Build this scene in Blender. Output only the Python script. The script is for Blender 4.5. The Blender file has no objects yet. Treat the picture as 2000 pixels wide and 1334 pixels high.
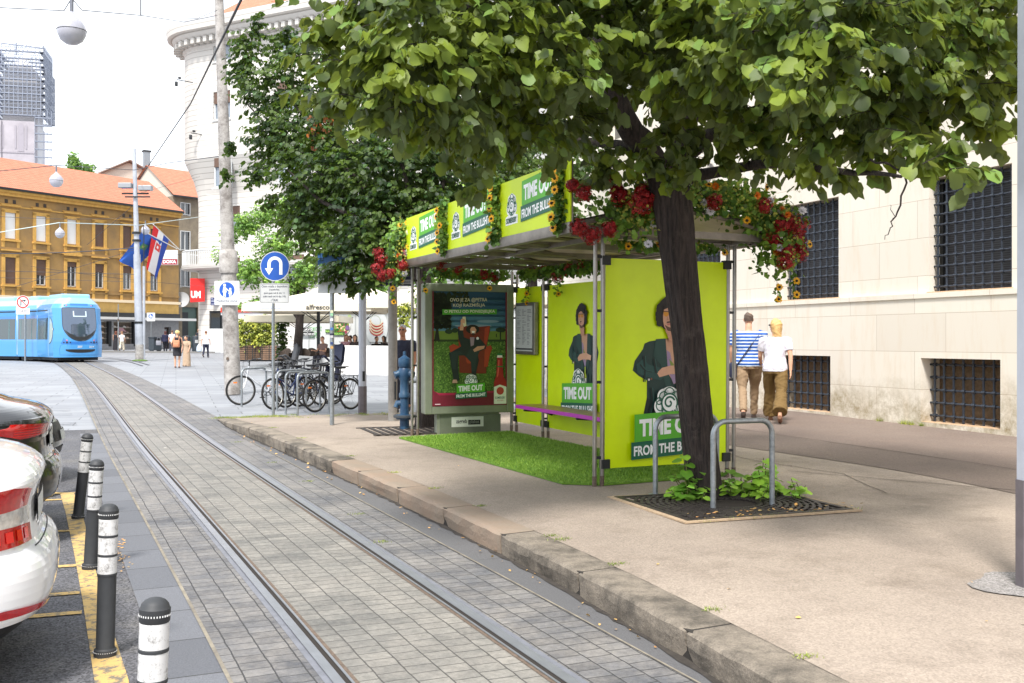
import bpy, bmesh, math, random
import numpy as np
from mathutils import Vector, Matrix, Euler
from mathutils.bvhtree import BVHTree
S = bpy.context.scene
random.seed(7); rng = np.random.default_rng(11)
PI = math.pi; R = math.radians

# ------------------------------------------------------------ camera, sky, sun
YAW = R(22.17); FPX = 2000.0; EYE = 1.68; SLOPE = 0.0085
cam_d = bpy.data.cameras.new('camera'); cam = bpy.data.objects.new('camera', cam_d)
S.collection.objects.link(cam); S.camera = cam
cam.location = (0, 0, EYE); cam.rotation_euler = (R(90), 0, -YAW)
cam_d.lens = 36; cam_d.sensor_width = 36; cam_d.shift_y = -0.0015
cam_d.clip_start = 0.05; cam_d.clip_end = 2000
S.view_settings.view_transform = 'Standard'; S.view_settings.look = 'None'
S.view_settings.gamma = 1; S.view_settings.exposure = 1.45
SUN_EL = R(56); SUN_AZ = R(215)      # compass bearing the light comes from, clockwise from +Y
w = bpy.data.worlds.new('World'); S.world = w; w.use_nodes = True
nt = w.node_tree; nt.nodes.clear()
out = nt.nodes.new('ShaderNodeOutputWorld'); bg = nt.nodes.new('ShaderNodeBackground')
sky = nt.nodes.new('ShaderNodeTexSky'); sky.sky_type = 'NISHITA'; sky.sun_disc = False
sky.sun_elevation = SUN_EL; sky.sun_rotation = SUN_AZ; sky.dust_density = 3.0; sky.air_density = 1.0
cmix = nt.nodes.new('ShaderNodeMix'); cmix.data_type = 'RGBA'
ns = nt.nodes.new('ShaderNodeTexNoise'); ns.inputs['Scale'].default_value = 1.7; ns.inputs['Detail'].default_value = 5
cr = nt.nodes.new('ShaderNodeMapRange'); cr.inputs[1].default_value = 0.38; cr.inputs[2].default_value = 0.6
cr.inputs[3].default_value = 0.72; cr.inputs[4].default_value = 1.0
tcw = nt.nodes.new('ShaderNodeTexCoord')
nt.links.new(tcw.outputs['Generated'], ns.inputs['Vector'])
nt.links.new(ns.outputs['Fac'], cr.inputs[0]); nt.links.new(cr.outputs[0], cmix.inputs['Factor'])
nt.links.new(sky.outputs[0], cmix.inputs['A']); cmix.inputs['B'].default_value = (6.6, 6.9, 7.3, 1)   # thin white cloud over the sky
nt.links.new(cmix.outputs['Result'], bg.inputs[0]); bg.inputs[1].default_value = 0.098
nt.links.new(bg.outputs[0], out.inputs[0])
sl = bpy.data.lights.new('sun', 'SUN'); so = bpy.data.objects.new('sun', sl); S.collection.objects.link(so)
sl.energy = 2.0; sl.angle = R(10); sl.color = (1.0, 0.96, 0.9)
sd = Vector((math.sin(SUN_AZ)*math.cos(SUN_EL), math.cos(SUN_AZ)*math.cos(SUN_EL), math.sin(SUN_EL)))
so.rotation_euler = sd.to_track_quat('Z', 'Y').to_euler(); so.location = (0, 0, 30)
S.cycles.max_bounces = 6; S.cycles.transparent_max_bounces = 12

# ------------------------------------------------------------ placing helpers
CA, SA = math.cos(YAW), math.sin(YAW)
def gz(x, y): return SLOPE*y
def plat(y): return 0.17 if y < 16.5 else (0.17 - 0.15*(y-16.5)/3.8 if y < 20.3 else 0.02)   # platform height over the road
def gp(px, py, off=0.0):
    """point of the sloping ground seen in that direction"""
    u = (px-1000)/FPX; v = (664-py)/FPX
    dx, dy = SA+u*CA, CA-u*SA
    t = (EYE-off)/(SLOPE*dy-v)
    return Vector((dx*t, dy*t, gz(0, dy*t)+off))
def gpl(px, py):
    off = 0.17
    for _ in range(4):
        p = gp(px, py, off); off = plat(p.y)
    return p
def at(px, py, D):
    Rr = (px-1000)/FPX*D
    return Vector((D*SA+Rr*CA, D*CA-Rr*SA, EYE+(664-py)/FPX*D))
def ground(px, D, off=0.0):
    p = at(px, 664, D); return Vector((p.x, p.y, gz(0, p.y)+off))
def dep(p): return p[0]*SA+p[1]*CA
CAMANG = math.atan2(-SA, CA)         # rotation that turns local +y to the camera's view direction (rotz)

# ------------------------------------------------------------ materials
def srgb(c):
    return tuple(((x/255)/12.92 if x/255 <= 0.04045 else ((x/255+0.055)/1.055)**2.4) for x in c)
MATS = {}
def mat(name, col, rough=0.6, metal=0.0, var=0.0, vscale=8.0, bump=0.0, bscale=60.0, spec=0.5, coat=0.0, raw=False, col2=None, detail=6):
    if name in MATS: return MATS[name]
    m = bpy.data.materials.new(name); m.use_nodes = True; MATS[name] = m
    n = m.node_tree.nodes; l = m.node_tree.links; b = n['Principled BSDF']
    c = col if raw else srgb(col)
    b.inputs['Base Color'].default_value = (*c, 1); b.inputs['Roughness'].default_value = rough
    b.inputs['Metallic'].default_value = metal; b.inputs['Specular IOR Level'].default_value = spec
    b.inputs['Coat Weight'].default_value = coat; b.inputs['Coat Roughness'].default_value = 0.03
    tc = n.new('ShaderNodeTexCoord')
    if var > 0 or col2:
        t = n.new('ShaderNodeTexNoise'); t.inputs['Scale'].default_value = vscale; t.inputs['Detail'].default_value = detail
        t.inputs['Roughness'].default_value = 0.65
        l.new(tc.outputs['Object'], t.inputs['Vector'])
        mr = n.new('ShaderNodeMapRange'); mr.inputs[1].default_value = 0.33; mr.inputs[2].default_value = 0.67
        l.new(t.outputs['Fac'], mr.inputs[0])
        mx = n.new('ShaderNodeMix'); mx.data_type = 'RGBA'
        c2 = (c2s(col2) if col2 else tuple(min(1, x*(1+var)) for x in c)); c1 = c if col2 else tuple(x*(1-var) for x in c)
        mx.inputs['A'].default_value = (*c1, 1); mx.inputs['B'].default_value = (*c2, 1)
        l.new(mr.outputs[0], mx.inputs['Factor']); l.new(mx.outputs['Result'], b.inputs['Base Color'])
    if bump > 0:
        t2 = n.new('ShaderNodeTexNoise'); t2.inputs['Scale'].default_value = bscale; t2.inputs['Detail'].default_value = 5
        l.new(tc.outputs['Object'], t2.inputs['Vector'])
        bp = n.new('ShaderNodeBump'); bp.inputs['Strength'].default_value = bump; bp.inputs['Distance'].default_value = 0.01
        l.new(t2.outputs['Fac'], bp.inputs['Height']); l.new(bp.outputs[0], b.inputs['Normal'])
    return m
def c2s(c): return srgb(c)
def pc(rgb, rough=0.55):
    """flat printed / painted colour"""
    return mat('paint_%d_%d_%d_%d' % (*rgb, int(rough*100)), rgb, rough, var=0.05, vscale=30)
def glassm(name, col, rough=0.05):
    return mat(name, col, rough, 0.0, spec=0.9, coat=0.6)
def multi(name, setup):
    """procedural material built by a callback(nodes, links, principled, texcoord)"""
    if name in MATS: return MATS[name]
    m = bpy.data.materials.new(name); m.use_nodes = True; MATS[name] = m
    n = m.node_tree.nodes; l = m.node_tree.links
    setup(n, l, n['Principled BSDF'], n.new('ShaderNodeTexCoord')); return m
def N(n, t, **kw):
    x = n.new(t)
    for k, v in kw.items():
        if hasattr(x, k) and k not in ('inputs',): setattr(x, k, v)
    return x
def noise(n, l, vec, scale, detail=6, rough=0.6):
    t = n.new('ShaderNodeTexNoise'); t.inputs['Scale'].default_value = scale; t.inputs['Detail'].default_value = detail
    t.inputs['Roughness'].default_value = rough; l.new(vec, t.inputs['Vector']); return t.outputs['Fac']
def ramp(n, l, fac, a, b, lo=0.0, hi=1.0):
    r = n.new('ShaderNodeMapRange'); r.inputs[1].default_value = a; r.inputs[2].default_value = b
    r.inputs[3].default_value = lo; r.inputs[4].default_value = hi; l.new(fac, r.inputs[0]); return r.outputs[0]
def mixc(n, l, fac, A, B, mode='MIX'):
    x = n.new('ShaderNodeMix'); x.data_type = 'RGBA'; x.blend_type = mode
    if hasattr(fac, 'links'): l.new(fac, x.inputs['Factor'])
    else: x.inputs['Factor'].default_value = fac
    for s, v in (('A', A), ('B', B)):
        if hasattr(v, 'links'): l.new(v, x.inputs[s])
        else: x.inputs[s].default_value = (*v, 1)
    return x.outputs['Result']
def bumpn(n, l, h, b, strength=0.3, dist=0.01):
    bp = n.new('ShaderNodeBump'); bp.inputs['Strength'].default_value = strength; bp.inputs['Distance'].default_value = dist
    l.new(h, bp.inputs['Height']); l.new(bp.outputs[0], b.inputs['Normal'])

# ------------------------------------------------------------ mesh collector
class MB:
    def __init__(s, M=None): s.v = []; s.f = []; s.mi = []; s.mats = []; s.sm = []; s.M = M or Matrix(); s.cur = 0; s.smooth = False; s.uv = None
    def m(s, mat, smooth=None):
        if mat not in s.mats: s.mats.append(mat)
        s.cur = s.mats.index(mat)
        if smooth is not None: s.smooth = smooth
        return s
    def add(s, vs, fs, smooth=None):
        b = len(s.v); M = s.M
        s.v += [tuple(M @ Vector(p)) for p in vs]
        s.f += [tuple(i+b for i in f) for f in fs]; s.mi += [s.cur]*len(fs)
        s.sm += [s.smooth if smooth is None else smooth]*len(fs); return s
    def box(s, x0, x1, y0, y1, z0, z1, bev=0.0):
        if x0 > x1: x0, x1 = x1, x0
        if y0 > y1: y0, y1 = y1, y0
        if z0 > z1: z0, z1 = z1, z0
        if bev <= 0:
            return s.add([(x0,y0,z0),(x1,y0,z0),(x1,y1,z0),(x0,y1,z0),(x0,y0,z1),(x1,y0,z1),(x1,y1,z1),(x0,y1,z1)],
                  [(0,3,2,1),(4,5,6,7),(0,1,5,4),(1,2,6,5),(2,3,7,6),(3,0,4,7)], False)
        b = bmesh.new(); bmesh.ops.create_cube(b, size=1)
        for v in b.verts: v.co = Vector(((x0+x1)/2+v.co.x*(x1-x0), (y0+y1)/2+v.co.y*(y1-y0), (z0+z1)/2+v.co.z*(z1-z0)))
        bmesh.ops.bevel(b, geom=list(b.edges), offset=bev, segments=2, affect='EDGES', profile=0.5)
        s.bm(b); b.free(); return s
    def bm(s, b, smooth=None):
        b.verts.ensure_lookup_table(); b.verts.index_update()
        return s.add([v.co.copy() for v in b.verts], [tuple(v.index for v in f.verts) for f in b.faces], smooth)
    def tube(s, pts, r, n=8, cap=True, ell=None):
        pts = [Vector(p) for p in pts]; k = len(pts)
        rs = r if isinstance(r, (list, tuple)) else [r]*k
        vs = []; fs = []; prev = None
        for i, p in enumerate(pts):
            d = (pts[min(i+1, k-1)]-pts[max(i-1, 0)])
            d = d.normalized() if d.length > 1e-9 else Vector((0,0,1))
            if prev is None:
                a = Vector((0,0,1)) if abs(d.z) < 0.9 else Vector((1,0,0)); x = d.cross(a).normalized()
            else: x = (prev - d*prev.dot(d)); x = x.normalized() if x.length > 1e-6 else prev
            prev = x; y = d.cross(x)
            e = ell or 1.0
            for j in range(n):
                t = 2*PI*j/n; vs.append(p + (x*math.cos(t) + y*math.sin(t)*e)*rs[i])
        for i in range(k-1):
            for j in range(n):
                j2 = (j+1) % n; fs.append((i*n+j, i*n+j2, (i+1)*n+j2, (i+1)*n+j))
        if cap: fs += [tuple(reversed(range(n))), tuple(range((k-1)*n, k*n))]
        return s.add(vs, fs, True)
    def cyl(s, p0, p1, r, r1=None, n=16): return s.tube([p0, p1], [r, r if r1 is None else r1], n)
    def lathe(s, prof, n=24, M=None, smooth=True):
        """prof = [(r, z)], about local z"""
        vs = []; fs = []; k = len(prof); M = M or Matrix()
        for (r, z) in prof:
            for j in range(n):
                t = 2*PI*j/n; vs.append(M @ Vector((r*math.cos(t), r*math.sin(t), z)))
        for i in range(k-1):
            for j in range(n):
                j2 = (j+1) % n; fs.append((i*n+j, i*n+j2, (i+1)*n+j2, (i+1)*n+j))
        fs += [tuple(reversed(range(n))), tuple(range((k-1)*n, k*n))]
        return s.add(vs, fs, smooth)
    def poly(s, pts): return s.add(pts, [tuple(range(len(pts)))], False)
    def prism(s, pts, d):
        """pts: 3D polygon, d: extrusion vector"""
        n = len(pts); d = Vector(d); a = [Vector(p) for p in pts]
        return s.add(a+[p+d for p in a], [tuple(reversed(range(n))), tuple(range(n, 2*n))]+[(i, (i+1) % n, n+(i+1) % n, n+i) for i in range(n)], False)
    def ball(s, c, r, u=16, v=10, sz=1.0, sy=1.0):
        prof = [(max(1e-4, math.sin(PI*i/v))*r, -math.cos(PI*i/v)*r*sz) for i in range(v+1)]
        return s.lathe(prof, u, Matrix.Translation(Vector(c)) @ Matrix.Diagonal((1, sy, 1, 1)))
    def torus(s, c, R0, r, n=40, k=8, M=None):
        M = M or Matrix(); vs = []; fs = []
        for i in range(n):
            a = 2*PI*i/n
            for j in range(k):
                b = 2*PI*j/k; q = R0+r*math.cos(b)
                vs.append(Vector(c) + (M @ Vector((q*math.cos(a), r*math.sin(b), q*math.sin(a)))))
        for i in range(n):
            for j in range(k): fs.append((i*k+j, ((i+1) % n)*k+j, ((i+1) % n)*k+(j+1) % k, i*k+(j+1) % k))
        return s.add(vs, fs, True)
    def grid(s, P, smooth=True, closed=False):
        a = len(P); b = len(P[0]); vs = [p for row in P for p in row]; fs = []
        for i in range(a-1):
            for j in range(b if closed else b-1):
                fs.append((i*b+j, i*b+(j+1) % b, (i+1)*b+(j+1) % b, (i+1)*b+j))
        return s.add(vs, fs, smooth)
    def build(s, name, parent=None, label=None):
        me = bpy.data.meshes.new(name); me.from_pydata(s.v, [], s.f)
        for m_ in s.mats: me.materials.append(m_)
        me.polygons.foreach_set('material_index', s.mi); me.polygons.foreach_set('use_smooth', s.sm)
        if s.uv is not None:
            ul = me.uv_layers.new(name='UVMap')
            li = np.zeros(len(me.loops), dtype=np.int32); me.loops.foreach_get('vertex_index', li)
            ul.data.foreach_set('uv', np.array(s.uv, dtype=np.float32)[li].ravel())
        me.update()
        if any(s.sm): me.set_sharp_from_angle(angle=R(42))
        o = bpy.data.objects.new(name, me); S.collection.objects.link(o)
        if parent: o.parent = parent
        if label: o['label'] = label
        return o
def tag(o, label, cat, group=None, kind=None):
    if label: o['label'] = label
    if cat: o['category'] = cat
    if group: o['group'] = group
    if kind: o['kind'] = kind
    return o
def thing(name, label, cat, loc=(0,0,0), rz=0.0, group=None, tilt=0.0):
    o = bpy.data.objects.new(name, None); S.collection.objects.link(o); o.empty_display_size = 0.2
    o.location = loc; o.rotation_euler = (tilt, 0, rz); return tag(o, label, cat, group)
def struct(o): o['kind'] = 'structure'; return o
def copy_tree(o, parent=None):
    c = o.copy(); S.collection.objects.link(c); c.parent = parent
    for ch in list(o.children): copy_tree(ch, c)
    return c
def remeshed(name, mb, vox, parent, m, label=None, smooth_it=2, folds=0.0):
    """one continuous skin over overlapping lofted pieces"""
    o = mb.build(name, None)
    md = o.modifiers.new('r', 'REMESH'); md.mode = 'VOXEL'; md.voxel_size = vox; md.use_smooth_shade = True
    sm = o.modifiers.new('s', 'SMOOTH'); sm.iterations = smooth_it; sm.factor = 0.5
    dg = bpy.context.evaluated_depsgraph_get(); dg.update()
    me = bpy.data.meshes.new_from_object(o.evaluated_get(dg)); old = o.data
    o.modifiers.clear(); o.data = me; bpy.data.meshes.remove(old)
    me.materials.clear(); me.materials.append(m)
    if folds:
        nv = len(me.vertices); co = np.empty(nv*3, np.float32); no = np.empty(nv*3, np.float32); me.vertices.foreach_get('co', co); me.vertices.foreach_get('normal', no)
        c_ = co.reshape(-1, 3); X_, Y_, Z_ = c_[:, 0], c_[:, 1], c_[:, 2]
        q = np.sin(21*X_+2.2*np.sin(9*Z_+5*Y_))*np.sin(17*Z_+1.8*np.sin(23*X_)+9*Y_)+.55*np.sin(47*X_+3*np.sin(21*Z_))*np.sin(39*Y_+44*Z_)
        me.vertices.foreach_set('co', (c_+no.reshape(-1, 3)*(q*folds*.7)[:, None]).ravel()); me.update()
    me.polygons.foreach_set('material_index', [0]*len(me.polygons)); me.polygons.foreach_set('use_smooth', [True]*len(me.polygons))
    me.name = name; o.name = name
    if parent: o.parent = parent
    if label: o['label'] = label
    return o
# ---- lettering
_tc = {}
def text_geo(body, bold=0.0):
    key = (body, bold)
    if key in _tc: return _tc[key]
    cu = bpy.data.curves.new('t', 'FONT'); cu.body = body; cu.size = 1; cu.offset = bold; cu.resolution_u = 3; cu.fill_mode = 'FRONT'
    o = bpy.data.objects.new('t', cu); S.collection.objects.link(o)
    dg = bpy.context.evaluated_depsgraph_get(); dg.update()
    me = bpy.data.meshes.new_from_object(o.evaluated_get(dg))
    v = [tuple(x.co) for x in me.vertices]; f = [tuple(p.vertices) for p in me.polygons]
    bpy.data.objects.remove(o); bpy.data.curves.remove(cu); bpy.data.meshes.remove(me)
    _tc[key] = (v, f); return _tc[key]
class Art:
    """flat printed layers in a local frame: x right, y up, +z towards the viewer"""
    def __init__(s, mb, F, step=0.0008): s.mb = mb; s.F = F; s.k = 0; s.step = step
    def _a(s, pts, fs, m, rgb):
        s.mb.m(m or pc(rgb)); M0 = s.mb.M; s.mb.M = M0 @ s.F
        s.mb.add([(p[0], p[1], s.k*s.step) for p in pts], fs, False); s.mb.M = M0; s.k += 1
    def poly(s, pts, rgb=None, m=None): s._a(pts, [tuple(range(len(pts)))], m, rgb); return s
    def rect(s, x0, y0, x1, y1, rgb=None, m=None, skew=0.0, lean=0.0):
        return s.poly([(x0, y0), (x1, y0+skew), (x1+lean, y1+skew), (x0+lean, y1)], rgb, m)
    def disc(s, cx, cy, r, rgb=None, m=None, n=28, ry=None):
        ry = ry or r; return s.poly([(cx+r*math.cos(2*PI*i/n), cy+ry*math.sin(2*PI*i/n)) for i in range(n)], rgb, m)
    def arc(s, cx, cy, r, wd, a0, a1, rgb=None, m=None, n=18, r2=None):
        r2 = r2 or r; P = []
        for i in range(n+1):
            t = i/n; a = R(a0+(a1-a0)*t); rr = r+(r2-r)*t
            P += [(cx+(rr-wd/2)*math.cos(a), cy+(rr-wd/2)*math.sin(a)), (cx+(rr+wd/2)*math.cos(a), cy+(rr+wd/2)*math.sin(a))]
        s._a(P, [(2*i, 2*i+1, 2*i+3, 2*i+2) for i in range(n)], m, rgb); return s
    def line(s, pts, wd, rgb=None, m=None):
        P = []; F_ = []
        for i in range(len(pts)-1):
            a = Vector(pts[i]); b = Vector(pts[i+1]); d = (b-a); nrm = Vector((-d.y, d.x)).normalized()*wd/2; k = len(P)
            P += [tuple(a+nrm), tuple(a-nrm), tuple(b-nrm), tuple(b+nrm)]; F_.append((k, k+1, k+2, k+3))
        s._a(P, F_, m, rgb); return s
    def text(s, body, x0, y0, w_, h_, rgb=None, m=None, bold=0.02, skew=0.0):
        v, f = text_geo(body, bold)
        if not v: return s
        xs = [p[0] for p in v]; ys = [p[1] for p in v]; ax, bx, ay, by = min(xs), max(xs), min(ys), max(ys)
        pts = [(x0+(p[0]-ax)/(bx-ax)*w_, y0+(p[1]-ay)/(by-ay)*h_ + skew*(p[0]-ax)/(bx-ax)) for p in v]
        s._a(pts, f, m, rgb); return s
    def blobs(s, n, x0, x1, y0, y1, r, rgbs, seed=0):
        rr = random.Random(seed)
        for q, rgb in enumerate(rgbs):
            P = []; F_ = []
            for i in range(n//len(rgbs)):
                cx, cy = rr.uniform(x0, x1), rr.uniform(y0, y1); k = len(P); rad = r*rr.uniform(.5, 1.3); a0 = rr.random()*6
                P += [(cx+rad*math.cos(a0+j*1.256)*rr.uniform(.6, 1), cy+rad*math.sin(a0+j*1.256)*.8) for j in range(5)]; F_.append(tuple(range(k, k+5)))
            s._a(P, F_, None, rgb)
        return s

# shared materials
GALV = mat('galvanised_steel', (150,156,160), 0.42, 0.75, var=0.22, vscale=22, bump=0.1, bscale=40)
STEEL = mat('brushed_steel', (140,138,132), 0.4, 0.8, var=0.15, vscale=12)
DARKM = mat('dark_metal', (48,50,52), 0.5, 0.4, var=0.2)
BLACKP = mat('black_plastic', (28,28,30), 0.45)
RUBBER = mat('black_rubber', (30,30,31), 0.8, var=0.15)
WHITEP = mat('white_paint', (206,208,208), 0.45, var=0.04)
GLASSD = glassm('dark_window_glass', (34,42,48))
WIRE = mat('wire', (60,60,66), 0.6)
# ============================================================ GROUND
def interp(pts, y):
    if y <= pts[0][0]: a, b = pts[0], pts[1]
    elif y >= pts[-1][0]: a, b = pts[-2], pts[-1]
    else:
        for a, b in zip(pts, pts[1:]):
            if a[0] <= y <= b[0]: break
    return a[1]+(b[1]-a[1])*(y-a[0])/(b[0]-a[0])
def smoothpts(pts, it=3):
    for _ in range(it):
        q = [pts[0]]
        for a, b in zip(pts, pts[1:]):
            q += [(a[0]*.75+b[0]*.25, a[1]*.75+b[1]*.25), (a[0]*.25+b[0]*.75, a[1]*.25+b[1]*.75)]
        pts = q+[pts[-1]]
    return pts
TRK = smoothpts([(-14,1.9),(0,1.74),(5,1.585),(8,1.46),(11.5,1.31),(16,1.11),(25.5,.80),(33,.53),(40,.22),(48,-.25),(55,-.72),(60,-1.12),(66,-2.0),(72,-3.4),(78,-5.6),(84,-8.8),(92,-14),(102,-22)])
TC = [Vector((x, y, gz(x, y))) for y, x in TRK]
KERB = smoothpts([(-14,2.1),(0,2.62),(3.66,2.74),(5.6,2.84),(7.6,2.81),(10.0,2.71),(13,2.5),(15,2.36),(17.1,2.2),(18.5,2.14),(20.3,2.16)], 2)
def kx(y): return interp(KERB, y)
def norm2(i, P):
    d = P[min(i+1, len(P)-1)]-P[max(i-1, 0)]; d.z = 0; d.normalize(); return Vector((d.y, -d.x, 0))     # to the right of travel (+y)
TN = [norm2(i, TC) for i in range(len(TC))]
TL = [0.0]
for a, b in zip(TC, TC[1:]): TL.append(TL[-1]+(b-a).length)
def strip(name, d0, d1, off, m, i0=0, i1=None, div=1, zf=None):
    mb = MB().m(m); mb.uv = []; i1 = i1 or len(TC)
    rows = []
    for i in range(i0, i1):
        row = []
        for j in range(div+1):
            t = j/div; a = d0(TC[i].y) if callable(d0) else d0; b = d1(TC[i].y) if callable(d1) else d1
            d = a+(b-a)*t; p = TC[i]+TN[i]*d; z = gz(p.x, p.y)+off+(zf(t) if zf else 0)
            row.append((p.x, p.y, z)); mb.uv.append((TL[i], d))
        rows.append(row)
    mb.grid(rows, smooth=False); return struct(mb.build(name))

def paver_setup(base, base2, joint, white=True, bw=.115, rh=.165):
    def f(n, l, b, tc):
        uv = tc.outputs['UV']
        br = n.new('ShaderNodeTexBrick'); br.inputs['Scale'].default_value = 1
        br.inputs['Brick Width'].default_value = bw; br.inputs['Row Height'].default_value = rh
        br.inputs['Mortar Size'].default_value = .0045; br.inputs['Mortar Smooth'].default_value = .5; br.inputs['Bias'].default_value = 0
        br.inputs['Color1'].default_value = (*srgb(base), 1); br.inputs['Color2'].default_value = (*srgb(base2), 1)
        br.inputs['Mortar'].default_value = (*srgb(joint), 1)
        # wobble the joints
        nz = n.new('ShaderNodeTexNoise'); nz.inputs['Scale'].default_value = 7; l.new(uv, nz.inputs['Vector'])
        vm = n.new('ShaderNodeVectorMath'); vm.operation = 'SCALE'; vm.inputs['Scale'].default_value = .016; l.new(nz.outputs['Color'], vm.inputs[0])
        va = n.new('ShaderNodeVectorMath'); va.operation = 'ADD'; l.new(uv, va.inputs[0]); l.new(vm.outputs[0], va.inputs[1])
        l.new(va.outputs[0], br.inputs['Vector'])
        dirt = ramp(n, l, noise(n, l, tc.outputs['Object'], 1.3, 10, .8), .38, .62)
        c = mixc(n, l, dirt, br.outputs['Color'], tuple(x*1.35 for x in srgb((140,134,126))), 'MIX')
        mx = n.new('ShaderNodeMix'); mx.data_type = 'RGBA'; mx.inputs['Factor'].default_value = .5
        l.new(br.outputs['Color'], mx.inputs['A']); l.new(c, mx.inputs['B']); c = mx.outputs['Result']
        # joints keep their own colour
        c = mixc(n, l, ramp(n, l, br.outputs['Fac'], .1, .9), c, srgb(joint))
        speck = ramp(n, l, noise(n, l, tc.outputs['Object'], 28, 6, .75), .3, .7, .74, 1.26)
        c = mixc(n, l, 1.0, c, speck, 'MULTIPLY')
        if white:
            vo = n.new('ShaderNodeTexVoronoi'); vo.distance = 'CHEBYCHEV'; vo.inputs['Scale'].default_value = 1.5; vo.inputs['Randomness'].default_value = .75
            l.new(uv, vo.inputs['Vector'])
            lt = n.new('ShaderNodeMath'); lt.operation = 'LESS_THAN'; lt.inputs[1].default_value = .028; l.new(vo.outputs['Distance'], lt.inputs[0])
            c = mixc(n, l, lt.outputs[0], c, srgb((205,200,190)))
        l.new(c, b.inputs['Base Color']); b.inputs['Roughness'].default_value = .62
        h = n.new('ShaderNodeMath'); h.operation = 'SUBTRACT'; h.inputs[0].default_value = 1.2
        l.new(br.outputs['Fac'], h.inputs[1])
        h2 = n.new('ShaderNodeMath'); h2.operation = 'MULTIPLY_ADD'; h2.inputs[1].default_value = .35
        l.new(noise(n, l, uv, 45, 4), h2.inputs[0]); l.new(h.outputs[0], h2.inputs[2])
        bumpn(n, l, h2.outputs[0], b, .7, .012)
    return f
PAV_IN = multi('worn_track_pavers', paver_setup((120,118,113), (96,95,92), (78,76,73), bw=.112, rh=.155))
PAV_OUT = multi('grey_track_pavers', paver_setup((96,97,101), (74,75,80), (60,60,61), bw=.112, rh=.15))
def stone_setup(sc=1.0, c1=(108,110,116), c2=(90,92,98), joint=(50,50,50), bw=.62, rh=5.0):
    def f(n, l, b, tc):
        br = n.new('ShaderNodeTexBrick'); br.inputs['Scale'].default_value = 1; br.offset = .0
        br.inputs['Brick Width'].default_value = bw; br.inputs['Row Height'].default_value = rh; br.inputs['Mortar Size'].default_value = .006
        br.inputs['Color1'].default_value = (*srgb(c1), 1); br.inputs['Color2'].default_value = (*srgb(c2), 1); br.inputs['Mortar'].default_value = (*srgb(joint), 1)
        l.new(tc.outputs['UV'], br.inputs['Vector'])
        sp = ramp(n, l, noise(n, l, tc.outputs['Object'], 120, 4), .3, .7, .75, 1.2)
        l.new(mixc(n, l, 1.0, br.outputs['Color'], sp, 'MULTIPLY'), b.inputs['Base Color']); b.inputs['Roughness'].default_value = .7
        bumpn(n, l, noise(n, l, tc.outputs['Object'], 90, 3), b, .3, .005)
    return f
EDGEST = multi('edge_stone', stone_setup())
CHANNEL = multi('smooth_channel', stone_setup(c1=(100,99,99), c2=(92,92,94), bw=3.0, joint=(80,80,80)))

def asphalt_setup(c, c2, stain, sc=1.0, speck=(.55, 1.5)):
    def f(n, l, b, tc):
        o = tc.outputs['Object']
        big = ramp(n, l, noise(n, l, o, .45*sc, 6, .65), .35, .65)
        col = mixc(n, l, big, srgb(c), srgb(c2))
        mid = ramp(n, l, noise(n, l, o, 2.2, 8, .7), .5, .75)
        col = mixc(n, l, mid, col, srgb(stain))
        vo = n.new('ShaderNodeTexVoronoi'); vo.inputs['Scale'].default_value = 95; l.new(o, vo.inputs['Vector'])
        sp = ramp(n, l, vo.outputs['Color'], .1, .9, *speck)
        col = mixc(n, l, 1.0, col, sp, 'MULTIPLY')
        # chewing gum spots and small cracks
        vg = n.new('ShaderNodeTexVoronoi'); vg.inputs['Scale'].default_value = 1.3; l.new(o, vg.inputs['Vector'])
        lt = n.new('ShaderNodeMath'); lt.operation = 'LESS_THAN'; lt.inputs[1].default_value = .022; l.new(vg.outputs['Distance'], lt.inputs[0])
        col = mixc(n, l, lt.outputs[0], col, tuple(x*.45 for x in srgb(c)))
        l.new(col, b.inputs['Base Color']); b.inputs['Roughness'].default_value = .85
        bumpn(n, l, vo.outputs['Distance'], b, .5, .006)
    return f
ASPH = multi('dark_asphalt', asphalt_setup((72,72,76), (88,88,92), (96,94,92), speck=(.35, 1.9)))
PLAT = multi('beige_platform_asphalt', asphalt_setup((160,147,134), (138,126,115), (127,115,103), .8, (.80, 1.18)))
BROWNP = multi('brown_pavement', asphalt_setup((128,114,104), (112,98,90), (118,102,92), .8, (.75, 1.22)))
def plaza_setup(n, l, b, tc):
    mp = n.new('ShaderNodeMapping'); mp.inputs['Rotation'].default_value = (0, 0, R(4)); l.new(tc.outputs['Object'], mp.inputs['Vector'])
    br = n.new('ShaderNodeTexBrick'); br.inputs['Scale'].default_value = 1; br.offset = .35
    br.inputs['Brick Width'].default_value = 1.3; br.inputs['Row Height'].default_value = .62; br.inputs['Mortar Size'].default_value = .012
    br.inputs['Color1'].default_value = (*srgb((144,147,152)), 1); br.inputs['Color2'].default_value = (*srgb((128,131,137)), 1); br.inputs['Mortar'].default_value = (*srgb((96,97,100)), 1)
    l.new(mp.outputs[0], br.inputs['Vector'])
    sp = ramp(n, l, noise(n, l, tc.outputs['Object'], 1.1, 7, .7), .3, .7, .86, 1.1)
    l.new(mixc(n, l, 1.0, br.outputs['Color'], sp, 'MULTIPLY'), b.inputs['Base Color']); b.inputs['Roughness'].default_value = .6
PLAZA = multi('pale_stone_paving', plaza_setup)

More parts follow.
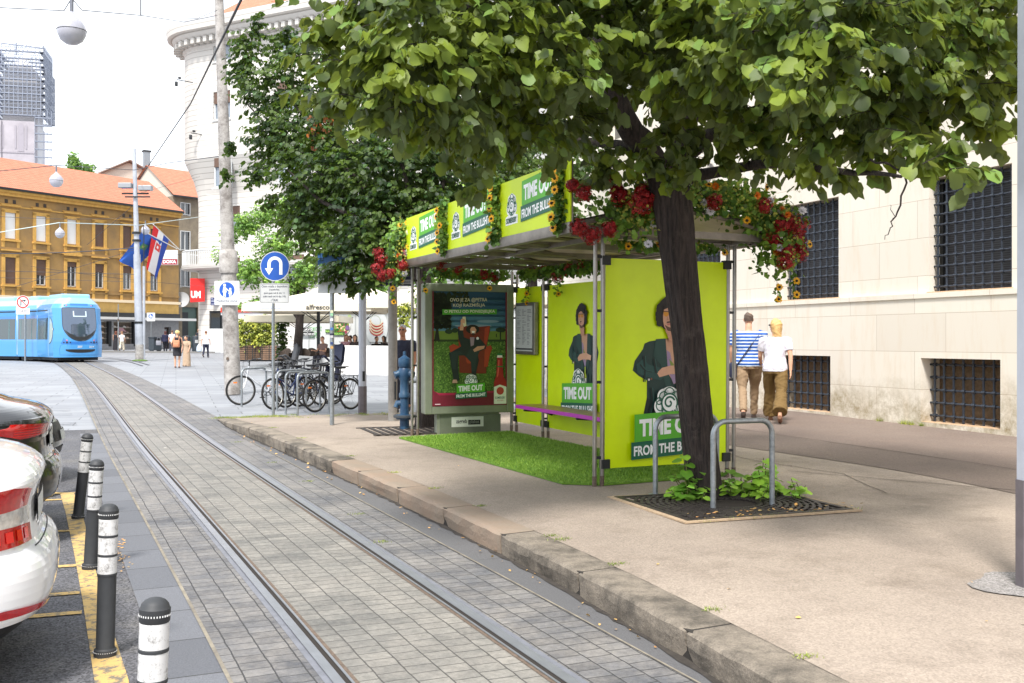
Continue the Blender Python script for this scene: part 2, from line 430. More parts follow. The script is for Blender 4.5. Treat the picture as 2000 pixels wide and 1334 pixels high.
# big base sheet reaching the horizon, then the pieces on it
g = MB().m(PLAZA); g.add([(-300,-60,gz(0,-60)-.02),(300,-60,gz(0,-60)-.02),(300,110,gz(0,110)-.02),(-300,110,gz(0,110)-.02),(-600,900,gz(0,110)-.02),(600,900,gz(0,110)-.02)], [(0,1,2,3),(3,2,5,4)], False)
struct(g.build('ground'))
g = MB().m(ASPH); g.add([(-60,-30,gz(0,-30)),(.6,-30,gz(0,-30)),(.6,18.8,gz(0,18.8)),(-60,18.8,gz(0,18.8))], [(0,1,2,3)], False); struct(g.build('road'))
# track bed
iM = max(i for i, p in enumerate(TC) if p.y < 104)
strip('edge_stones', -1.27, -0.985, .010, EDGEST, 0, max(i for i, p in enumerate(TC) if p.y < 19.5))
strip('track_paving', -0.975, -0.56, .010, PAV_OUT)
strip('track_paving', -0.44, 0.44, .014, PAV_IN)
strip('track_paving', 0.56, 1.05, .010, PAV_OUT)
strip('track_paving', 0.93, 1.25, .006, PAV_OUT, max(i for i, p in enumerate(TC) if p.y < 17.5))
strip('gutter', 1.06, lambda y: max(1.08, kx(y)-interp(TRK, y))+.05, .008, CHANNEL, 0, max(i for i, p in enumerate(TC) if p.y < 20))
MORT = mat('mortar_line', (150,142,126), .85, var=.0, col2=(104,98,90), vscale=5)
strip('joint_line', -0.992, -0.972, .016, MORT, 0, max(i for i, p in enumerate(TC) if p.y < 40))
strip('joint_line', 1.048, 1.062, .014, MORT, 0, max(i for i, p in enumerate(TC) if p.y < 19))
RAILM = mat('polished_rail', (150,153,160), .36, .55, var=.08, vscale=6); RUST = mat('rail_rust', (98,84,72), .8, var=.35, vscale=40); GROOVE = mat('rail_groove', (40,34,30), .9)
SEAL = mat('rail_sealant', (112,114,122), .5, var=.15, vscale=10)
for s_ in (-1, 1):
    c = .5*s_
    strip('rail_sealant', c-.055-(.02 if s_ < 0 else 0), c+.055+(.02 if s_ > 0 else 0), .012, SEAL)
    a = c-.028 if s_ < 0 else c-.024
    strip('rail', c-.030-(.012 if s_ < 0 else 0), c+.010+(.022 if s_ > 0 else 0), .020, RAILM)
    if s_ < 0: strip('rail_groove', c+.010, c+.038, .017, GROOVE); strip('rail_lip', c+.038, c+.052, .020, RAILM); strip('rail_debris', c+.052, c+.075, .017, RUST)
    else: strip('rail_groove', c-.058, c-.030, .017, GROOVE); strip('rail_lip', c-.072, c-.058, .020, RAILM); strip('rail_debris', c-.095, c-.072, .017, RUST)
# second track that curves off to the right in the square
for d in (-.5, .5):
    P = [gp(x, y, .012) for x, y in ((170, 699), (205, 698.5), (238, 701.5), (262, 706), (285, 713))]
    P = [Vector((p.x+d*.35, p.y+d*1.0, p.z)) for p in P]
    mb = MB().m(SEAL); mb.grid([[(p.x-.05, p.y-.14, gz(0,p.y-.14)+.012), (p.x+.05, p.y+.14, gz(0,p.y+.14)+.012)] for p in P], False); struct(mb.build('rail'))

# platform: beige asphalt raised behind its kerb
mb = MB().m(PLAT); rows = []
ys = [-14+i*.75 for i in range(int((20.3+14)/.75)+1)]+[20.3]
for y in ys:
    z = gz(0, y)+plat(y); rows.append([(kx(y)+.28, y, z), (6.6, y, z), (9.2, y, z)])
mb.grid(rows, False); struct(mb.build('pavement'))
mb = MB().m(BROWNP); rows = []
for y in ys+[24]:
    z = gz(0, y)+plat(y); rows.append([(9.2, y, z), (12.7, y, z)])
mb.grid(rows, False); struct(mb.build('pavement'))
# darker repair band along the pavement
REP = multi('patch_asphalt', asphalt_setup((118,104,94), (104,92,84), (110,96,88), 1.0, (.75, 1.25)))
mb = MB().m(REP); mb.grid([[(8.0+.15*math.sin(y*.9), y, gz(0,y)+plat(y)+.005), (9.4+.1*math.sin(y*1.3+1), y, gz(0,y)+plat(y)+.005)] for y in [4+.5*i for i in range(25)]], False); struct(mb.build('pavement_patch'))
CRACK = mat('crack', (62,54,48), .9)
def crack(pts, w_, off):
    mb = MB().m(CRACK); P = []
    for a, b in zip(pts, pts[1:]):
        k = max(2, int((Vector(b)-Vector(a)).length/.12))
        for i in range(k):
            t = i/k; P.append((a[0]+(b[0]-a[0])*t+random.uniform(-.012,.012), a[1]+(b[1]-a[1])*t+random.uniform(-.012,.012)))
    mb.grid([[(x-w_*.5, y-w_*.3, gz(0,y)+plat(y)+off), (x+w_*.5, y+w_*.3, gz(0,y)+plat(y)+off)] for x, y in P], False); struct(mb.build('pavement_crack'))
crack([(6.9,7.6),(7.4,8.8),(7.2,10.2),(7.5,12.5)], .012, .006); crack([(9.4,4.5),(9.45,9),(9.3,14)], .018, .009); crack([(7.0,9.2),(8.6,6.6),(9.6,5.2)], .014, .008)
# kerb stones, each with a worn arris
KST = multi('kerb_stone', lambda n, l, b, tc: (
    l.new(mixc(n, l, ramp(n, l, noise(n, l, tc.outputs['Object'], 60, 5), .3, .7, .72, 1.22),
        mixc(n, l, 0.0, (0,0,0), (0,0,0)), (1,1,1), 'MULTIPLY') , b.inputs['Base Color']) if False else
    l.new(mixc(n, l, 1.0, mixc(n, l, ramp(n, l, noise(n, l, tc.outputs['Object'], 2.6, 8, .72), .42, .62), srgb((138,128,115)), srgb((84,78,70))),
        ramp(n, l, noise(n, l, tc.outputs['Object'], 90, 3), .3, .7, .75, 1.2), 'MULTIPLY'), b.inputs['Base Color']),
    setattr(b.inputs['Roughness'], 'default_value', .85), bumpn(n, l, noise(n, l, tc.outputs['Object'], 38, 6, .7), b, .7, .02)))
KST2 = mat('kerb_stone_ochre', (142,122,105), .85, var=.0, col2=(134,122,108), vscale=2.2, bump=.6, bscale=40)
y = -9.0; kk = random.Random(5)
mb = MB(); 
while y < 20.2:
    L = kk.choice([1.0, 1.05, 1.25, 1.3]) if y > 5.7 else 1.35
    y1 = min(20.3, y+L); g_ = .011
    mb.m(KST2 if kk.random() < .16 else KST)
    segs = 10; rows = []
    for i in range(segs+1):
        yy = y+g_+(y1-y-2*g_)*i/segs; e = .014 if i in (0, segs) else .0; x = kx(yy); zt = gz(0, yy)+plat(yy)+kk.uniform(-.002,.002); zb = gz(0, yy)-.03
        j = lambda a: kk.uniform(-a, a)
        bulge = .005+j(.005)
        und = .02*max(0, math.sin(yy*2.3+y))            # broken-away foot
        rows.append([(x+.30, yy, zb), (x+.30, yy, zt-.002), (x+.05, yy, zt+.003-e), (x+.018+j(.004), yy, zt-.003-e), (x-.002+j(.004)+e*.4, yy, zt-.02+j(.004)), (x-bulge+e, yy, zt-.075+j(.01)), (x-bulge+.004+e+und*.5, yy, zt-.12), (x+.004+e+und, yy, zb)])
    rows_s = rows; mb.grid(rows, False)
    for r_ in (rows[0], rows[-1]): mb.add(r_, [tuple(range(8))], False)
    y = y1
struct(mb.build('kerb'))
mb = MB().m(mat('kerb_joint_dirt', (46,42,38), .95)); mb.grid([[(kx(y)+.02, y, gz(0,y)-.02), (kx(y)+.02, y, gz(0,y)+plat(y)-.012), (kx(y)+.29, y, gz(0,y)+plat(y)-.006)] for y in [-9+.5*i for i in range(59)]], False); struct(mb.build('kerb_joints'))
mb = MB().m(mat('kerb_foot_shade', (58,53,48), .95, var=.35, vscale=14)); rd = random.Random(2)  # dark strip painted along the kerb foot for its contact shade
mb.grid([[(kx(y)+.02, y, gz(0,y)+.013), (kx(y)-.015-.03*rd.random(), y, gz(0,y)+.0125)] for y in [-2+.11*i for i in range(200)]], False); struct(mb.build('kerb_foot_shade'))
# yellow parking lines
YEL = multi('worn_yellow_paint', lambda n, l, b, tc: (
    l.new(mixc(n, l, ramp(n, l, noise(n, l, tc.outputs['Object'], 14, 8, .75), .49, .58), srgb((196,164,102)), srgb((112,106,96))), b.inputs['Base Color']),
    setattr(b.inputs['Roughness'], 'default_value', .8), bumpn(n, l, noise(n, l, tc.outputs['Object'], 90, 3), b, .4, .005)))
mb = MB().m(YEL)
mb.grid([[(a, y, gz(0,y)+.006), (b, y, gz(0,y)+.006)] for y, a, b in ((0,.03,.2),(5.25,.0,.15),(6.9,-.07,.045),(8.5,-.15,-.03),(10.3,-.25,-.11),(11.5,-.33,-.2))], False)
for yy in (7.12, 7.95, 6.62, 9.35, 11.1):
    mb.grid([[(x, yy-.05-(x+.1)*.03, gz(0,yy)+.006), (x, yy+.03-(x+.1)*.03, gz(0,yy)+.006)] for x in (-4.8, -2.2, -.085-(yy-7)*.035)], False)
mb.grid([[(-.24-.5*math.sin(t), 11.45+.45*(1-math.cos(t)), gz(0,11.5)+.007), (-.3-.42*math.sin(t)+.14, 11.4+.52*(1-math.cos(t))+.12, gz(0,11.5)+.007)] for t in (0, .3, .6, .9, 1.2)], False)
struct(mb.build('parking_lines'))
# grating covers in the pale paving beside the road
mb = MB().m(mat('slot_gap', (60,60,62), .8))
for yy in (19.9, 20.25, 22.4, 23.4, 28.2, 29.0):
    mb.grid([[(-1.9-(yy-19)*.05, yy, gz(0,yy)+.004), (-1.9-(yy-19)*.05, yy+.05, gz(0,yy)+.004)], [(-.25-(yy-19)*.05, yy, gz(0,yy)+.004), (-.25-(yy-19)*.05, yy+.05, gz(0,yy)+.004)]], False)
struct(mb.build('paving_slots'))
# far kerb of the street by the shops
mb = MB().m(mat('far_kerb', (120,118,116), .8)); 
for a, b in ((gp(160, 688), gp(420, 690)),):
    mb.grid([[(a.x, a.y, a.z+.002), (a.x, a.y, a.z+.12), (a.x, a.y+.3, a.z+.13)], [(b.x, b.y, b.z+.002), (b.x, b.y, b.z+.12), (b.x, b.y+.3, b.z+.13)]], False)
struct(mb.build('kerb'))

# ============================================================ LARGE BUILDINGS
def stonewall_setup(n, l, b, tc):
    o = tc.outputs['Object']
    sep = n.new('ShaderNodeSeparateXYZ'); l.new(o, sep.inputs[0])
    cmb = n.new('ShaderNodeCombineXYZ'); l.new(sep.outputs['Y'], cmb.inputs['X']); l.new(sep.outputs['Z'], cmb.inputs['Y'])
    br = n.new('ShaderNodeTexBrick'); br.inputs['Scale'].default_value = 1; br.offset = .43
    br.inputs['Brick Width'].default_value = 1.55; br.inputs['Row Height'].default_value = .62; br.inputs['Mortar Size'].default_value = .0035
    br.inputs['Color1'].default_value = (*srgb((226,219,207)), 1); br.inputs['Color2'].default_value = (*srgb((214,206,194)), 1); br.inputs['Mortar'].default_value = (*srgb((168,150,132)), 1)
    l.new(cmb.outputs[0], br.inputs['Vector'])
    # rust-toned runs and a green-brown damp foot
    mp = n.new('ShaderNodeMapping'); mp.inputs['Scale'].default_value = (1, 3.0, .5); l.new(o, mp.inputs['Vector'])
    st = ramp(n, l, noise(n, l, mp.outputs[0], 1.6, 8, .7), .5, .8, 0, .5)
    c = mixc(n, l, st, br.outputs['Color'], srgb((204,180,150)))
    wet = n.new('ShaderNodeMath'); wet.operation = 'MULTIPLY_ADD'; wet.inputs[1].default_value = 1.1; wet.inputs[2].default_value = -.55
    l.new(noise(n, l, o, 1.3, 8, .75), wet.inputs[0])
    zz = n.new('ShaderNodeMath'); zz.operation = 'SUBTRACT'; l.new(sep.outputs['Z'], zz.inputs[0]); l.new(wet.outputs[0], zz.inputs[1])
    foot = ramp(n, l, zz.outputs[0], .85, .30, 0, 1)
    spl = ramp(n, l, noise(n, l, o, 4, 9, .8), .35, .68)
    mu = n.new('ShaderNodeMath'); mu.operation = 'MULTIPLY'; l.new(foot, mu.inputs[0]); l.new(spl, mu.inputs[1])
    c = mixc(n, l, mu.outputs[0], c, srgb((140,124,90)))
    l.new(c, b.inputs['Base Color']); b.inputs['Roughness'].default_value = .8
    bumpn(n, l, br.outputs['Fac'], b, -.5 if False else .3, -.004)
SWALL = multi('limestone_blocks', stonewall_setup)
def hole_wall(mb, U0, U1, Z0, Z1, holes, F, depth):
    """wall in the (u, z) plane with rectangular holes; F(u, d, z) -> point; reveals included"""
    us = sorted({U0, U1, *[h[0] for h in holes], *[h[1] for h in holes]}); zs = sorted({Z0, Z1, *[h[2] for h in holes], *[h[3] for h in holes]})
    for a, b in zip(us, us[1:]):
        for c, d in zip(zs, zs[1:]):
            if any(h[0] <= (a+b)/2 <= h[1] and h[2] <= (c+d)/2 <= h[3] for h in holes): continue
            mb.poly([F(a,0,c), F(b,0,c), F(b,0,d), F(a,0,d)])
    for a, b, c, d in holes:
        mb.poly([F(a,0,c), F(a,depth,c), F(a,depth,d), F(a,0,d)]); mb.poly([F(b,0,c), F(b,depth,c), F(b,depth,d), F(b,0,d)])
        mb.poly([F(a,0,c), F(b,0,c), F(b,depth,c), F(a,depth,c)]); mb.poly([F(a,0,d), F(b,0,d), F(b,depth,d), F(a,depth,d)])
FX = 12.55
def fac(px, py):
    u = (px-1000)/FPX; y = FX*(CA-u*SA)/(SA+u*CA); D = FX*SA+y*CA; return y, EYE+(664-py)/FPX*D
sb = thing('stone_building', 'long cream limestone building with barred windows along the pavement', 'building', (FX, 10, .25))
uy = [fac(1525, 400), fac(1638, 386), fac(1815, 330), fac(1982, 310)]
ztop = 4.93; zbot = fac(1526, 587)[1]
yA0, yA1 = fac(1530, 500)[0], fac(1638, 500)[0]; wB1 = fac(1815, 500)[0]; wwid = yA0-yA1; per = yA1-wB1+wwid
z1t = fac(1627, 695.4)[1]; z1b = fac(1627, 806)[1]; lA0 = fac(1541, 750)[0]; lA1 = fac(1627, 750)[0]; lw = fac(1811, 750)[0]-fac(1968, 750)[0]
zT = fac(1600, 391)[1]
ups = []; lows = []
for k in range(-3, 5):
    ups.append((yA1+per*k, yA1+wwid+per*k, zbot, zT)); cc = (lA1+lw/2)+per*k
    lows.append((lA1+per*k, lA1+lw+per*k, z1b, z1t))
ups = [h for h in ups if h[1] < 27.5]; lows = [h for h in lows if h[1] < 27.5]
# rise of the foot follows the street
F_ = lambda u, d, z: (FX-FX+d, u-10, z-.25)
mb = MB().m(SWALL); third = [(a, b, zT+2.6, zT+5.6) for a, b, _, _ in ups]
hole_wall(mb, -8, 28, zbot-.02, 15, ups+third, F_, .34)
mb.poly([F_(28,0,-.2), F_(28,12,-.2), F_(28,12,15), F_(28,0,15)]); mb.poly([F_(-8,0,-.2), F_(-8,12,-.2), F_(-8,12,15), F_(-8,0,15)])
mb.box(-.5, 12, -18.4, 18.4, 14.75, 15.1)
mb.build('wall', sb)
Fp = lambda u, d, z: (d-.06, u-10, z-.25)
mb = MB().m(SWALL); hole_wall(mb, -8, 28, -.3, zbot-.02, lows, Fp, .42)
mb.poly([Fp(-8,0,zbot-.02), Fp(28,0,zbot-.02), Fp(28,.05,zbot-.02), Fp(-8,.05,zbot-.02)])
mb.box(-.085, .02, -18, 18, zbot-.10-.25, zbot-.018-.25); mb.build('plinth', sb)
SILL = mat('rusty_stone_sill', (196,164,132), .8, var=.15, vscale=9)
BARM = mat('iron_bars', (58,64,74), .42, .5, var=.15, vscale=14)
BLIND = multi('dark_blind', lambda n, l, b, tc: (setattr(b.inputs['Roughness'], 'default_value', .5), (lambda wv: (l.new(tc.outputs['Object'], wv.inputs['Vector']), l.new(mixc(n, l, wv.outputs['Fac'], srgb((38,38,42)), srgb((74,74,80))), b.inputs['Base Color'])))(N(n, 'ShaderNodeTexWave', bands_direction='Z'))))
for nd in BLIND.node_tree.nodes:
    if nd.type == 'TEX_WAVE': nd.inputs['Scale'].default_value = 9
BRWN = mat('rusty_mesh', (112,92,72), .9, var=.3, vscale=20)
def grille(a, b, c, d, xx, nv, nh, parent, r=.017):
    m_ = MB().m(BARM)
    for i in range(nv):
        u = a+(b-a)*(i+.5)/nv; m_.cyl((xx, u-10, c-.25), (xx, u-10, d-.25), r, n=6)
        for j in range(nh):
            z = c+(d-c)*(j+.5)/nh-.25
            m_.cyl((xx+.004, u-10-.032, z), (xx+.004, u-10+.032, z), r*1.7, n=6)
    for j in range(nh):
        z = c+(d-c)*(j+.5)/nh-.25; m_.cyl((xx+.006, a-10, z), (xx+.006, b-10, z), r*.95, n=6)
    m_.build('grille', parent)
for (a, b, c, d) in ups:
    wd = MB().m(BLIND).add([F_(a,.30,c), F_(b,.30,c), F_(b,.30,d), F_(a,.30,d)], [(0,1,2,3)], False)
    wd.m(DARKM); wd.box(.22, .3, a-10, a-9.93, c-.25, d-.25); wd.box(.22, .3, b-10.07, b-10, c-.25, d-.25)
    wd.m(SILL).box(-.03, .3, a-10.03, b-9.97, c-.29, c-.248)
    wo = wd.build('window', sb); grille(a, b, c, d, .10, 9, 11, wo)
for (a, b, c, d) in lows:
    wd = MB().m(BRWN).add([Fp(a,.40,c), Fp(b,.40,c), Fp(b,.40,d), Fp(a,.40,d)], [(0,1,2,3)], False)
    wd.m(SILL).box(-.05, .35, a-10, b-10, c-.31, c-.245)
    wo = wd.build('window', sb); grille(a, b, c, d, .14, 8, 5, wo, .02)
for (a, b, c, d) in third:
    MB().m(GLASSD).add([F_(a,.30,c), F_(b,.30,c), F_(b,.30,d), F_(a,.30,d)], [(0,1,2,3)], False).m(WHITEP).box(.2,.3,(a+b)/2-10.05,(a+b)/2-9.95,c-.25,d-.25).build('window', sb)

# ---- yellow building on the square
YB0 = at(340, 664, 97); dv = Vector((math.sin(R(53.2)), math.cos(R(53.2)), 0))    # along the front, to the right
def yf(px):      # distance along the front of the yellow building for a picture column, from its right corner
    u = (px-1000)/FPX; Dd = dv.x*SA+dv.y*CA; Rr = dv.x*CA-dv.y*SA; D0 = dep(YB0); R0 = YB0.x*CA-YB0.y*SA
    return (u*D0-R0)/(Rr-u*Dd)
def yz(px, py): s_ = yf(px); return EYE+(664-py)/FPX*(dep(YB0)+s_*(dv.x*SA+dv.y*CA))
yrz = math.atan2(dv.y, dv.x); s1 = yf(349); s0 = yf(0)-14
base = Vector((YB0.x, YB0.y, gz(0, YB0.y)-.3))
yb = thing('yellow_building', 'long ochre three storey house with orange tiled roof and shoe shop below', 'building', base, yrz)
zc = yz(200, 396)-base.z       # cornice
zb_ = lambda py, px=200: yz(px, py)-base.z
OCH = mat('ochre_plaster', (170,134,78), .85, var=.0, col2=(138,112,76), vscale=.7, bump=.2)
OCHB = mat('bright_ochre_trim', (202,158,82), .8, var=.15, vscale=3)
FADE = mat('faded_ochre_plaster', (202,166,98), .85, var=.12, vscale=2)
SHUT = mat('brown_shutter', (96,74,62), .7, var=.1); WSH = mat('white_shutter', (222,222,220), .6)
GRYW = mat('grey_shop_stone', (150,150,152), .7, var=.12, vscale=5)
def roof_setup(c1, c2):
    def f(n, l, b, tc):
        wv = N(n, 'ShaderNodeTexWave', bands_direction='X'); wv.inputs['Scale'].default_value = 1.6; l.new(tc.outputs['Object'], wv.inputs['Vector'])
        w2 = N(n, 'ShaderNodeTexWave', bands_direction='Z'); w2.inputs['Scale'].default_value = 1.6; l.new(tc.outputs['Object'], w2.inputs['Vector'])
        c = mixc(n, l, ramp(n, l, noise(n, l, tc.outputs['Object'], 2.5, 8, .8), .35, .65), srgb(c1), srgb(c2))
        c = mixc(n, l, 1.0, c, ramp(n, l, w2.outputs['Fac'], 0, .5, .72, 1.0), 'MULTIPLY')
        l.new(c, b.inputs['Base Color']); b.inputs['Roughness'].default_value = .8; bumpn(n, l, wv.outputs['Fac'], b, .6, .06)
    return f
TILE = multi('orange_roof_tiles', roof_setup((196,130,102), (178,108,82)))
cols = [20, 80, 140, 194, 248, 301]; ys2 = [yf(c) for c in cols]; ww = .62
rows2 = [(440, 500), (512, 570)]
hl = []; step = (ys2[-1]-ys2[0])/5
allc = [ys2[0]-step*k for k in (4,3,2,1)]+ys2
t2b, t2t = zb_(482), zb_(436, 200); t1b, t1t = zb_(563), zb_(516)
for cx in allc: hl += [(cx-ww*.75, cx+ww*.75, t2b, t2t), (cx-ww*.75, cx+ww*.75, t1b, t1t)]
Y_ = lambda u, d, z: (u, d, z)
str_z = zb_(587, 200); canopy = zb_(625, 250)
shops = [(yf(171), yf(213)), (yf(222), yf(262))]
shopb, shopt = .75, canopy-.15
doorr = (yf(321), yf(334), .3, canopy-.6)
mb = MB().m(OCH); hole_wall(mb, s0, s1, str_z, zc-.2, hl, Y_, .22)
mb.m(FADE); hole_wall(mb, s0, s1, canopy+.5, str_z, [], Y_, .2)
mb.m(GRYW); hole_wall(mb, s0, s1, -.6, canopy+.5, [(a, b, shopb, shopt) for a, b in shops]+[(s0+2, s0+6, shopb, shopt), (s0+8, yf(120), shopb, shopt), doorr], Y_, .5)
mb.m(OCH); mb.poly([Y_(s1,0,-.6), Y_(s1,10,-.6), Y_(s1,10,zc), Y_(s1,0,zc)]); mb.poly([Y_(s0,0,-.6), Y_(s0,10,-.6), Y_(s0,10,zc), Y_(s0,0,zc)])
mb.poly([Y_(s0,10,-.6), Y_(s1,10,-.6), Y_(s1,10,zc), Y_(s0,10,zc)])
mb.build('wall', yb)
mb = MB().m(OCHB); mb.box(s0, s1+.1, -.45, .1, zc-.25, zc-.05); mb.box(s0, s1+.05, -.3, .1, zc-.5, zc-.25); mb.box(s0, s1, -.08, 0, zc-1.35, zc-1.25)
mb.m(OCH).box(s0, s1, -.12, 0, zb_(500)-.1, zb_(500)+.08); mb.box(s0, s1, -.1, 0, zb_(573)-.1, zb_(573)+.05)
mb.m(mat('cream_string', (226,208,176), .7)).box(s0, s1+.06, -.22, 0, str_z-.12, str_z+.12)
mb.m(DARKM).box(s0, s1+.12, -.62, -.4, zc-.05, zc+.12)
mb.m(OCHB)
for i in range(len(allc)):
    for dx in (-.35, .35): mb.m(pc((60,50,40))).box(allc[i]+step/2*0+dx-.13, allc[i]+dx+.13, -.03, .02, zc-1.05, zc-.75)
mb.m(OCHB)
for cx in allc: mb.box(cx-.9, cx+.9, -.05, 0, zc-1.15, zc-1.1)
mb.build('cornice', yb)
for i, cx in enumerate(allc):
    for q, (b_, t_) in enumerate(((t2b, t2t), (t1b, t1t))):
        m_ = MB().m(OCHB); x0, x1 = cx-ww*.75, cx+ww*.75
        m_.box(x0-.28, x0, -.07, .02, b_-.15, t_+.2); m_.box(x1, x1+.28, -.07, .02, b_-.15, t_+.2); m_.box(x0-.28, x1+.28, -.07, .02, t_, t_+.28)
        m_.box(x0-.4, x1+.4, -.22, .02, t_+.5, t_+.62); m_.box(x0-.35, x1+.35, -.2, .02, b_-.25, b_-.1)
        m_.m(OCH).box(x0-.3, x1+.3, -.06, .02, b_-1.05, b_-.3); m_.m(OCHB).box(x0-.3, x0-.05, -.1, .0, b_-1.05, b_-.25); m_.box(x1+.05, x1+.3, -.1, .0, b_-1.05, b_-.25)
        if q == 1 and i == 6: m_.m(OCHB).prism([(cx-1, -.2, t_+.62), (cx+1, -.2, t_+.62), (cx+.5, -.2, t_+.95), (cx, -.2, t_+1.05), (cx-.5, -.2, t_+.95)], (0, .2, 0))
        wh = (q == 0 and cx < ys2[3]-.1); drop = {0: 1.0, 1: (.0, .0, .0, .0, 1.0, .62, .2, .35, .3, .35)[i]}[q]
        m_.m(WHITEP).box(x0, x1, .12, .16, b_, b_+.08); m_.box(x0, x0+.08, .12, .16, b_, t_); m_.box(x1-.08, x1, .12, .16, b_, t_); m_.box(cx-.05, cx+.05, .12, .16, b_, t_)
        m_.m(GLASSD).add([(x0,.17,b_), (x1,.17,b_), (x1,.17,t_), (x0,.17,t_)], [(0,1,2,3)], False)
        if drop > 0: m_.m(WSH if wh else SHUT).box(x0+.02, x1-.02, .05, .1, t_-(t_-b_)*drop, t_)
        m_.build('window', yb)
INTS = mat('shop_interior', (120,108,96), .8, var=.2, vscale=4)
for a, b in shops+[(s0+2, s0+6), (s0+8, yf(120))]:
    m_ = MB().m(INTS).add([(a,.48,shopb), (b,.48,shopb), (b,.48,shopt), (a,.48,shopt)], [(0,1,2,3)], False)
    m_.m(mat('shelf', (196,190,176), .6))
    for q in range(4): m_.box(a+.1, b-.1, .2, .45, shopb+.45+q*.5, shopb+.49+q*.5)
    rr = random.Random(int(a*10))
    for q in range(4):
        x = a+.2
        while x < b-.4:
            m_.m(pc(rr.choice([(210,205,200),(150,130,120),(90,84,80),(214,190,170)]))).prism([(x,.22,shopb+.5+q*.5), (x+.26,.22,shopb+.5+q*.5), (x+.26,.22,shopb+.56+q*.5), (x+.1,.22,shopb+.64+q*.5), (x,.22,shopb+.64+q*.5)], (0,.09,0)); x += .34
    m_.m(pc((196,150,160)) ); 
    if a > s0+9: m_.prism([(a+.6,.3,shopt-1.1), (b-.7,.3,shopt-1.1), (b-.6,.3,shopt-.9), ((a+b)/2+.3,.3,shopt-.75), ((a+b)/2,.3,shopt-.4), (a+.7,.3,shopt-.45)], (0,.06,0))
    m_.m(DARKM).box(b-.06, b+.25, -.02, .3, shopb-.2, shopt)
    m_.build('shop_window', yb)
m_ = MB().m(mat('door_brown', (66,50,42), .6)).box(doorr[0], doorr[1], .35, .4, .3, doorr[3]); m_.m(GLASSD).box(doorr[0]+.2, doorr[1]-.2, .32, .36, 1.2, doorr[3]-.2); m_.build('door', yb)
mb = MB().m(mat('canopy_white', (206,206,204), .6)).box(yf(155), s1+1.0, -1.3, 0, canopy, canopy+.22); mb.m(DARKM).box(yf(150), s1, -.2, 0, canopy+.25, canopy+.65); mb.build('canopy', yb)
mb = MB().m(TILE); mb.add([(s0-.3,-.55,zc+.05), (s1+.3,-.55,zc+.05), (s1+.3,4.6,zc+3.4), (s0-.3,4.6,zc+3.4), (s0-.3,10,zc), (s1+.3,10,zc)], [(0,1,2,3), (3,2,5,4), (1,5,2), (0,3,4)], False); mb.build('roof', yb)

# ---- grey house behind it with its own steep red roof
gc = at(366, 664, 104); gb = thing('grey_house', 'narrow grey rendered house with steep red tiled gable roof behind the ochre one', 'building', (gc.x, gc.y, gz(0, gc.y)-.5), yrz-R(8))
zG = lambda py: EYE+(664-py)/FPX*104-gb.location.z
GREYP = mat('grey_brown_render', (146,134,114), .9, var=.0, col2=(118,108,94), vscale=1.5)
gw = [(-.75,.25), (1.35,2.2)]
hs = [(a, b, zG(c), zG(d)) for a, b in gw for c, d in ((420,398), (489,453), (560,527))]
mb = MB().m(GREYP); hole_wall(mb, -1.6, 5, -.6, zG(386), hs+[(-.6,1.2,.0,zG(600))], Y_, .3)
mb.poly([(-1.6,0,-.6), (-1.6,9,-.6), (-1.6,9,zG(386)), (-1.6,0,zG(386))]); mb.poly([(5,0,-.6), (5,9,-.6), (5,9,zG(386)), (5,0,zG(386))])
mb.m(mat('pale_gable', (196,190,178), .9, var=.1)).poly([(-1.6,0,zG(386)), (-1.62,9,zG(386)), (-1.62,4.5,zG(320)), ]); mb.build('wall', gb)
mb = MB().m(TILE); mb.add([(-1.9,-.5,zG(385)), (5.4,-.5,zG(385)), (5.4,4.5,zG(318)), (-1.9,4.5,zG(318)), (-1.9,9.5,zG(385)), (5.4,9.5,zG(385))], [(0,1,2,3), (3,2,5,4)], False)
mb.m(DARKM).box(-1.95, 5.4, -.62, -.48, zG(388), zG(385)); mb.build('roof', gb)
for a, b, c, d in hs:
    m_ = MB().m(WHITEP).box(a-.08, a, -.04, .1, c-.1, d+.08); m_.box(b, b+.08, -.04, .1, c-.1, d+.08); m_.box(a, b, -.04, .1, d, d+.08); m_.box(a, b, .0, .1, c-.1, c+.06); m_.box((a+b)/2-.05, (a+b)/2+.05, .05, .1, c, d); m_.m(GLASSD).box(a, b, .1, .14, c, d); m_.build('window', gb)
MB().m(mat('door_green', (70,92,84), .5)).box(-.6, 1.2, .2, .28, 0, zG(600)).m(DARKM).box(-.5,.2,.15,.2,.2,zG(610)).build('door', gb)
# gable house further left behind the ochre roof
gc2 = at(300, 664, 112); g2 = thing('gable_house', 'pale gable wall and orange roof rising behind the ochre house', 'building', (gc2.x, gc2.y, gz(0, 105)), yrz-R(24))
zH = lambda py: EYE+(664-py)/FPX*112-g2.location.z
mb = MB().m(mat('pale_gable', (196,190,178), .9, var=.1)); mb.poly([(-5.3,0,0), (5,0,0), (5,0,zH(385)), (-2.6,0,zH(322)), (-5.3,0,zH(346))]); mb.poly([(5,0,0), (5,12,0), (5,12,zH(385)), (5,0,zH(385))]); mb.poly([(-5.3,0,0), (-5.3,12,0), (-5.3,12,zH(346)), (-5.3,0,zH(346))]); mb.build('wall', g2)
mb = MB().m(TILE); mb.add([(-2.6,-.3,zH(320)), (5.6,-.3,zH(390)), (8.5,11,zH(390)), (-2.6,11,zH(316)), (-5.8,-.3,zH(350)), (-5.8,11,zH(350))], [(0,1,2,3), (0,3,5,4)], False)
mb.m(pc((120,100,90))).tube([(-5.8,-.35,zH(349)), (-2.6,-.35,zH(319)), (5.6,-.35,zH(389))], .14, 6); mb.build('roof', g2)
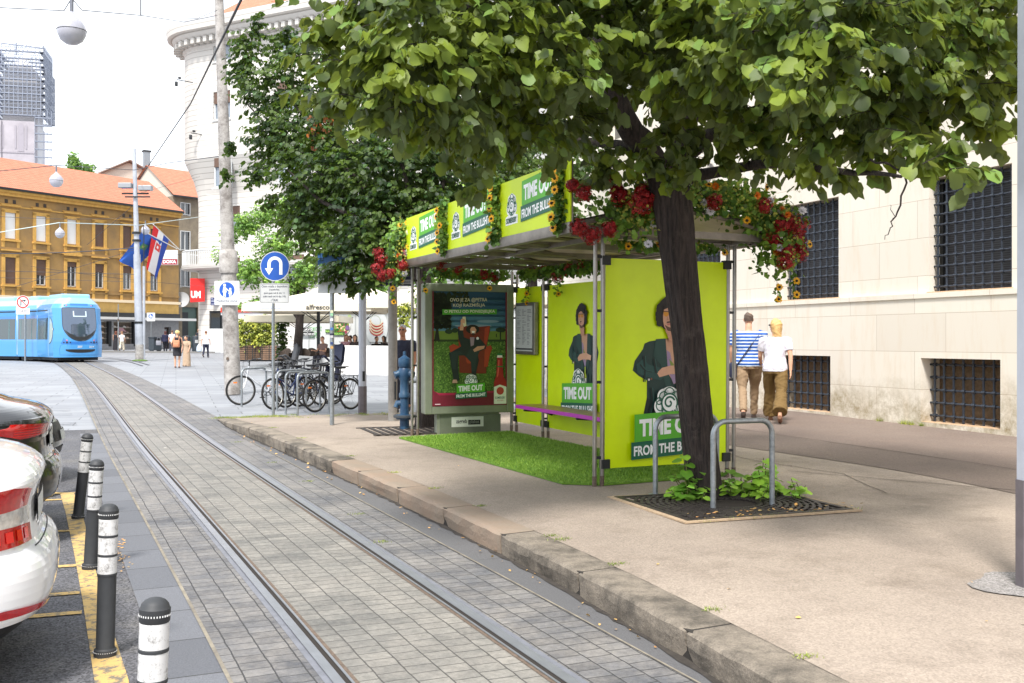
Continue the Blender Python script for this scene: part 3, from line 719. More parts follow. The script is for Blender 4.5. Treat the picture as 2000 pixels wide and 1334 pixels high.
MB().m(GALV).box(-.2,.5,3,3.6,zH(345),zH(288)).m(DARKM).box(-.28,.58,2.92,3.68,zH(288),zH(285)).build('chimney', g2)

# ---- white corner building
wc = at(364, 664, 80.5); wd_ = Vector((math.sin(R(39.9)), -math.cos(R(39.9)), 0)); wrz = math.atan2(wd_.y, wd_.x)
wb = thing('corner_building', 'tall white rendered corner block with rounded edge, toothed cornice and red roof', 'building', (wc.x, wc.y, gz(0, wc.y)-.3), wrz)
WPL = multi('white_banded_plaster', lambda n, l, b, tc: (lambda wv: (wv.inputs.__getitem__('Scale').__setattr__('default_value', .78), l.new(tc.outputs['Object'], wv.inputs['Vector']),
    l.new(mixc(n, l, ramp(n, l, wv.outputs['Fac'], .0, .06, 0, 1), srgb((160,155,148)), srgb((204,200,194))), b.inputs['Base Color']), setattr(b.inputs['Roughness'], 'default_value', .8)))(N(n, 'ShaderNodeTexWave', bands_direction='Z')))
zW = lambda py, D=79: EYE+(664-py)/FPX*D-wb.location.z
rc = 2.2                      # corner radius
def wsec(over):
    """plan of the corner at a given overhang: straight back, arc, front"""
    P = [(-over, 14)]; 
    for i in range(9):
        a = PI+ (PI/2)*i/8; P.append((rc+ (rc+over)*math.cos(a), rc+(rc+over)*math.sin(a)))
    P.append((30, -over)); return P
prof = [(-.4, 0), (zW(600), 0), (zW(400), 0), (zW(378), .05), (zW(350), .35), (zW(320), .9), (zW(312), 1.05), (zW(100), 1.05), (zW(96), 1.2), (zW(88), 1.3), (zW(80), 1.6)]
mb = MB().m(WPL)
wins = []
def wplan(z, ov): return [(x, y, z) for x, y in wsec(ov)]
rowsW = [wplan(z, o) for z, o in prof]
# leave the front (last span) to a wall with window holes
mb.grid([r[:-1] for r in rowsW], True)
wx = [4.7+6.2*k for k in range(4)]
hh = [(x-.85, x+.85, zW(c), zW(d)) for x in wx for c, d in ((130,72), (242,188), (372,303), (452,405), (560,505))]
for (z0, o0), (z1, o1) in zip(prof, prof[1:]):
    if z1-z0 < 3 or True:
        if o0 == o1: continue
        mb.poly([(rc, -o0, z0), (30, -o0, z0), (30, -o1, z1), (rc, -o1, z1)])
lo_h = [h for h in hh if h[3] < zW(400)]; hi_h = [h for h in hh if h[2] > zW(312)]
mid_h = [h for h in hh if h not in lo_h and h not in hi_h]
hole_wall(mb, rc, 30, -.4, zW(400), lo_h+[(rc-.6+.8, rc+2.6, -.2, zW(607))], lambda u, d, z: (u, d, z), .3)
hole_wall(mb, rc, 30, zW(312), zW(100), hi_h, lambda u, d, z: (u, d-1.05, z), .3)
mb.poly([(0,14,-.4), (30,14,-.4), (30,14,zW(80)), (0,14,zW(80))]); mb.poly([(30,0,-.4), (30,14,-.4), (30,14,zW(80)), (30,0,zW(80))])
mb.build('wall', wb)
mb = MB().m(WPL); mb.grid([wplan(z, o) for z, o in ((zW(84),1.62),(zW(80),1.9),(zW(74),2.0),(zW(72),2.35),(zW(58),2.45),(zW(56),2.2))], True)
P = wsec(1.55); 
for a, b in zip(P, P[1:]):
    L = (Vector(b)-Vector(a)).length; k = max(1, int(L/.62)); d = (Vector(b)-Vector(a)).normalized()
    for i in range(k):
        q = Vector(a)+(Vector(b)-Vector(a))*((i+.5)/k); MM = Matrix.Translation((q.x, q.y, 0)) @ Matrix.Rotation(math.atan2(d.y, d.x), 4, 'Z'); old = mb.M; mb.M = MM; mb.box(-.16, .16, -.35, .25, zW(95), zW(84)); mb.M = old
mb.build('cornice', wb)
mb = MB().m(mat('zinc_gutter', (176,178,182), .5, .4)); mb.grid([wplan(zW(57),2.3), wplan(zW(52),2.2), [(x*.97+.6, y*.97+.6, zW(44)) for x, y in wsec(1.4)]], True)
mb.m(TILE); top = [(x*.75+4.5, y*.6+5, zW(-70)) for x, y in wsec(0)]; mb.grid([[(x*.97+.6, y*.97+.6, zW(44)) for x, y in wsec(1.4)], top], False); mb.poly(top)
mb.build('roof', wb)
for k_, (a, b, c, d) in enumerate(hh):
    off = -1.05 if d > zW(312) else 0
    if (a, b, c, d) in mid_h: off = -1.05
    if (a, b, c, d) in mid_h and d < zW(300): pass
    m_ = MB().m(WHITEP).box(a, b, off+.12, off+.2, c, c+.12); m_.box(a, a+.1, off+.12, off+.2, c, d); m_.box(b-.1, b, off+.12, off+.2, c, d); m_.box((a+b)/2-.06, (a+b)/2+.06, off+.12, off+.2, c, d)
    m_.m(glassm('pale_window_glass', (120,130,142), .08)).box(a, b, off+.2, off+.24, c, d); m_.m(SHUT).box(a+.05, b-.05, off+.05, off+.11, d-(d-c)*.42, d); m_.m(SILL if False else WHITEP).box(a-.1, b+.1, off-.08, off+.1, c-.1, c)
    m_.build('window', wb)
# windows round the corner, balcony at first floor
for c, d in ((143, 90), (250, 200)):
    m_ = MB().m(SHUT).box(-1.09, -.9, 2.6, 4.0, zW(c), zW(d)); m_.build('window', wb)
mb = MB().m(WPL); a_ = zW(525); mb.grid([[(x, y, a_-.1) for x, y in wsec(.1)], [(x, y, a_) for x, y in wsec(1.25)], [(x, y, a_+.3) for x, y in wsec(1.3)], [(x, y, a_+.32) for x, y in wsec(0)]], False)
mb.build('balcony_slab', wb)
mb = MB().m(WHITEP); P = wsec(1.2)
dense = []
for a, b in zip(P, P[1:]):
    L = (Vector(b)-Vector(a)).length
    if max(a[0], b[0]) > 8: b = (5.2, b[1]); L = (Vector(b)-Vector(a)).length
    if max(a[1], b[1]) > 8: a = (a[0], 5)
    k = max(1, int((Vector(b)-Vector(a)).length/.22)); dense += [Vector(a)+(Vector(b)-Vector(a))*i/k for i in range(k)]
for q in dense: mb.box(q.x-.03, q.x+.03, q.y-.03, q.y+.03, a_+.3, a_+1.35)
mb.tube([(q.x, q.y, a_+1.38) for q in dense], .06, 6); mb.build('balcony_rail', wb)
mb = MB().m(DARKM).box(rc+.2, rc+2.6, .1, .2, -.2, zW(607)); mb.m(GLASSD).box(rc+.4, rc+1.3, .02, .1, .2, zW(612)); mb.build('door', wb)

# ---- scaffolded cathedral tower far away
tp = at(46, 664, 300); tw = thing('cathedral_tower', 'distant church tower wrapped in scaffolding above a printed screen', 'tower', (tp.x, tp.y, 0), -R(8))
zTw = lambda py: EYE+(664-py)/FPX*300; SCAF = mat('scaffold_steel', (140,146,160), .5, .3); 
mb = MB().m(SCAF); rt = random.Random(3)
z = zTw(235); lv = 0
while z < zTw(100):
    sh = .92 if z > zTw(140) else 1.0; hw = 7.2*sh
    mb.box(-hw, hw, -hw, -hw+1.2, z, z+.28); mb.box(-hw, hw, hw-1.2, hw, z, z+.28); mb.box(-hw, -hw+1.2, -hw, hw, z, z+.28); mb.box(hw-1.2, hw, -hw, hw, z, z+.28)
    for k in range(13):
        x = -hw+2*hw*k/12; 
        for yy in (-hw, hw): mb.box(x-.08, x+.08, yy-.08, yy+.08, z, z+2.05); mb.box(yy-.08, yy+.08, x-.08, x+.08, z, z+2.05)
        if k < 12 and rt.random() < .6:
            mb.tube([(x, -hw, z), (x+2*hw/12, -hw, z+2)], .07, 4); mb.tube([(hw, x, z), (hw, x+2*hw/12, z+2)], .07, 4)
    mb.tube([(-hw,-hw-.05,z+1.1), (hw,-hw-.05,z+1.1)], .08, 4); mb.tube([(hw,-hw,z+1.1), (hw,hw,z+1.1)], .08, 4)
    z += 2.05; lv += 1
for k in range(12):
    zz = zTw(330)+k*2.05*1.1
    if zz > zTw(235): break
    mb.box(4.5, 9, -8, -7, zz, zz+.25); 
    for q in range(5): mb.box(4.5+q*1.1, 4.6+q*1.1, -8, -7.8, zz, zz+2.2)
mb.build('scaffold', tw)
CORE = mat('pale_tower_stone', (186,184,186), .8, var=.1, vscale=.3)
mb = MB().m(CORE).box(-4.6, 4.6, -4.6, 4.6, 0, zTw(150)); mb.add([(-4.6,-4.6,zTw(150)),(4.6,-4.6,zTw(150)),(4.6,4.6,zTw(150)),(-4.6,4.6,zTw(150)),(0,0,zTw(108))],[(0,1,4),(1,2,4),(2,3,4),(3,0,4)],False)
mb.build('masonry', tw)
mb = MB().m(mat('printed_screen', (164,158,164), .8, var=.12, vscale=.25)).box(-7.6, 4.5, -7.9, 7, 0, zTw(247)); F0 = Matrix.Translation((0,-7.93,0)) @ Matrix.Rotation(PI/2, 4, 'X')
A = Art(mb, F0, .02); g0 = (152,146,154)
for cx in (-5.2, .9):
    A.rect(cx-.8, zTw(305), cx+.8, zTw(262), g0); A.disc(cx, zTw(262), .8, g0, ry=1.6); A.rect(cx-1.6, zTw(300), cx-1.2, zTw(255), g0); A.rect(cx+1.2, zTw(300), cx+1.6, zTw(255), g0)
A.rect(-7.6, zTw(308), 4.5, zTw(306), g0); A.rect(-4.2, zTw(330), -4, zTw(248), (90,84,92))
mb.build('screen', tw)
mb = MB().m(SCAF).tube([(-2,0,zTw(108)), (-2,0,zTw(84))], .25, 5).tube([(-6,0,zTw(87)), (6,0,zTw(92))], .2, 5); mb.build('crane', tw)
# ============================================================ SHELTER
SU = R(3.0)
sh0 = Vector((4.53, 8.98, 0)); sh0.z = gz(0, sh0.y)+.17
LIME = mat('lime_green_panel', (208,234,0), .34, var=.05, vscale=3, bump=.12, bscale=160)
LIMEB = mat('lime_green_board', (200,222,14), .5, var=.03, vscale=3)
DKG = (12,92,66); MDG = (84,170,40); COAT = (22,52,48); WHT = (236,238,238)
def emblem(A, cx, cy, s, sub=True):
    """tree-swirl emblem above its name; s = overall width"""
    o = (238,240,238); g = (20,92,70)
    for dx, dy, r in ((0,.34,.36), (-.26,.12,.27), (.26,.12,.27), (0,.05,.3), (-.2,.42,.22), (.22,.4,.22)): A.disc(cx+dx*s, cy+dy*s, r*s, o); A.k -= 1
    A.k += 1
    A.poly([(cx-.62*s, cy-.52*s), (cx+.62*s, cy-.50*s), (cx+.62*s, cy-.18*s), (cx+.2*s, cy-.1*s), (cx-.2*s, cy-.1*s), (cx-.62*s, cy-.2*s)], o)
    for dx, dy, r in ((0,.5,.17), (-.2,.4,.15), (.22,.38,.16), (-.3,.15,.16), (.3,.12,.17), (-.12,.03,.14), (.14,.0,.14), (.36,.24,.1), (-.36,.28,.1)):
        A.arc(cx+dx*s, cy+dy*s, r*s, .035*s, 0, 360, g, n=20); A.k -= 1
    A.k += 1
    A.disc(cx, cy+.22*s, .27*s, o); A.arc(cx, cy+.22*s, .27*s, .05*s, -30, 300, g, n=26); A.k -= 1
    A.arc(cx-.01*s, cy+.22*s, .2*s, .06*s, 20, 430, g, n=30, r2=.04*s)
    A.poly([(cx-.04*s, cy-.03*s), (cx+.04*s, cy-.03*s), (cx+.03*s, cy-.12*s), (cx+.16*s, cy-.17*s), (cx-.16*s, cy-.17*s), (cx-.03*s, cy-.12*s)], g)
    A.text('SOMERSBY', cx-.54*s, cy-.46*s, 1.08*s, .22*s, (14,80,64), bold=.03, skew=.01*s)
def slogan(A, x, y, w_, skew=0.0):
    """two label strips; (x, y) lower left corner, w_ width"""
    h = w_*.17
    A.rect(x, y, x+w_, y+h, DKG, skew=h*.3); A.text('FROM THE BULLSHIT', x+w_*.03, y+h*.2, w_*.93, h*.58, WHT, bold=.03, skew=h*.3)
    A.rect(x+w_*.035, y+h*1.02, x+w_*.94, y+h*2.6, MDG, skew=h*.25); A.text('TIME OUT', x+w_*.09, y+h*1.3, w_*.78, h*1.02, WHT, bold=.045, skew=h*.22)
def coatman(A, x, y, h):
    """poster figure in a dark green coat; (x, y) is the bottom centre of the coat, h the height up to the hair"""
    def P(pts): return [(x+a*h, y+b*h) for a, b in pts]
    A.poly(P([(-.05,-.06),(.02,-.06),(.02,.1),(-.05,.1)]), (18,24,26)); A.poly(P([(.05,-.06),(.13,-.06),(.13,.1),(.05,.1)]), (18,24,26))
    A.poly(P([(-.26,.06),(-.2,.2),(-.17,.33),(-.17,.45),(-.235,.48),(-.285,.52),(-.27,.585),(-.205,.665),(-.19,.705),(-.15,.72),(.0,.74),(.2,.72),(.27,.66),(.31,.56),(.28,.46),(.22,.4),(.2,.3),(.22,.15),(.26,.06),(.0,.03)]), COAT)
    A.poly(P([(-.26,.06),(-.2,.2),(-.17,.33),(-.1,.3),(-.06,.2),(-.08,.04)]), (14,32,32))
    A.poly(P([(-.02,.735),(.0,.5),(.06,.42),(.1,.5),(.12,.735)]), (196,150,122))
    A.poly(P([(-.01,.66),(.0,.52),(.05,.42),(.08,.44),(.04,.55),(.02,.64)]), (150,128,160)); A.poly(P([(.01,.6),(.03,.52),(.05,.48),(.05,.56)]), (120,140,60))
    A.poly(P([(-.1,.735),(-.02,.74),(.0,.52),(.03,.4),(-.01,.38),(-.06,.56),(-.12,.62)]), (28,66,60)); A.poly(P([(.16,.735),(.1,.74),(.09,.52),(.06,.4),(.12,.4),(.18,.58)]), (26,60,56))
    A.poly(P([(-.25,.5),(-.12,.46),(-.06,.45),(.0,.5),(-.06,.535),(-.16,.56),(-.2,.6),(-.26,.56)]), (30,70,66))
    A.poly(P([(-.07,.47),(.02,.49),(.14,.49),(.16,.52),(.1,.55),(.02,.55),(-.05,.535),(-.09,.5)]), (206,158,130)); A.poly(P([(.1,.5),(.17,.48),(.18,.53),(.11,.545)]), (214,168,140))
    for pts in ([(-.2,.62),(-.19,.5),(-.2,.44)], [(-.23,.56),(-.19,.52),(-.13,.51)], [(-.12,.6),(-.1,.5)], [(-.14,.4),(-.13,.3),(-.16,.2)], [(-.06,.35),(-.05,.22),(-.07,.1)], [(.1,.36),(.12,.2)], [(.2,.6),(.21,.5),(.17,.42)], [(.16,.35),(.18,.2)]):
        A.line([(x+a*h, y+b*h) for a, b in pts], .012*h, (12,34,32)); A.k -= .6; A.line([(x+a*h+.013*h, y+b*h) for a, b in pts], .007*h, (38,80,74)); A.k -= .6
    A.k = int(A.k)+2
    A.disc(x-.16*h, y+.455*h, .008*h, (200,200,200)); A.disc(x-.05*h, y+.33*h, .01*h, (120,60,50)); A.disc(x-.14*h, y+.46*h, .007*h, (120,70,50))
    # bottle held low
    A.poly(P([(.05,.2),(.1,.2),(.1,.33),(.085,.36),(.085,.42),(.065,.42),(.065,.36),(.05,.33)]), (170,190,60)); A.poly(P([(.05,.24),(.1,.24),(.1,.31),(.05,.31)]), (232,234,228))
    A.poly(P([(.02,.3),(.06,.28),(.07,.33),(.04,.36),(.01,.35)]), (206,158,130))
    # head
    x -= .035*h; rr = random.Random(2)
    A.disc(x+.04*h, y+.905*h, .098*h, (24,20,20), ry=.11*h)
    for i in range(46):
        a = rr.uniform(-.7, PI+.7); A.disc(x+.04*h+math.cos(a)*.095*h, y+.90*h+math.sin(a)*.11*h, rr.uniform(.014,.028)*h, (24,20,20), n=7)
        A.k -= .9
    A.k = int(A.k)+2
    A.poly(P([(.0,.80),(.02,.765),(.035,.72),(.1,.72),(.1,.8)]), (190,140,114))
    A.poly(P([(-.01,.94),(-.018,.9),(-.016,.86),(-.006,.82),(.02,.79),(.05,.785),(.08,.8),(.095,.84),(.1,.9),(.09,.945),(.04,.96)]), (204,156,130))
    A.poly(P([(-.004,.835),(.02,.795),(.05,.788),(.078,.8),(.09,.835),(.07,.82),(.05,.815),(.03,.82)]), (96,66,54)); A.poly(P([(.012,.845),(.05,.85),(.045,.862),(.015,.858)]), (90,60,50)); A.poly(P([(.016,.832),(.045,.835),(.04,.845),(.02,.843)]), (190,110,104))
    A.poly(P([(.018,.9),(.03,.868),(.012,.866)]), (184,132,108))
    A.poly(P([(-.014,.925),(.03,.922),(.026,.9),(.008,.89),(-.012,.9)]), (206,140,40)); A.poly(P([(.04,.922),(.085,.925),(.085,.9),(.065,.89),(.044,.9)]), (206,140,40)); A.line([(x-.016*h, y+.928*h), (x+.09*h, y+.927*h)], .006*h, (90,60,30))
    for i in range(12): a = rr.uniform(.5, 2.6); A.disc(x+.04*h+math.cos(a)*.06*h, y+.925*h+math.sin(a)*.045*h, rr.uniform(.012,.02)*h, (24,20,20), n=7); A.k -= .9
    A.k = int(A.k)+2
sh = thing('tram_shelter', 'lime green tram stop shelter with printed panels and arched metal roof on the platform', 'shelter', sh0, SU, tilt=math.atan(SLOPE))
LEN = 5.3; WID = 1.63; HB = 2.42
STP = mat('stainless_post', (150,146,140), .32, .8, var=.12, vscale=9)
def post(x, y, parent, top=HB, dirx=1):
    m_ = MB().m(STP)
    for d in (0, .085):
        px, py = (x+d*dirx, y)
        m_.cyl((px, py, 0), (px, py, top), .021, n=12); m_.m(RUST).cyl((px, py, .0), (px, py, .1), .0222, n=12); m_.m(STP)
    m_.m(DARKM)
    for z in (.28, 1.02, 1.72, 2.25): m_.box(x-.01 if dirx > 0 else x-.075, x+.095 if dirx > 0 else x+.01, y-.012, y+.012, z-.014, z+.014)
    m_.build('post', parent)
post(0, 0, sh); post(0, LEN, sh); post(WID-.04, 0, sh); post(WID-.04, LEN, sh); post(WID-.04, LEN-1.05, sh); post(WID-.04, LEN-2.75, sh)
# end and rear panels
def panel(p0, p1, z0, z1, art=None, name='panel'):
    d = Vector((p1[0]-p0[0], p1[1]-p0[1], 0)); L = d.length; d.normalize(); nrm = Vector((d.y, -d.x, 0))
    F = Matrix(((d.x, 0, nrm.x, p0[0]), (d.y, 0, nrm.y, p0[1]), (0, 1, 0, z0), (0, 0, 0, 1)))
    m_ = MB(F).m(LIME).box(0, L, 0, z1-z0, -.004, .004)
    m_.M = Matrix(); 
    if art: A = Art(m_, F @ Matrix.Translation((0,0,.0048))); art(A, L, z1-z0)
    m_.M = F; m_.m(DARKM)
    for u in (.0, L): m_.box(u-.05 if u else -.045, u+.045, .0, .09, -.03, .03); m_.box(u-.045, u+.045, z1-z0-.07, z1-z0+.02, -.03, .03)
    return m_.build(name, sh)
def art_end(A, L, H):
    coatman(A, L*.50, H*.10, H*.70); emblem(A, L*.50, H*.268, L*.235); slogan(A, L*.19, H*.035, L*.70)
panel((.115, 0), (WID-.06, 0), .17, 2.24, art_end)
def art_rear(A, L, H):
    coatman(A, L*.64, H*.16, H*.68); emblem(A, L*.61, H*.31, L*.22); slogan(A, L*.30, H*.11, L*.62)
panel((WID, LEN-1.13), (WID, LEN-2.7), .16, 2.17, art_rear)
panel((WID, LEN-2.85), (WID, .12), .16, 2.17, art_rear)
rp = panel((WID, LEN-.08), (WID, LEN-1.0), .16, 2.17)
# timetable case
m_ = MB().m(STEEL).box(WID-.09, WID-.02, LEN-.86, LEN-.22, 1.18, 1.94, .008)
F = Matrix(((0,0,-1,WID-.094),(-1,0,0,LEN-.27),(0,1,0,1.23),(0,0,0,1))); A = Art(m_, F); A.rect(0,0,.54,.66,(176,180,178))
rr = random.Random(4)
for c in range(3):
    for r_ in range(26):
        if rr.random() < .85: A.rect(.03+c*.17, .1+r_*.02, .03+c*.17+rr.uniform(.05,.14), .107+r_*.02, (92,94,98)); A.k -= 1
A.k += 1; A.rect(0,.02,.54,.045,(60,62,64))
m_.build('timetable_case', sh)
# bench: brown top, magenta edge
MAG = pc((168,24,160), .4)
m_ = MB().m(mat('bench_board', (150,112,78), .35, var=.2, vscale=4)).box(WID-.5, WID-.1, .5, LEN-1.15, .47, .497).m(MAG).box(WID-.515, WID-.5, .49, LEN-1.14, .45, .498); m_.box(WID-.515, WID-.09, LEN-1.15, LEN-1.135, .45, .498); m_.box(WID-.515, WID-.09, .48, .5, .45, .498)
m_.build('bench_seat', sh)
for y in (.9, 2.5, LEN-1.3): MB().m(DARKM).tube([(WID-.02, y, .36), (WID-.2, y, .42), (WID-.46, y, .435)], .022, 8).build('bench_bracket', sh)
# roof
ROOFM = mat('aged_steel_roof', (128,122,114), .45, .55, var=.22, vscale=5)
vm = mat('roof_glazing', (196,186,150), .35, var=.1)
m_ = MB().m(ROOFM); x0, x1, ya, yb_ = -.455, WID+.26, -.40, 5.06
SHR = Matrix(((1,.057,0,.0228),(0,1,0,0),(0,0,1,0),(0,0,0,1))); m_.M = SHR      # the roof sits slightly askew on its posts
for x in (x0, x1): m_.box(x-.05, x+.05, ya, yb_, HB, HB+.11, .012)
for y in (ya+.02, 0.0, 1.3, 2.6, 3.9, yb_-.02): m_.box(x0+.05, x1-.05, y-.03, y+.03, HB+.01, HB+.08)
m_.box(.04, .08, ya+.05, yb_-.05, HB+.0, HB+.05); m_.box(WID-.04, WID, ya+.05, yb_-.05, HB+.0, HB+.05)
for k in range(5):
    m_.tube([(x0+.05, 4.9*k/5+.05, HB+.03), (x1-.05, 4.9*(k+1)/5-.05, HB+.03)], .012, 6)
m_.build('roof_frame', sh)
arch = lambda t: (x0+(x1-x0)*t, HB+.1+.19*math.sin(PI*t))
m_ = MB(SHR).m(vm)
m_.grid([[(arch(i/16)[0], y, arch(i/16)[1]) for i in range(17)] for y in (ya, yb_)], True); m_.grid([[(arch(i/16)[0], y, arch(i/16)[1]+.02) for i in range(17)] for y in (ya, yb_)], True); m_.build('roof_vault', sh)
for y in (ya, 1.2, 2.65, 4.1, yb_): MB(SHR).m(ROOFM).tube([(arch(i/16)[0], y, arch(i/16)[1]-.02) for i in range(17)], .028, 6).build('roof_rib', sh)
# sign boards over the road edge
for i in range(3):
    ya_ = 5.06 - (i+1)*1.82+.01; yb2 = ya_+1.81
    F = SHR @ Matrix(((0,0,-1,-.49),(-1,0,0,yb2),(0,1,0,2.50),(0,0,0,1)))
    m_ = MB(F).m(LIMEB).box(0, 1.81, 0, .61, -.012, 0); m_.M = Matrix(); A = Art(m_, F @ Matrix.Translation((0,0,.001)))
    emblem(A, .36, .28, .27); slogan(A, .62, .14, .94)
    m_.M = F; m_.m(STEEL).box(1.77, 1.81, 0, .61, -.03, -.013); m_.build('sign_board', sh)

# ---- free-standing poster display at the far end
ad0 = at(829, 664, 14.95); ad1 = at(1003, 664, 15.45)
dirv = Vector((ad1.x-ad0.x, ad1.y-ad0.y, 0)); W_ = dirv.length
ad = thing('poster_display', 'grey framed lit poster case on a short pedestal at the far end of the shelter', 'advertising case', (ad0.x, ad0.y, gz(0, ad0.y)+.17), math.atan2(dirv.y, dirv.x))
FRM = mat('grey_green_frame', (128,134,118), .45, .3, var=.08)
H0, H1 = .30, 2.22
m_ = MB().m(FRM); b_ = .115
m_.box(0, W_, .005, .2, H0, H1, .02); m_.box(0, b_, -.02, .03, H0, H1, .01); m_.box(W_-b_, W_, -.02, .03, H0, H1, .01); m_.box(b_, W_-b_, -.02, .03, H0, H0+b_, .01); m_.box(b_, W_-b_, -.02, .03, H1-b_, H1, .01)
m_.build('frame', ad)
m_ = MB().m(FRM).box(.2, W_-.22, .03, .17, 0, H0); m_.m(mat('pedestal_face', (92,100,84), .6, var=.1)).box(.24, W_-.2, .02, .03, 0, H0-.02); m_.build('pedestal', ad)
F = Matrix(((1,0,0,.42),(0,0,-1,.018),(0,1,0,.1),(0,0,0,1))); m_ = MB(); A = Art(m_, F); A.rect(0,0,.5,.15,(190,196,186)); A.text('zagreb', .07,.035,.17,.08,(30,34,36)); A.rect(.26,.03,.45,.1,(20,22,24)); A.text('plakat', .28,.035,.15,.06,(130,134,130), bold=0); m_.build('name_plate', ad)
PW, PH = W_-2*b_, H1-H0-2*b_
F = Matrix(((1,0,0,b_),(0,0,-1,.004),(0,1,0,H0+b_),(0,0,0,1))); m_ = MB(); A = Art(m_, F, .0006)
def X(a): return a*PW
def Yy(b): return (1-b)*PH
def Q(pts): return [(X(a), Yy(b)) for a, b in pts]
for i in range(8): A.rect(0, Yy(.07+.05*i), PW, Yy(.0+.05*i), (34+i*8, 74+i*9, 104+i*7)); A.k -= 1
A.k += 1
for q, (a, b, wd2, c) in enumerate(((.55,.3,.5,(130,150,160)), (.75,.26,.3,(120,146,160)), (.4,.34,.3,(140,156,162)))): A.disc(X(a), Yy(b), X(wd2)/2, c, ry=PH*.012)
A.rect(0, Yy(.9), PW, Yy(.345), (74,110,38)); A.rect(0, Yy(.425), PW, Yy(.345), (104,128,46)); A.rect(0, Yy(.44), PW, Yy(.42), (40,58,22))
A.blobs(2600, 0, PW, Yy(.9), Yy(.44), .012, [(60,96,30), (92,126,48), (44,74,24), (116,150,66)], 3)
for a, b, r_ in ((.22,.35,.05), (.3,.34,.04), (.92,.335,.07)): A.disc(X(a), Yy(b), X(r_), (30,50,28), ry=PH*.022)
A.rect(X(.91), Yy(.42), X(.925), Yy(.35), (30,40,24)); A.rect(X(.855), Yy(.4), X(.865), Yy(.37), (30,30,24))
A.poly(Q([(.03,.43),(.05,.33),(.03,.1),(.1,.1),(.08,.33),(.1,.43)]), (24,28,18)); A.blobs(900, X(.0), X(.24), Yy(.32), Yy(.02), .026, [(24,38,20), (36,52,26), (18,28,16)], 5); A.blobs(160, X(.2), X(.48), Yy(.1), Yy(.0), .022, [(24,38,20), (36,52,26)], 6)
OR = (158,58,30); ORD = (112,38,22)
A.poly(Q([(.34,.31),(.42,.3),(.6,.31),(.76,.3),(.77,.34),(.73,.47),(.72,.72),(.62,.72),(.36,.71),(.35,.5)]), ORD); A.poly(Q([(.34,.31),(.38,.305),(.4,.5),(.36,.5)]), OR); A.poly(Q([(.7,.32),(.77,.3),(.76,.36),(.72,.47),(.69,.45)]), OR)
A.poly(Q([(.22,.48),(.28,.46),(.38,.49),(.4,.54),(.24,.53)]), OR); A.poly(Q([(.7,.49),(.78,.47),(.8,.5),(.77,.55),(.74,.66),(.69,.66)]), OR); A.poly(Q([(.44,.58),(.6,.58),(.56,.63),(.46,.63)]), OR)
SUI = (26,38,38)
A.poly(Q([(.33,.33),(.4,.32),(.42,.4),(.5,.42),(.62,.4),(.7,.46),(.72,.5),(.6,.53),(.62,.6),(.58,.72),(.6,.79),(.52,.79),(.52,.68),(.52,.6),(.42,.56),(.34,.56),(.34,.68),(.36,.78),(.28,.78),(.25,.66),(.22,.54),(.3,.51),(.38,.48),(.35,.42)]), SUI)
A.poly(Q([(.5,.5),(.64,.51),(.58,.6),(.57,.7),(.52,.7),(.51,.62),(.44,.57)]), (34,50,50)); A.poly(Q([(.24,.53),(.36,.52),(.4,.54),(.32,.57),(.31,.68),(.27,.68)]), (34,50,50))
A.poly(Q([(.5,.4),(.56,.4),(.55,.47),(.51,.48)]), (150,130,140)); A.poly(Q([(.54,.51),(.6,.48),(.7,.475),(.69,.5),(.6,.52),(.56,.53)]), (196,146,116))
A.poly(Q([(.36,.34),(.38,.26),(.42,.26),(.41,.34)]), (200,150,120)); A.poly(Q([(.395,.27),(.4,.22),(.44,.22),(.45,.3),(.42,.31)]), (210,206,170)); A.poly(Q([(.37,.27),(.38,.24),(.43,.24),(.43,.28)]), (204,154,124))
A.disc(X(.535), Yy(.33), X(.09), (22,18,16), ry=PH*.04); A.poly(Q([(.5,.33),(.52,.31),(.56,.31),(.585,.335),(.57,.37),(.54,.385),(.51,.37)]), (198,148,118)); A.poly(Q([(.52,.345),(.565,.345),(.555,.365),(.53,.365)]), (240,236,230)); A.poly(Q([(.51,.37),(.54,.362),(.575,.37),(.54,.39)]), (60,40,34)); A.disc(X(.6), Yy(.41), X(.018), (226,226,224))
A.poly(Q([(.27,.77),(.32,.77),(.33,.8),(.26,.8)]), (190,150,130)); A.poly(Q([(.52,.78),(.6,.78),(.61,.8),(.53,.8)]), (24,20,20))
A.poly(Q([(0,1),(0,.85),(.03,.87),(.08,.885),(.3,.885),(1,.87),(1,1)]), (104,16,40)); A.poly(Q([(.03,.87),(.08,.885),(.3,.885),(1,.87),(1,.885),(.3,.905),(.09,.905)]), (150,22,62)); A.rect(X(.0), 0, X(.014), PH, (120,24,48)); A.rect(PW-X(.02), 0, PW, PH, (110,20,44))
A.text('OVO JE ZA @PETRA', X(.23), Yy(.1), X(.5), PH*.042, (198,196,170), bold=.02, skew=.012); A.text('KOJI RAZMIŠLJA', X(.27), Yy(.143), X(.43), PH*.042, (198,196,170), bold=.02, skew=.01)
A.rect(X(.13), Yy(.205), X(.86), Yy(.158), (72,150,40), skew=.014); A.text('O PETKU OD PONEDJELJKA', X(.155), Yy(.197), X(.68), PH*.033, (206,206,186), bold=.03, skew=.012)
BT = (150,24,30)
A.poly(Q([(.82,.99),(.82,.8),(.85,.74),(.865,.58),(.935,.58),(.95,.74),(.99,.8),(.99,.99)]), BT); A.poly(Q([(.86,.58),(.87,.555),(.93,.555),(.94,.58)]), (226,220,214)); A.poly(Q([(.865,.56),(.87,.545),(.93,.545),(.935,.56)]), (30,120,70))
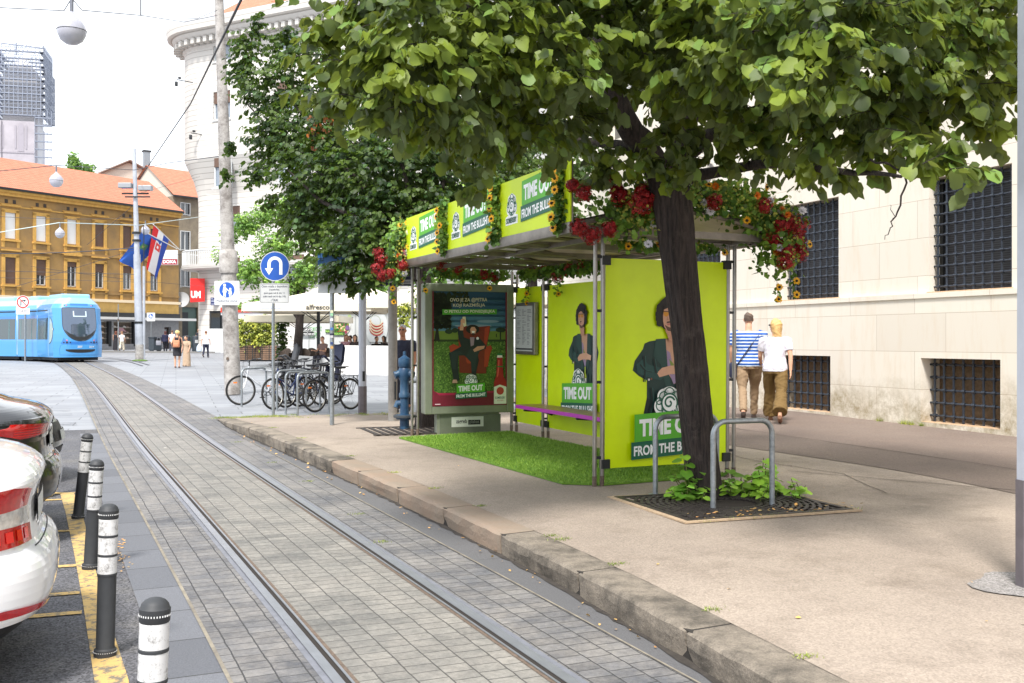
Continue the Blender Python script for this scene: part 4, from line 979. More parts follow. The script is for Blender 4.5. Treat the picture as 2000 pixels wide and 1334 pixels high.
A.poly(Q([(.88,.6),(.9,.6),(.88,.74),(.86,.76)]), (206,84,76)); A.poly(Q([(.82,.99),(.82,.84),(.9,.82),(.99,.84),(.99,.99)]), (214,222,206)); A.disc(X(.905), Yy(.875), X(.05), (170,60,50)); A.text('SOMERSBY', X(.835), Yy(.945), X(.14), PH*.02, (20,90,70)); A.text('SOUR CHERRY', X(.86), Yy(.965), X(.09), PH*.01, (180,60,50), bold=0); A.rect(X(.86), Yy(.665), X(.945), Yy(.655), (40,110,60))
emblem(A, X(.51), Yy(.8), X(.16)); slogan(A, X(.3), Yy(.94), X(.42)); A.rect(X(.03), Yy(.985), X(.1), Yy(.978), (220,190,200))
m_.build('poster', ad)

# ---- artificial grass mat
TURF = multi('artificial_turf', lambda n, l, b, tc: (
    l.new(mixc(n, l, ramp(n, l, noise(n, l, tc.outputs['Object'], 5, 8, .8), .3, .7), srgb((88,132,34)), srgb((118,156,50))), b.inputs['Base Color']),
    setattr(b.inputs['Roughness'], 'default_value', .9), bumpn(n, l, noise(n, l, tc.outputs['Object'], 130, 4), b, 1.0, .02)))
gm = thing('grass_mat', 'bright green artificial grass mat laid under the shelter', 'mat', sh0, SU, tilt=math.atan(SLOPE))
m_ = MB().m(TURF); P = [(-.28,.18),(0,.0),(0.02,-.05),(WID+.05,-.02),(WID-.1,LEN-.1),(.15,LEN-.25),(-.36,LEN-.35)]
P = [(-.24,.22),(.1,-.02),(WID+.02,.04),(WID-.12,LEN-.1),(.45,LEN-.18),(-.3,LEN-.3)]
m_.prism([(x, y, .004) for x, y in P], (0,0,.016))
m_.build('backing', gm)
def inpoly(x, y, P):
    c = False; j = len(P)-1
    for i in range(len(P)):
        if (P[i][1] > y) != (P[j][1] > y) and x < (P[j][0]-P[i][0])*(y-P[i][1])/(P[j][1]-P[i][1])+P[i][0]: c = not c
        j = i
    return c
# pile: many short blades in one part
TB = multi('turf_blades', lambda n, l, b, tc: (lambda g_: (l.new(mixc(n, l, g_.outputs['Random Per Island'], srgb((82,128,28)), srgb((146,176,66))), b.inputs['Base Color']), setattr(b.inputs['Roughness'], 'default_value', .7)))(N(n, 'ShaderNodeNewGeometry')))
def blades(P, n, h, zf, seed=0, wd=.004):
    r_ = np.random.default_rng(seed); xs = [p[0] for p in P]; ys_ = [p[1] for p in P]
    pts = r_.uniform((min(xs), min(ys_)), (max(xs), max(ys_)), (n*2, 2)); pts = [p for p in pts if inpoly(p[0], p[1], P)][:n]
    V = []; F_ = []
    for x, y in pts:
        a = r_.random()*6.28; ll = h*r_.uniform(.6, 1.3); dx, dy = math.cos(a)*wd, math.sin(a)*wd; tx, ty = r_.normal(0, h*.4, 2); z = zf(x, y); k = len(V)
        V += [(x-dx, y-dy, z), (x+dx, y+dy, z), (x+tx, y+ty, z+ll)]; F_.append((k, k+1, k+2))
    return V, F_
V, F_ = blades(P, 42000, .022, lambda x, y: .019, 1)
m_ = MB().m(TB); m_.add(V, F_, False); o = m_.build('pile', gm); o['kind'] = 'stuff'

# ============================================================ STREET FURNITURE
def hoop(name, label, p, q, h, group, r=.024, zoff=0, foot=True):
    """inverted U tube between two ground points"""
    d = Vector((q.x-p.x, q.y-p.y, 0)); L = d.length; t = thing(name, label, 'rack', p, math.atan2(d.y, d.x), group)
    dz = q.z-p.z; pts = [(0,0,-.02), (0,0,h-.12)]
    for i in range(1, 6): a = PI/2*i/6; pts.append((.12*(1-math.cos(a)), 0, h-.12+.12*math.sin(a)))
    pts += [(.12,0,h), (L-.12,0,h+dz)]
    for i in range(1, 6): a = PI/2*i/6; pts.append((L-.12+.12*math.sin(a), 0, h+dz-.12+.12*math.cos(a)))
    pts += [(L,0,h+dz-.12), (L,0,dz-.02)]
    MB().m(GALV).tube(pts, r, 12).build('tube', t)
    if foot:
        for x, z in ((0,0), (L,dz)): MB().m(GALV).lathe([(.0,0),(.07,0),(.07,.006),(.03,.012)], 16, Matrix.Translation((x,0,z))).build('foot_plate', t)
    return t
hoop('tree_guard_hoop', 'galvanised steel hoop in front of the tree trunk on the grate', gpl(1393, 996), gpl(1508, 988), .75, 'steel hoops on the tree grate')
hoop('tree_guard_hoop', 'galvanised steel hoop behind the tree trunk on the grate, nearer the green panel', gpl(1280, 966), gpl(1400, 955), .72, 'steel hoops on the tree grate')
hoop('tree_guard_hoop', 'grey steel hoop beside the blue hydrant at the shelter corner', gpl(793, 835), gpl(842, 832), .72, 'steel hoops on the tree grate')
for (a, b, lb) in (((581, 812), (643, 806), 'nearest galvanised bicycle hoop in the row, right of the U-turn sign post'), ((558, 806), (625, 801), 'second galvanised bicycle hoop behind the nearest one'), ((541, 800), (598, 795), 'third galvanised bicycle hoop between the parked bicycles'), ((472, 793), (520, 788), 'farthest galvanised bicycle hoop beside the concrete pole')):
    hoop('bicycle_hoop', lb, gpl(*a), gpl(*b), .82, 'bicycle hoops', .022, foot=False)

# tree grate: cast iron square with ring slots
c0, c1, c2_, c3 = (4.33, 6.98), (5.98, 6.80), (6.04, 8.2), (4.33, 8.45)
gcen = Vector((5.17, 7.62, 0)); tg = thing('tree_grate', 'square cast iron tree grate with ring slots around the front linden', 'grate', (5.17, 7.62, gz(0,7.62)+.17), R(-2))
IRON = mat('cast_iron', (62,56,54), .55, .4, var=.35, vscale=16, bump=.3)
m_ = MB().m(IRON); ctr = (.02, .38); HWx, HWy = .80, .66
def gridring(r0, r1, n, z, gap):
    for i in range(n):
        a0 = 2*PI*i/n; a1 = 2*PI*(i+1-gap)/n; P = []
        for k in range(4): a = a0+(a1-a0)*k/3; P.append((r0*math.cos(a), r0*math.sin(a)))
        for k in range(3, -1, -1): a = a0+(a1-a0)*k/3; P.append((r1*math.cos(a), r1*math.sin(a)))
        if all(abs(x) < HWx-.03 and abs(y) < HWy-.03 for x, y in P): m_.prism([(x, y, z) for x, y in P], (0,0,.012))
r_ = .26; k = 0
while r_ < 1.0:
    gridring(r_, r_+.028, int(16+r_*26), .006, .0 if k % 1 else .06); r_ += .055; k += 1
m_.box(-HWx, HWx, -HWy, -HWy+.05, .002, .018); m_.box(-HWx, HWx, HWy-.05, HWy, .002, .018); m_.box(-HWx, -HWx+.05, -HWy, HWy, .003, .0175); m_.box(HWx-.05, HWx, -HWy, HWy, .003, .0175)
for i in range(28):
    a = 2*PI*i/28; 
    for j in range(12):
        rr_ = .26+.055*j; x, y = math.cos(a+j*.06)*rr_, math.sin(a+j*.06)*rr_
        if abs(x) < HWx-.05 and abs(y) < HWy-.05: m_.box(x-.02, x+.02, y-.02, y+.02, .004, .015)
m_.build('grate', tg)
MB().m(mat('soil', (42,34,28), .95, var=.3)).box(-HWx, HWx, -HWy, HWy, -.01, .0035).build('soil', tg)
m_ = MB().m(mat('grate_rim', (168,146,120), .85, var=.2, vscale=20))
for a in ((-HWx-.05,-HWx,-HWy-.05,HWy+.05), (HWx,HWx+.05,-HWy-.05,HWy+.05), (-HWx,HWx,-HWy-.05,-HWy), (-HWx,HWx,HWy,HWy+.05)): m_.box(*a, 0, .013)
m_.build('rim', tg)
tg2 = thing('tree_grate', 'dark iron tree grate behind the steel hoop at the far end of the shelter', 'grate', gpl(782, 842), R(-2)); m_ = MB().m(IRON)
for i in range(9): m_.box(-.5+i*.125, -.44+i*.125, -.6, .6, .004, .016)
m_.box(-.55, .6, -.65, -.6, .004, .018); m_.box(-.55, .6, .6, .65, .004, .018); m_.build('grate', tg2)

# bollards
BOLL = mat('black_bollard_rubber', (50,52,55), .6, var=.12, vscale=10)
REFL = multi('scuffed_reflective_band', lambda n, l, b, tc: (
    l.new(mixc(n, l, ramp(n, l, noise(n, l, tc.outputs['Object'], 16, 9, .85), .50, .62), srgb((206,206,206)), srgb((128,126,124))), b.inputs['Base Color']),
    setattr(b.inputs['Roughness'], 'default_value', .35)))
def bollard():
    t = thing('bollard', '', 'bollard', group='flexible bollards along the yellow line')
    r = .046
    m_ = MB().m(BOLL).lathe([(.055,0),(.057,.02),(.055,.04),(r+.002,.045),(r,.05),(r,.44)], 28); m_.lathe([(r,.73),(r+.003,.735),(r+.004,.775),(r+.001,.778),(r-.003,.79),(r-.012,.800),(r-.026,.807),(.0001,.810)], 28)
    for z in (.435, .537, .638): m_.lathe([(r+.0005,z-.004),(r+.003,z-.002),(r+.003,z+.006),(r+.0005,z+.008)], 28)
    m_.m(pc((220,220,220)))
    for i in range(34): a = 2*PI*i/34; m_.box(r*math.cos(a)*1.07-.0016, r*math.cos(a)*1.07+.0016, r*math.sin(a)*1.07-.0016, r*math.sin(a)*1.07+.0016, .752, .758)
    for i in range(34): a = 2*PI*i/34; m_.box(math.cos(a)*.0572-.0012, math.cos(a)*.0572+.0012, math.sin(a)*.0572-.0012, math.sin(a)*.0572+.0012, .028, .032)
    m_.build('body', t)
    for z0, z1 in ((.443,.533), (.545,.634), (.646,.730)): MB().m(REFL).lathe([(r-.001,z0),(r+.0012,z0+.001),(r+.0012,z1-.001),(r-.001,z1)], 28).build('reflective_band', t)
    return t
bp = bollard()
bdat = [((205,1282),(213,978), 'upright black bollard with clean white bands, beside the white car bumper'),
        ((176,1112),(190,893), 'leaning faded grey bollard, second behind the white car corner'),
        ((152,1013),(172,843), 'most tilted black bollard with scuffed grey bands, standing free beyond the white car'),
        ((93,970),(92,826), 'bollard half hidden behind the black car')]
for i, (b_, t_, lb) in enumerate(bdat):
    o = bp if i == 0 else copy_tree(bp); p = gp(*b_); D = dep(p); q = at(t_[0], t_[1], D); d = q-p
    if i == 3: d = Vector((0,0,1))
    o.location = p; o.rotation_euler = d.to_track_quat('Z', 'Y').to_euler(); o['label'] = lb; sc_ = min(1.08, d.length/.824) if i != 3 else 1.0; o.scale = (1,1,sc_)
o = copy_tree(bp); p = at(292, 664, 3.34); o.location = (p.x-.01, p.y, gz(0,p.y)); o.rotation_euler = (0,R(2),0); o['label'] = 'nearest bollard cut off by the bottom edge of the picture, dirty white bands'; o.scale = (1,1,1)

# sign posts
BLUE = (22,84,176)
def plate(parent, F, shape, th=.003, m=None, name='sign_plate'):
    mb = MB(F).m(m or WHITEP); n = len(shape); mb.prism([(x, y, -th) for x, y in shape], (0,0,th)); mb.M = Matrix(); A = Art(mb, F @ Matrix.Translation((0,0,.0006))); return mb, A
def face_cam(p, extra=0.0):
    return math.atan2(p[1], p[0])+PI/2-PI+PI/2*0+extra
def rrect(w_, h_, r=.03, n=4):
    P = []
    for cx, cy, a0 in ((w_/2-r, h_/2-r, 0), (-w_/2+r, h_/2-r, 90), (-w_/2+r, -h_/2+r, 180), (w_/2-r, -h_/2+r, 270)):
        for i in range(n+1): a = R(a0+90*i/n); P.append((cx+r*math.cos(a), cy+r*math.sin(a)))
    return P
def circ(r, n=36): return [(r*math.cos(2*PI*i/n), r*math.sin(2*PI*i/n)) for i in range(n)]
def SF(x, y, z, ry=0.0):
    """frame of a sign facing local -y at (x, y, z)"""
    return Matrix.Translation((x, y, z)) @ Matrix.Rotation(ry, 4, 'Z') @ Matrix(((1,0,0,0),(0,0,-1,0),(0,1,0,0),(0,0,0,1)))
def zat(py, D, base): return EYE+(664-py)/FPX*D-base.z
def family(A, s):
    w2 = (238,240,240); A.disc(-.2*s, .42*s, .12*s, w2); A.poly([(-.3*s,.28*s),(-.1*s,.28*s),(-.02*s,-.22*s),(-.38*s,-.22*s)], w2); A.rect(-.3*s,-.6*s,-.22*s,-.2*s,w2); A.rect(-.17*s,-.6*s,-.09*s,-.2*s,w2)
    A.disc(.3*s, .08*s, .1*s, w2); A.poly([(.22*s,-.02*s),(.38*s,-.02*s),(.46*s,-.34*s),(.14*s,-.34*s)], w2); A.rect(.2*s,-.6*s,.27*s,-.3*s,w2); A.rect(.33*s,-.6*s,.4*s,-.3*s,w2); A.line([(-.12*s,.18*s),(.2*s,-.12*s)], .08*s, w2)
p = gpl(533, 812); D = dep(p); t = thing('u_turn_sign', 'round blue U-turn sign over a white text plate on a grey post', 'road sign', p, -YAW)
MB().m(GALV).cyl((0,.03,0), (0,.03,zat(492,D,p)), .03, n=14).lathe([(.031,0),(.031,.004),(.0,.02)], 14, Matrix.Translation((0,.03,zat(492,D,p)))).build('post', t)
z = zat(520, D, p); mb, A = plate(t, SF(.04, 0, z), circ(.288)); A.disc(0,0,.275,BLUE); w2 = (240,242,242)
A.arc(0,.045,.115,.062,0,180,w2); A.rect(.084,-.165,.146,.047,w2); A.rect(-.146,-.06,-.084,.047,w2); A.poly([(-.195,-.04),(-.115,-.17),(-.035,-.04)],w2); mb.build('sign_face', t)
z = zat(573, D, p); mb, A = plate(t, SF(.03, 0, z), rrect(.575,.385,.02)); A.line([(-.27,-.175),(.27,-.175),(.27,.175),(-.27,.175),(-.27,-.175)], .006, (90,96,104))
for i, (tx, w_) in enumerate((('Osim vozila s dozvolom', .5), ('(opskrba;', .2), ('pon-pet od 6 do 11', .4), ('sub-ned od 6 do 10)', .44), ('i TAXI', .13))): A.text(tx, -w_/2, .115-i*.067, w_, .045, (50,58,80), bold=.01)
mb.build('text_plate', t)
p = gpl(648, 830); D = dep(p); t = thing('stop_sign_post', 'grey tram stop post with sign reading 17, half covered by leaves', 'sign', p, -YAW)
m_ = MB().m(GALV).cyl((0,.02,0), (0,.02,zat(500,D,p)), .036, n=16); m_.m(pc((30,34,60))).lathe([(.0365,0),(.0375,.01),(.0375,.02),(.0365,.03)],16,Matrix.Translation((0,.02,zat(655,D,p))))
for zz, c in ((606,(230,226,190)), (612,(150,200,160)), (622,(230,230,230)), (640,(60,110,170)), (655,(180,180,184)), (668,(40,60,110)), (676,(190,150,90))): m_.m(pc(c)).box(-.02,.025,-.0185,-.0155,zat(zz+5,D,p),zat(zz,D,p))
m_.build('post', t)
mb, A = plate(t, SF(.015, -.03, zat(534,D,p)), [(-.235,-.32),(.235,-.32),(.235,.32),(-.235,.32)], .03, mat('sign_grey', (190,192,194), .5)); A.rect(-.235,-.32,.235,.32,(196,200,204)); A.rect(-.235,.13,.235,.32,(36,86,140)); A.text('17', -.2,-.07,.075,.07,(30,40,70)); A.text('Prečko', -.09,-.075,.22,.075,(30,40,70)); mb.build('stop_board', t)
def octpost(name, label, p, r, h, rz=0.0, hd=.55, group=None):
    t = thing(name, label, 'post', p, rz, group)
    MB().m(mat('grey_post_foot', (104,98,102), .55, .2, var=.15, vscale=8)).lathe([(r*1.08,-.02),(r*1.08,hd),(r*1.02,hd)], 8, smooth=False).build('foot', t)
    m_ = MB().m(mat('pale_grey_post_paint', (176,181,192), .45, .1, var=.06, vscale=5)).lathe([(r,hd),(r*.88,h)], 8, smooth=False); m_.m(DARKM).box(-.02,.03,-r*1.02,-r*.96,hd+.1,hd+.3); m_.build('shaft', t); return t
octpost('lighting_post', 'pale grey octagonal post with dark foot behind the bicycle hoops', gpl(708, 808), .082, 5.2, group='octagonal grey posts')
rp_ = at(2017, 664, 6.1); rp_.z = gz(0, rp_.y)+.17
t = octpost('lighting_post', 'pale octagonal post cut by the right edge of the picture, with dark foot', rp_, .088, 6.5, R(10), hd=.64, group='octagonal grey posts')
MB().m(multi('grey_mortar_patch', asphalt_setup((150,146,144), (128,124,122), (140,134,128), 2, (.5, 1.4)))).add([(math.cos(a)*(.36+.05*math.sin(3*a))+.02, math.sin(a)*(.33+.04*math.cos(5*a)), .007+SLOPE*math.sin(a)*.3) for a in [2*PI*i/26 for i in range(26)]], [tuple(range(26))], False).build('mortar_collar', t)
# post with the dark poster board
p = gpl(767, 822); D = dep(p); t = thing('information_board', 'navy board on a thick grey post left of the shelter, flowers in front', 'sign', p, -YAW)
m_ = MB().m(mat('concrete_grey_post', (150,146,140), .6, .2, var=.15)).lathe([(.078,0),(.078,zat(550,D,p))], 20); m_.m(DARKM).box(.04,.07,-.085,-.07,zat(780,D,p),zat(745,D,p)); m_.build('post', t)
mb, A = plate(t, SF(.04, -.09, zat(543,D,p)), [(-.31,-.14),(.31,-.14),(.31,.15),(-.31,.15)], .03, pc((30,36,66))); A.text('budi prisutan', -.29,.0,.56,.085,(206,208,214),bold=0); A.text('zagreb', -.1,-.1,.16,.055,(226,226,226)); A.rect(.08,-.11,.29,-.035,(170,174,178)); A.text('plakat', .1,-.1,.17,.05,(40,44,60),bold=0); mb.build('board', t)
# hydrant
p = gpl(790, 838); D = dep(p); t = thing('hydrant', 'tall blue cast iron fire hydrant beside the shelter', 'hydrant', p, -YAW)
HY = mat('blue_hydrant_paint', (24,58,92), .45, var=.0, col2=(48,84,112), vscale=9, bump=.15)
m_ = MB(Matrix.Diagonal((.82,.82,.95,1))).m(HY).lathe([(.09,0),(.09,.16),(.16,.165),(.165,.2),(.16,.235),(.085,.24),(.08,.5),(.105,.52),(.105,.58),(.085,.6),(.085,.78),(.12,.84),(.125,.95),(.095,1.0),(.115,1.02),(.12,1.11),(.115,1.15),(.07,1.17),(.03,1.2),(.03,1.26),(.0001,1.27)], 24)
for a in (R(-20), R(200)):
    d = Vector((math.cos(a), math.sin(a), 0)); m_.tube([Vector((0,0,.9)), d*.13+Vector((0,0,.9)), d*.17+Vector((0,0,.88))], [.06,.06,.05], 14); m_.tube([d*.165+Vector((0,0,.885)), d*.19+Vector((0,0,.875))], .065, 14)
m_.tube([(-.02,0,.42), (-.14,0,.42), (-.16,-.02,.35)], .05, 12)
m_.build('body', t); MB().m(mat('dark_flange', (60,66,72), .7)).lathe([(.17,.18),(.172,.19),(.172,.21),(.17,.22)], 20).build('flange', t)
# concrete pole with pedestrian zone plate
p = gp(455, 770); p = Vector((p.x, p.y, p.z)); D = dep(p); t = thing('concrete_pole', 'tall weathered concrete pole with pedestrian zone sign by the bicycles', 'pole', p, -YAW)
CONC = multi('weathered_concrete', lambda n, l, b, tc: (
    l.new(mixc(n, l, ramp(n, l, noise(n, l, tc.outputs['Object'], 3.0, 10, .8), .42, .62), srgb((176,172,168)), srgb((118,112,108))), b.inputs['Base Color']),
    setattr(b.inputs['Roughness'], 'default_value', .85), bumpn(n, l, noise(n, l, tc.outputs['Object'], 25, 6), b, .4, .01)))
q = at(428, 0, D)-p; lean = (q.x*CA-q.y*SA)/q.z
zz = zat(525, D, p); m_ = MB().m(CONC)
def pol(z): return (lean*z, 0, z)
m_.tube([pol(0), pol(zz-.12)], [.215,.20], 20); m_.tube([pol(zz-.12), pol(zz-.06), pol(zz+.45), pol(zz+.5)], [.235,.245,.235,.19], 20); m_.tube([pol(zz+.45), pol(10.5)], [.175,.115], 20)
m_.m(RUST).tube([(lean*.9-.05,-.2,.95),(lean*.9-.05,-.235,.95)], .04, 10); m_.build('shaft', t)
z = zat(573, D, p); mb, A = plate(t, SF(lean*z+.0, -.24, z), rrect(.66,.64,.03)); A.line([(-.3,-.29),(.3,-.29),(.3,.29),(-.3,.29),(-.3,-.29)], .008, (120,130,150)); 
F2 = SF(lean*z, -.24, z) @ Matrix.Translation((0,.08,.003)); A2 = Art(mb, F2); A2.disc(0,0,.2,BLUE); family(A2, .3); A.text('Pješačka zona', -.27,-.255,.54,.085,(40,50,90),bold=.005); mb.build('sign_plate', t)
# small signs in the square
p = gp(49, 706); D = dep(p); t = thing('no_right_turn_sign', 'round no right turn sign with TAXI plate on a thin post before the tram', 'road sign', p, -YAW)
MB().m(GALV).cyl((0,.02,0), (0,.02,zat(580,D,p)), .05, n=10).build('post', t); z = zat(590,D,p)
mb, A = plate(t, SF(-.1, -.04, z), circ(.36)); A.arc(0,0,.30,.07,0,360,(214,50,44),n=30); A.rect(-.13,-.2,-.08,.08,(30,30,32)); A.rect(-.13,.05,.08,.1,(30,30,32)); A.poly([(.06,.01),(.18,.075),(.06,.14)],(30,30,32)); A.line([(-.22,.22),(.22,-.22)],.045,(214,50,44)); mb.build('sign_face', t)
mb, A = plate(t, SF(-.1, -.04, zat(608,D,p)), rrect(.74,.34,.02)); A.text('TAXI', -.22,-.07,.44,.15,(60,50,70),bold=0); mb.build('text_plate', t)
p = gp(295, 686); D = dep(p); t = thing('small_zone_sign', 'small white pedestrian zone sign on a thin post in front of the grey shop wall', 'road sign', p, -YAW)
MB().m(GALV).cyl((0,.03,0), (0,.03,zat(612,D,p)), .04, n=8).build('post', t); mb, A = plate(t, SF(0,-.03,zat(619,D,p)), rrect(.68,.7,.02)); F2 = SF(0,-.03,zat(619,D,p)) @ Matrix.Translation((0,.06,.003)); A2 = Art(mb, F2); A2.disc(0,0,.2,BLUE); family(A2,.3); A.text('Pješačka zona',-.26,-.27,.52,.07,(110,116,140),bold=0); mb.build('sign_plate', t)
p = gp(231, 688); D = dep(p); t = thing('thin_post', 'thin grey pole between two women in front of the shoe shop', 'post', p); MB().m(GALV).cyl((0,0,0), (0,0,zat(594,D,p)), .05, .04, n=10).lathe([(.04,0),(.0,.03)],10,Matrix.Translation((0,0,zat(594,D,p)))).m(RUST).cyl((0,0,2.4),(0,0,2.6),.052,n=10).build('shaft', t)
# catenary mast with floodlights
p = gp(273, 704); D = dep(p); t = thing('overhead_line_mast', 'tall grey tubular mast with two floodlights and crossarm in the square', 'mast', p, -YAW)
q = at(262, 290, D)-p; lean = (q.x*CA-q.y*SA)/q.z; mt = mat('painted_mast', (172,176,184), .5, .2, var=.2, vscale=1.2)
zt = zat(290,D,p); m_ = MB().m(mt).tube([(0,0,-.02),(lean*zt*.5,0,zt*.5)], [.23,.19], 16).tube([(lean*zt*.5,0,zt*.5),(lean*zt,0,zt)], [.15,.1], 16); m_.m(CONC).tube([(0,0,0),(0,0,.9)], .245, 16); m_.m(DARKM)
for py in (455, 470, 630): zz = zat(py,D,p); m_.tube([(lean*zz,0,zz-.06),(lean*zz,0,zz+.06)], .24, 12)
m_.build('shaft', t)
zz = zat(378,D,p); MB().m(DARKM).box(lean*zz-.75, lean*zz+.75, -.05, .05, zz-.04, zz+.04).box(lean*zz-.5,lean*zz+.9,-.25,-.15,zz-.25,zz-.18).build('crossarm', t)
for sx, py in ((-.5,363), (.62,368)):
    zz = zat(py,D,p); MB().m(mat('floodlight_grey',(150,152,156),.4,.3)).box(lean*zz+sx-.37, lean*zz+sx+.37, -.3, .1, zz-.14, zz+.14, .03).m(GLASSD).box(lean*zz+sx-.33, lean*zz+sx+.33, -.25, .0, zz-.15, zz-.135).build('floodlight', t)
p2 = gp(281, 704); t = thing('conduit_pole', 'slim steel pole right beside the tall mast', 'pole', p2); D = dep(p2); MB().m(mt).cyl((0,0,0),(0,0,zat(520,D,p2)),.075,n=12).m(DARKM).cyl((0,0,zat(540,D,p2)),(0,0,zat(440,D,p2)),.03,n=6).build('shaft', t)
MB().m(mat('weed_green',(84,110,50),.8,var=.3)).lathe([(.42,0),(.4,.05),(.25,.08)],14,Matrix.Translation((0,0,0))).build('moss', thing('moss_patch','ring of moss at the foot of the tall mast','moss',gp(273,705)))
# bins, cabinets
p = gp(303, 687); t = thing('litter_bin', 'dark grey litter bin by the grey shop wall', 'bin', p, yrz); m_ = MB().m(mat('bin_grey',(62,70,78),.5)).box(-.42,.42,-.3,.3,.12,1.1,.04).box(-.46,.46,-.34,.34,1.1,1.2,.03); m_.box(-.4,-.3,-.2,.2,0,.14).box(.3,.4,-.2,.2,0,.14); m_.m(WHITEP).box(-.15,.15,-.306,-.3,.6,.85); m_.m(BLACKP).box(-.3,.3,-.31,-.29,.9,1.02); m_.build('body', t)
p = gp(373, 687); t = thing('litter_bin', 'pair of dark recycling bins in the passage mouth', 'bin', p, 0); m_ = MB().m(mat('bin_grey',(62,70,78),.5))
for x in (-.35, .4): m_.lathe([(.3,0),(.32,.1),(.32,1.15),(.28,1.25),(.1,1.3)], 16, Matrix.Translation((x,0,0))); 
m_.m(WHITEP).box(.28,.52,-.33,-.31,.7,.95); m_.build('body', t)
t = thing('utility_cabinet', 'wide white utility cabinet against the corner building', 'cabinet', gp(417, 689), wrz*.3); MB().m(WHITEP).box(-.85,.75,-.25,.25,0,1.85,.02).m(mat('cab_line',(180,180,184),.6)).box(-.83,.73,-.256,-.25,.66,.68).box(-.05,-.03,-.256,-.25,.7,1.8).box(.76,1.05,-.2,.2,0,1.9).build('body', t)
t = thing('utility_cabinet', 'narrow white metering cabinet right of the wide one', 'cabinet', gp(437, 690), wrz*.3); MB().m(WHITEP).box(-.2,.2,-.2,.2,0,1.5,.02).m(DARKM).box(-.04,.04,-.206,-.2,1.2,1.3).build('body', t)
# signs on the buildings
t = thing('shop_sign', 'white and dark red hanging sign reading DOXA', 'sign', at(331, 503, 84), -YAW); mb, A = plate(t, SF(0,0,0), [(-.66,-.6),(.66,-.6),(.66,.62),(-.66,.62)], .2); A.rect(-.64,-.58,.64,-.12,(150,36,48)); A.text('DOXA',-.55,-.48,1.1,.28,(236,236,236),bold=.04); mb.m(DARKM).box(.66,1.3,.05,.1,.2,.25); mb.build('sign_box', t)
t = thing('shop_sign', 'red box sign with white letters UM on the corner building', 'sign', at(386, 567, 79), -YAW+R(12)); mb, A = plate(t, SF(0,0,0), [(-.55,-.93),(.52,-.85),(.52,.92),(-.55,.92)], .3, pc((216,32,28))); A.text('UM',-.5,-.6,.72,.55,(240,240,240),bold=.05); mb.build('sign_box', t)
t = thing('street_name_plate', 'small navy street name plate on the corner building', 'sign', at(422, 589, 79)+Vector((-.1,-.2,0)), -YAW+R(12)); mb, A = plate(t, SF(0,0,0), [(-.33,-.3),(.33,-.3),(.33,.3),(-.33,.3)], .03, pc((34,44,96))); [A.rect(-.28, y, -.28+w_, y+.04, (190,196,214)) for y, w_ in ((.2,.12),(.08,.3),(-.03,.4),(-.22,.5))]; mb.build('plate', t)
t = thing('satellite_dish', 'grey satellite dish on the grey house', 'dish', at(356, 586, 98), -YAW); MB(Matrix.Rotation(R(80),4,'X')).m(mat('dish_grey',(176,178,180),.5)).lathe([(.001,.0),(.3,.03),(.6,.12),(.74,.2),(.74,.22),(.6,.14),(.3,.05),(.001,.02)],24).build('dish', t); MB().m(DARKM).tube([(0,0,0),(0,.3,-.2),(0,1.0,-.2)],.04,6).tube([(0,0,-.4),(-.1,-.5,-.2)],.03,5).build('bracket', t)
for i, (px, py, D) in enumerate(((347,158,78),(375,262,78))):
    t = thing('wall_lamp', ('cluster of small floodlights' if i == 0 else 'white camera and lamp') + ' on a bracket at the rounded corner of the white block', 'lamp', at(px, py, D), -YAW); MB().m(DARKM).tube([(-.1,0,.1),(1.0,.5,.0)],.035,5).box(-.2,.0,-.1,.1,-.4,-.05,.03).box(.05,.25,-.1,.1,.15,.3,.03).build('bracket', t)
# ============================================================ PROJECTED PATCHES
def bvh_of(mbs):
    v = []; f = []
    for mb in mbs:
        b = len(v); v += [Vector(p) for p in mb.v]; f += [tuple(i+b for i in q) for q in mb.f]
    return BVHTree.FromPolygons(v, f)
def proj_pts(pts, F, bvh, off):
    """pts in the 2D frame F (x right, y up, looking along -z of F); land on the body"""
    out = []; d = -(F.to_3x3() @ Vector((0,0,1))); last = None
    for p in pts:
        o = F @ Vector((p[0], p[1], 0)); h = bvh.ray_cast(o, d)
        if h[0] is None: h0 = last if last is not None else o+d*.5; q = Vector(h0)
        else: q = h[0]-d*off; last = q
        out.append(q)
    return out
def patch(mb, poly, F, bvh, off=.006, cut=.12, thick=True):
    b = bmesh.new(); vs = [b.verts.new((p[0], p[1], 0)) for p in poly]; b.faces.new(vs)
    bmesh.ops.triangulate(b, faces=b.faces[:])
    for _ in range(5):
        es = [e for e in b.edges if e.calc_length() > cut]
        if not es: break
        bmesh.ops.subdivide_edges(b, edges=es, cuts=1); bmesh.ops.triangulate(b, faces=b.faces[:])
    b.verts.ensure_lookup_table(); b.verts.index_update()
    P = proj_pts([(v.co.x, v.co.y) for v in b.verts], F, bvh, off)
    mb.add(P, [tuple(v.index for v in f.verts) for f in b.faces], True); b.free()
def ptext(mb, body, x, y, w_, h_, F, bvh, off=.01, bold=.02):
    v, f = text_geo(body, bold); xs = [p[0] for p in v]; ys_ = [p[1] for p in v]
    P = [(x+(p[0]-min(xs))/(max(xs)-min(xs))*w_, y+(p[1]-min(ys_))/(max(ys_)-min(ys_))*h_) for p in v]
    mb.add(proj_pts(P, F, bvh, off), f, False)

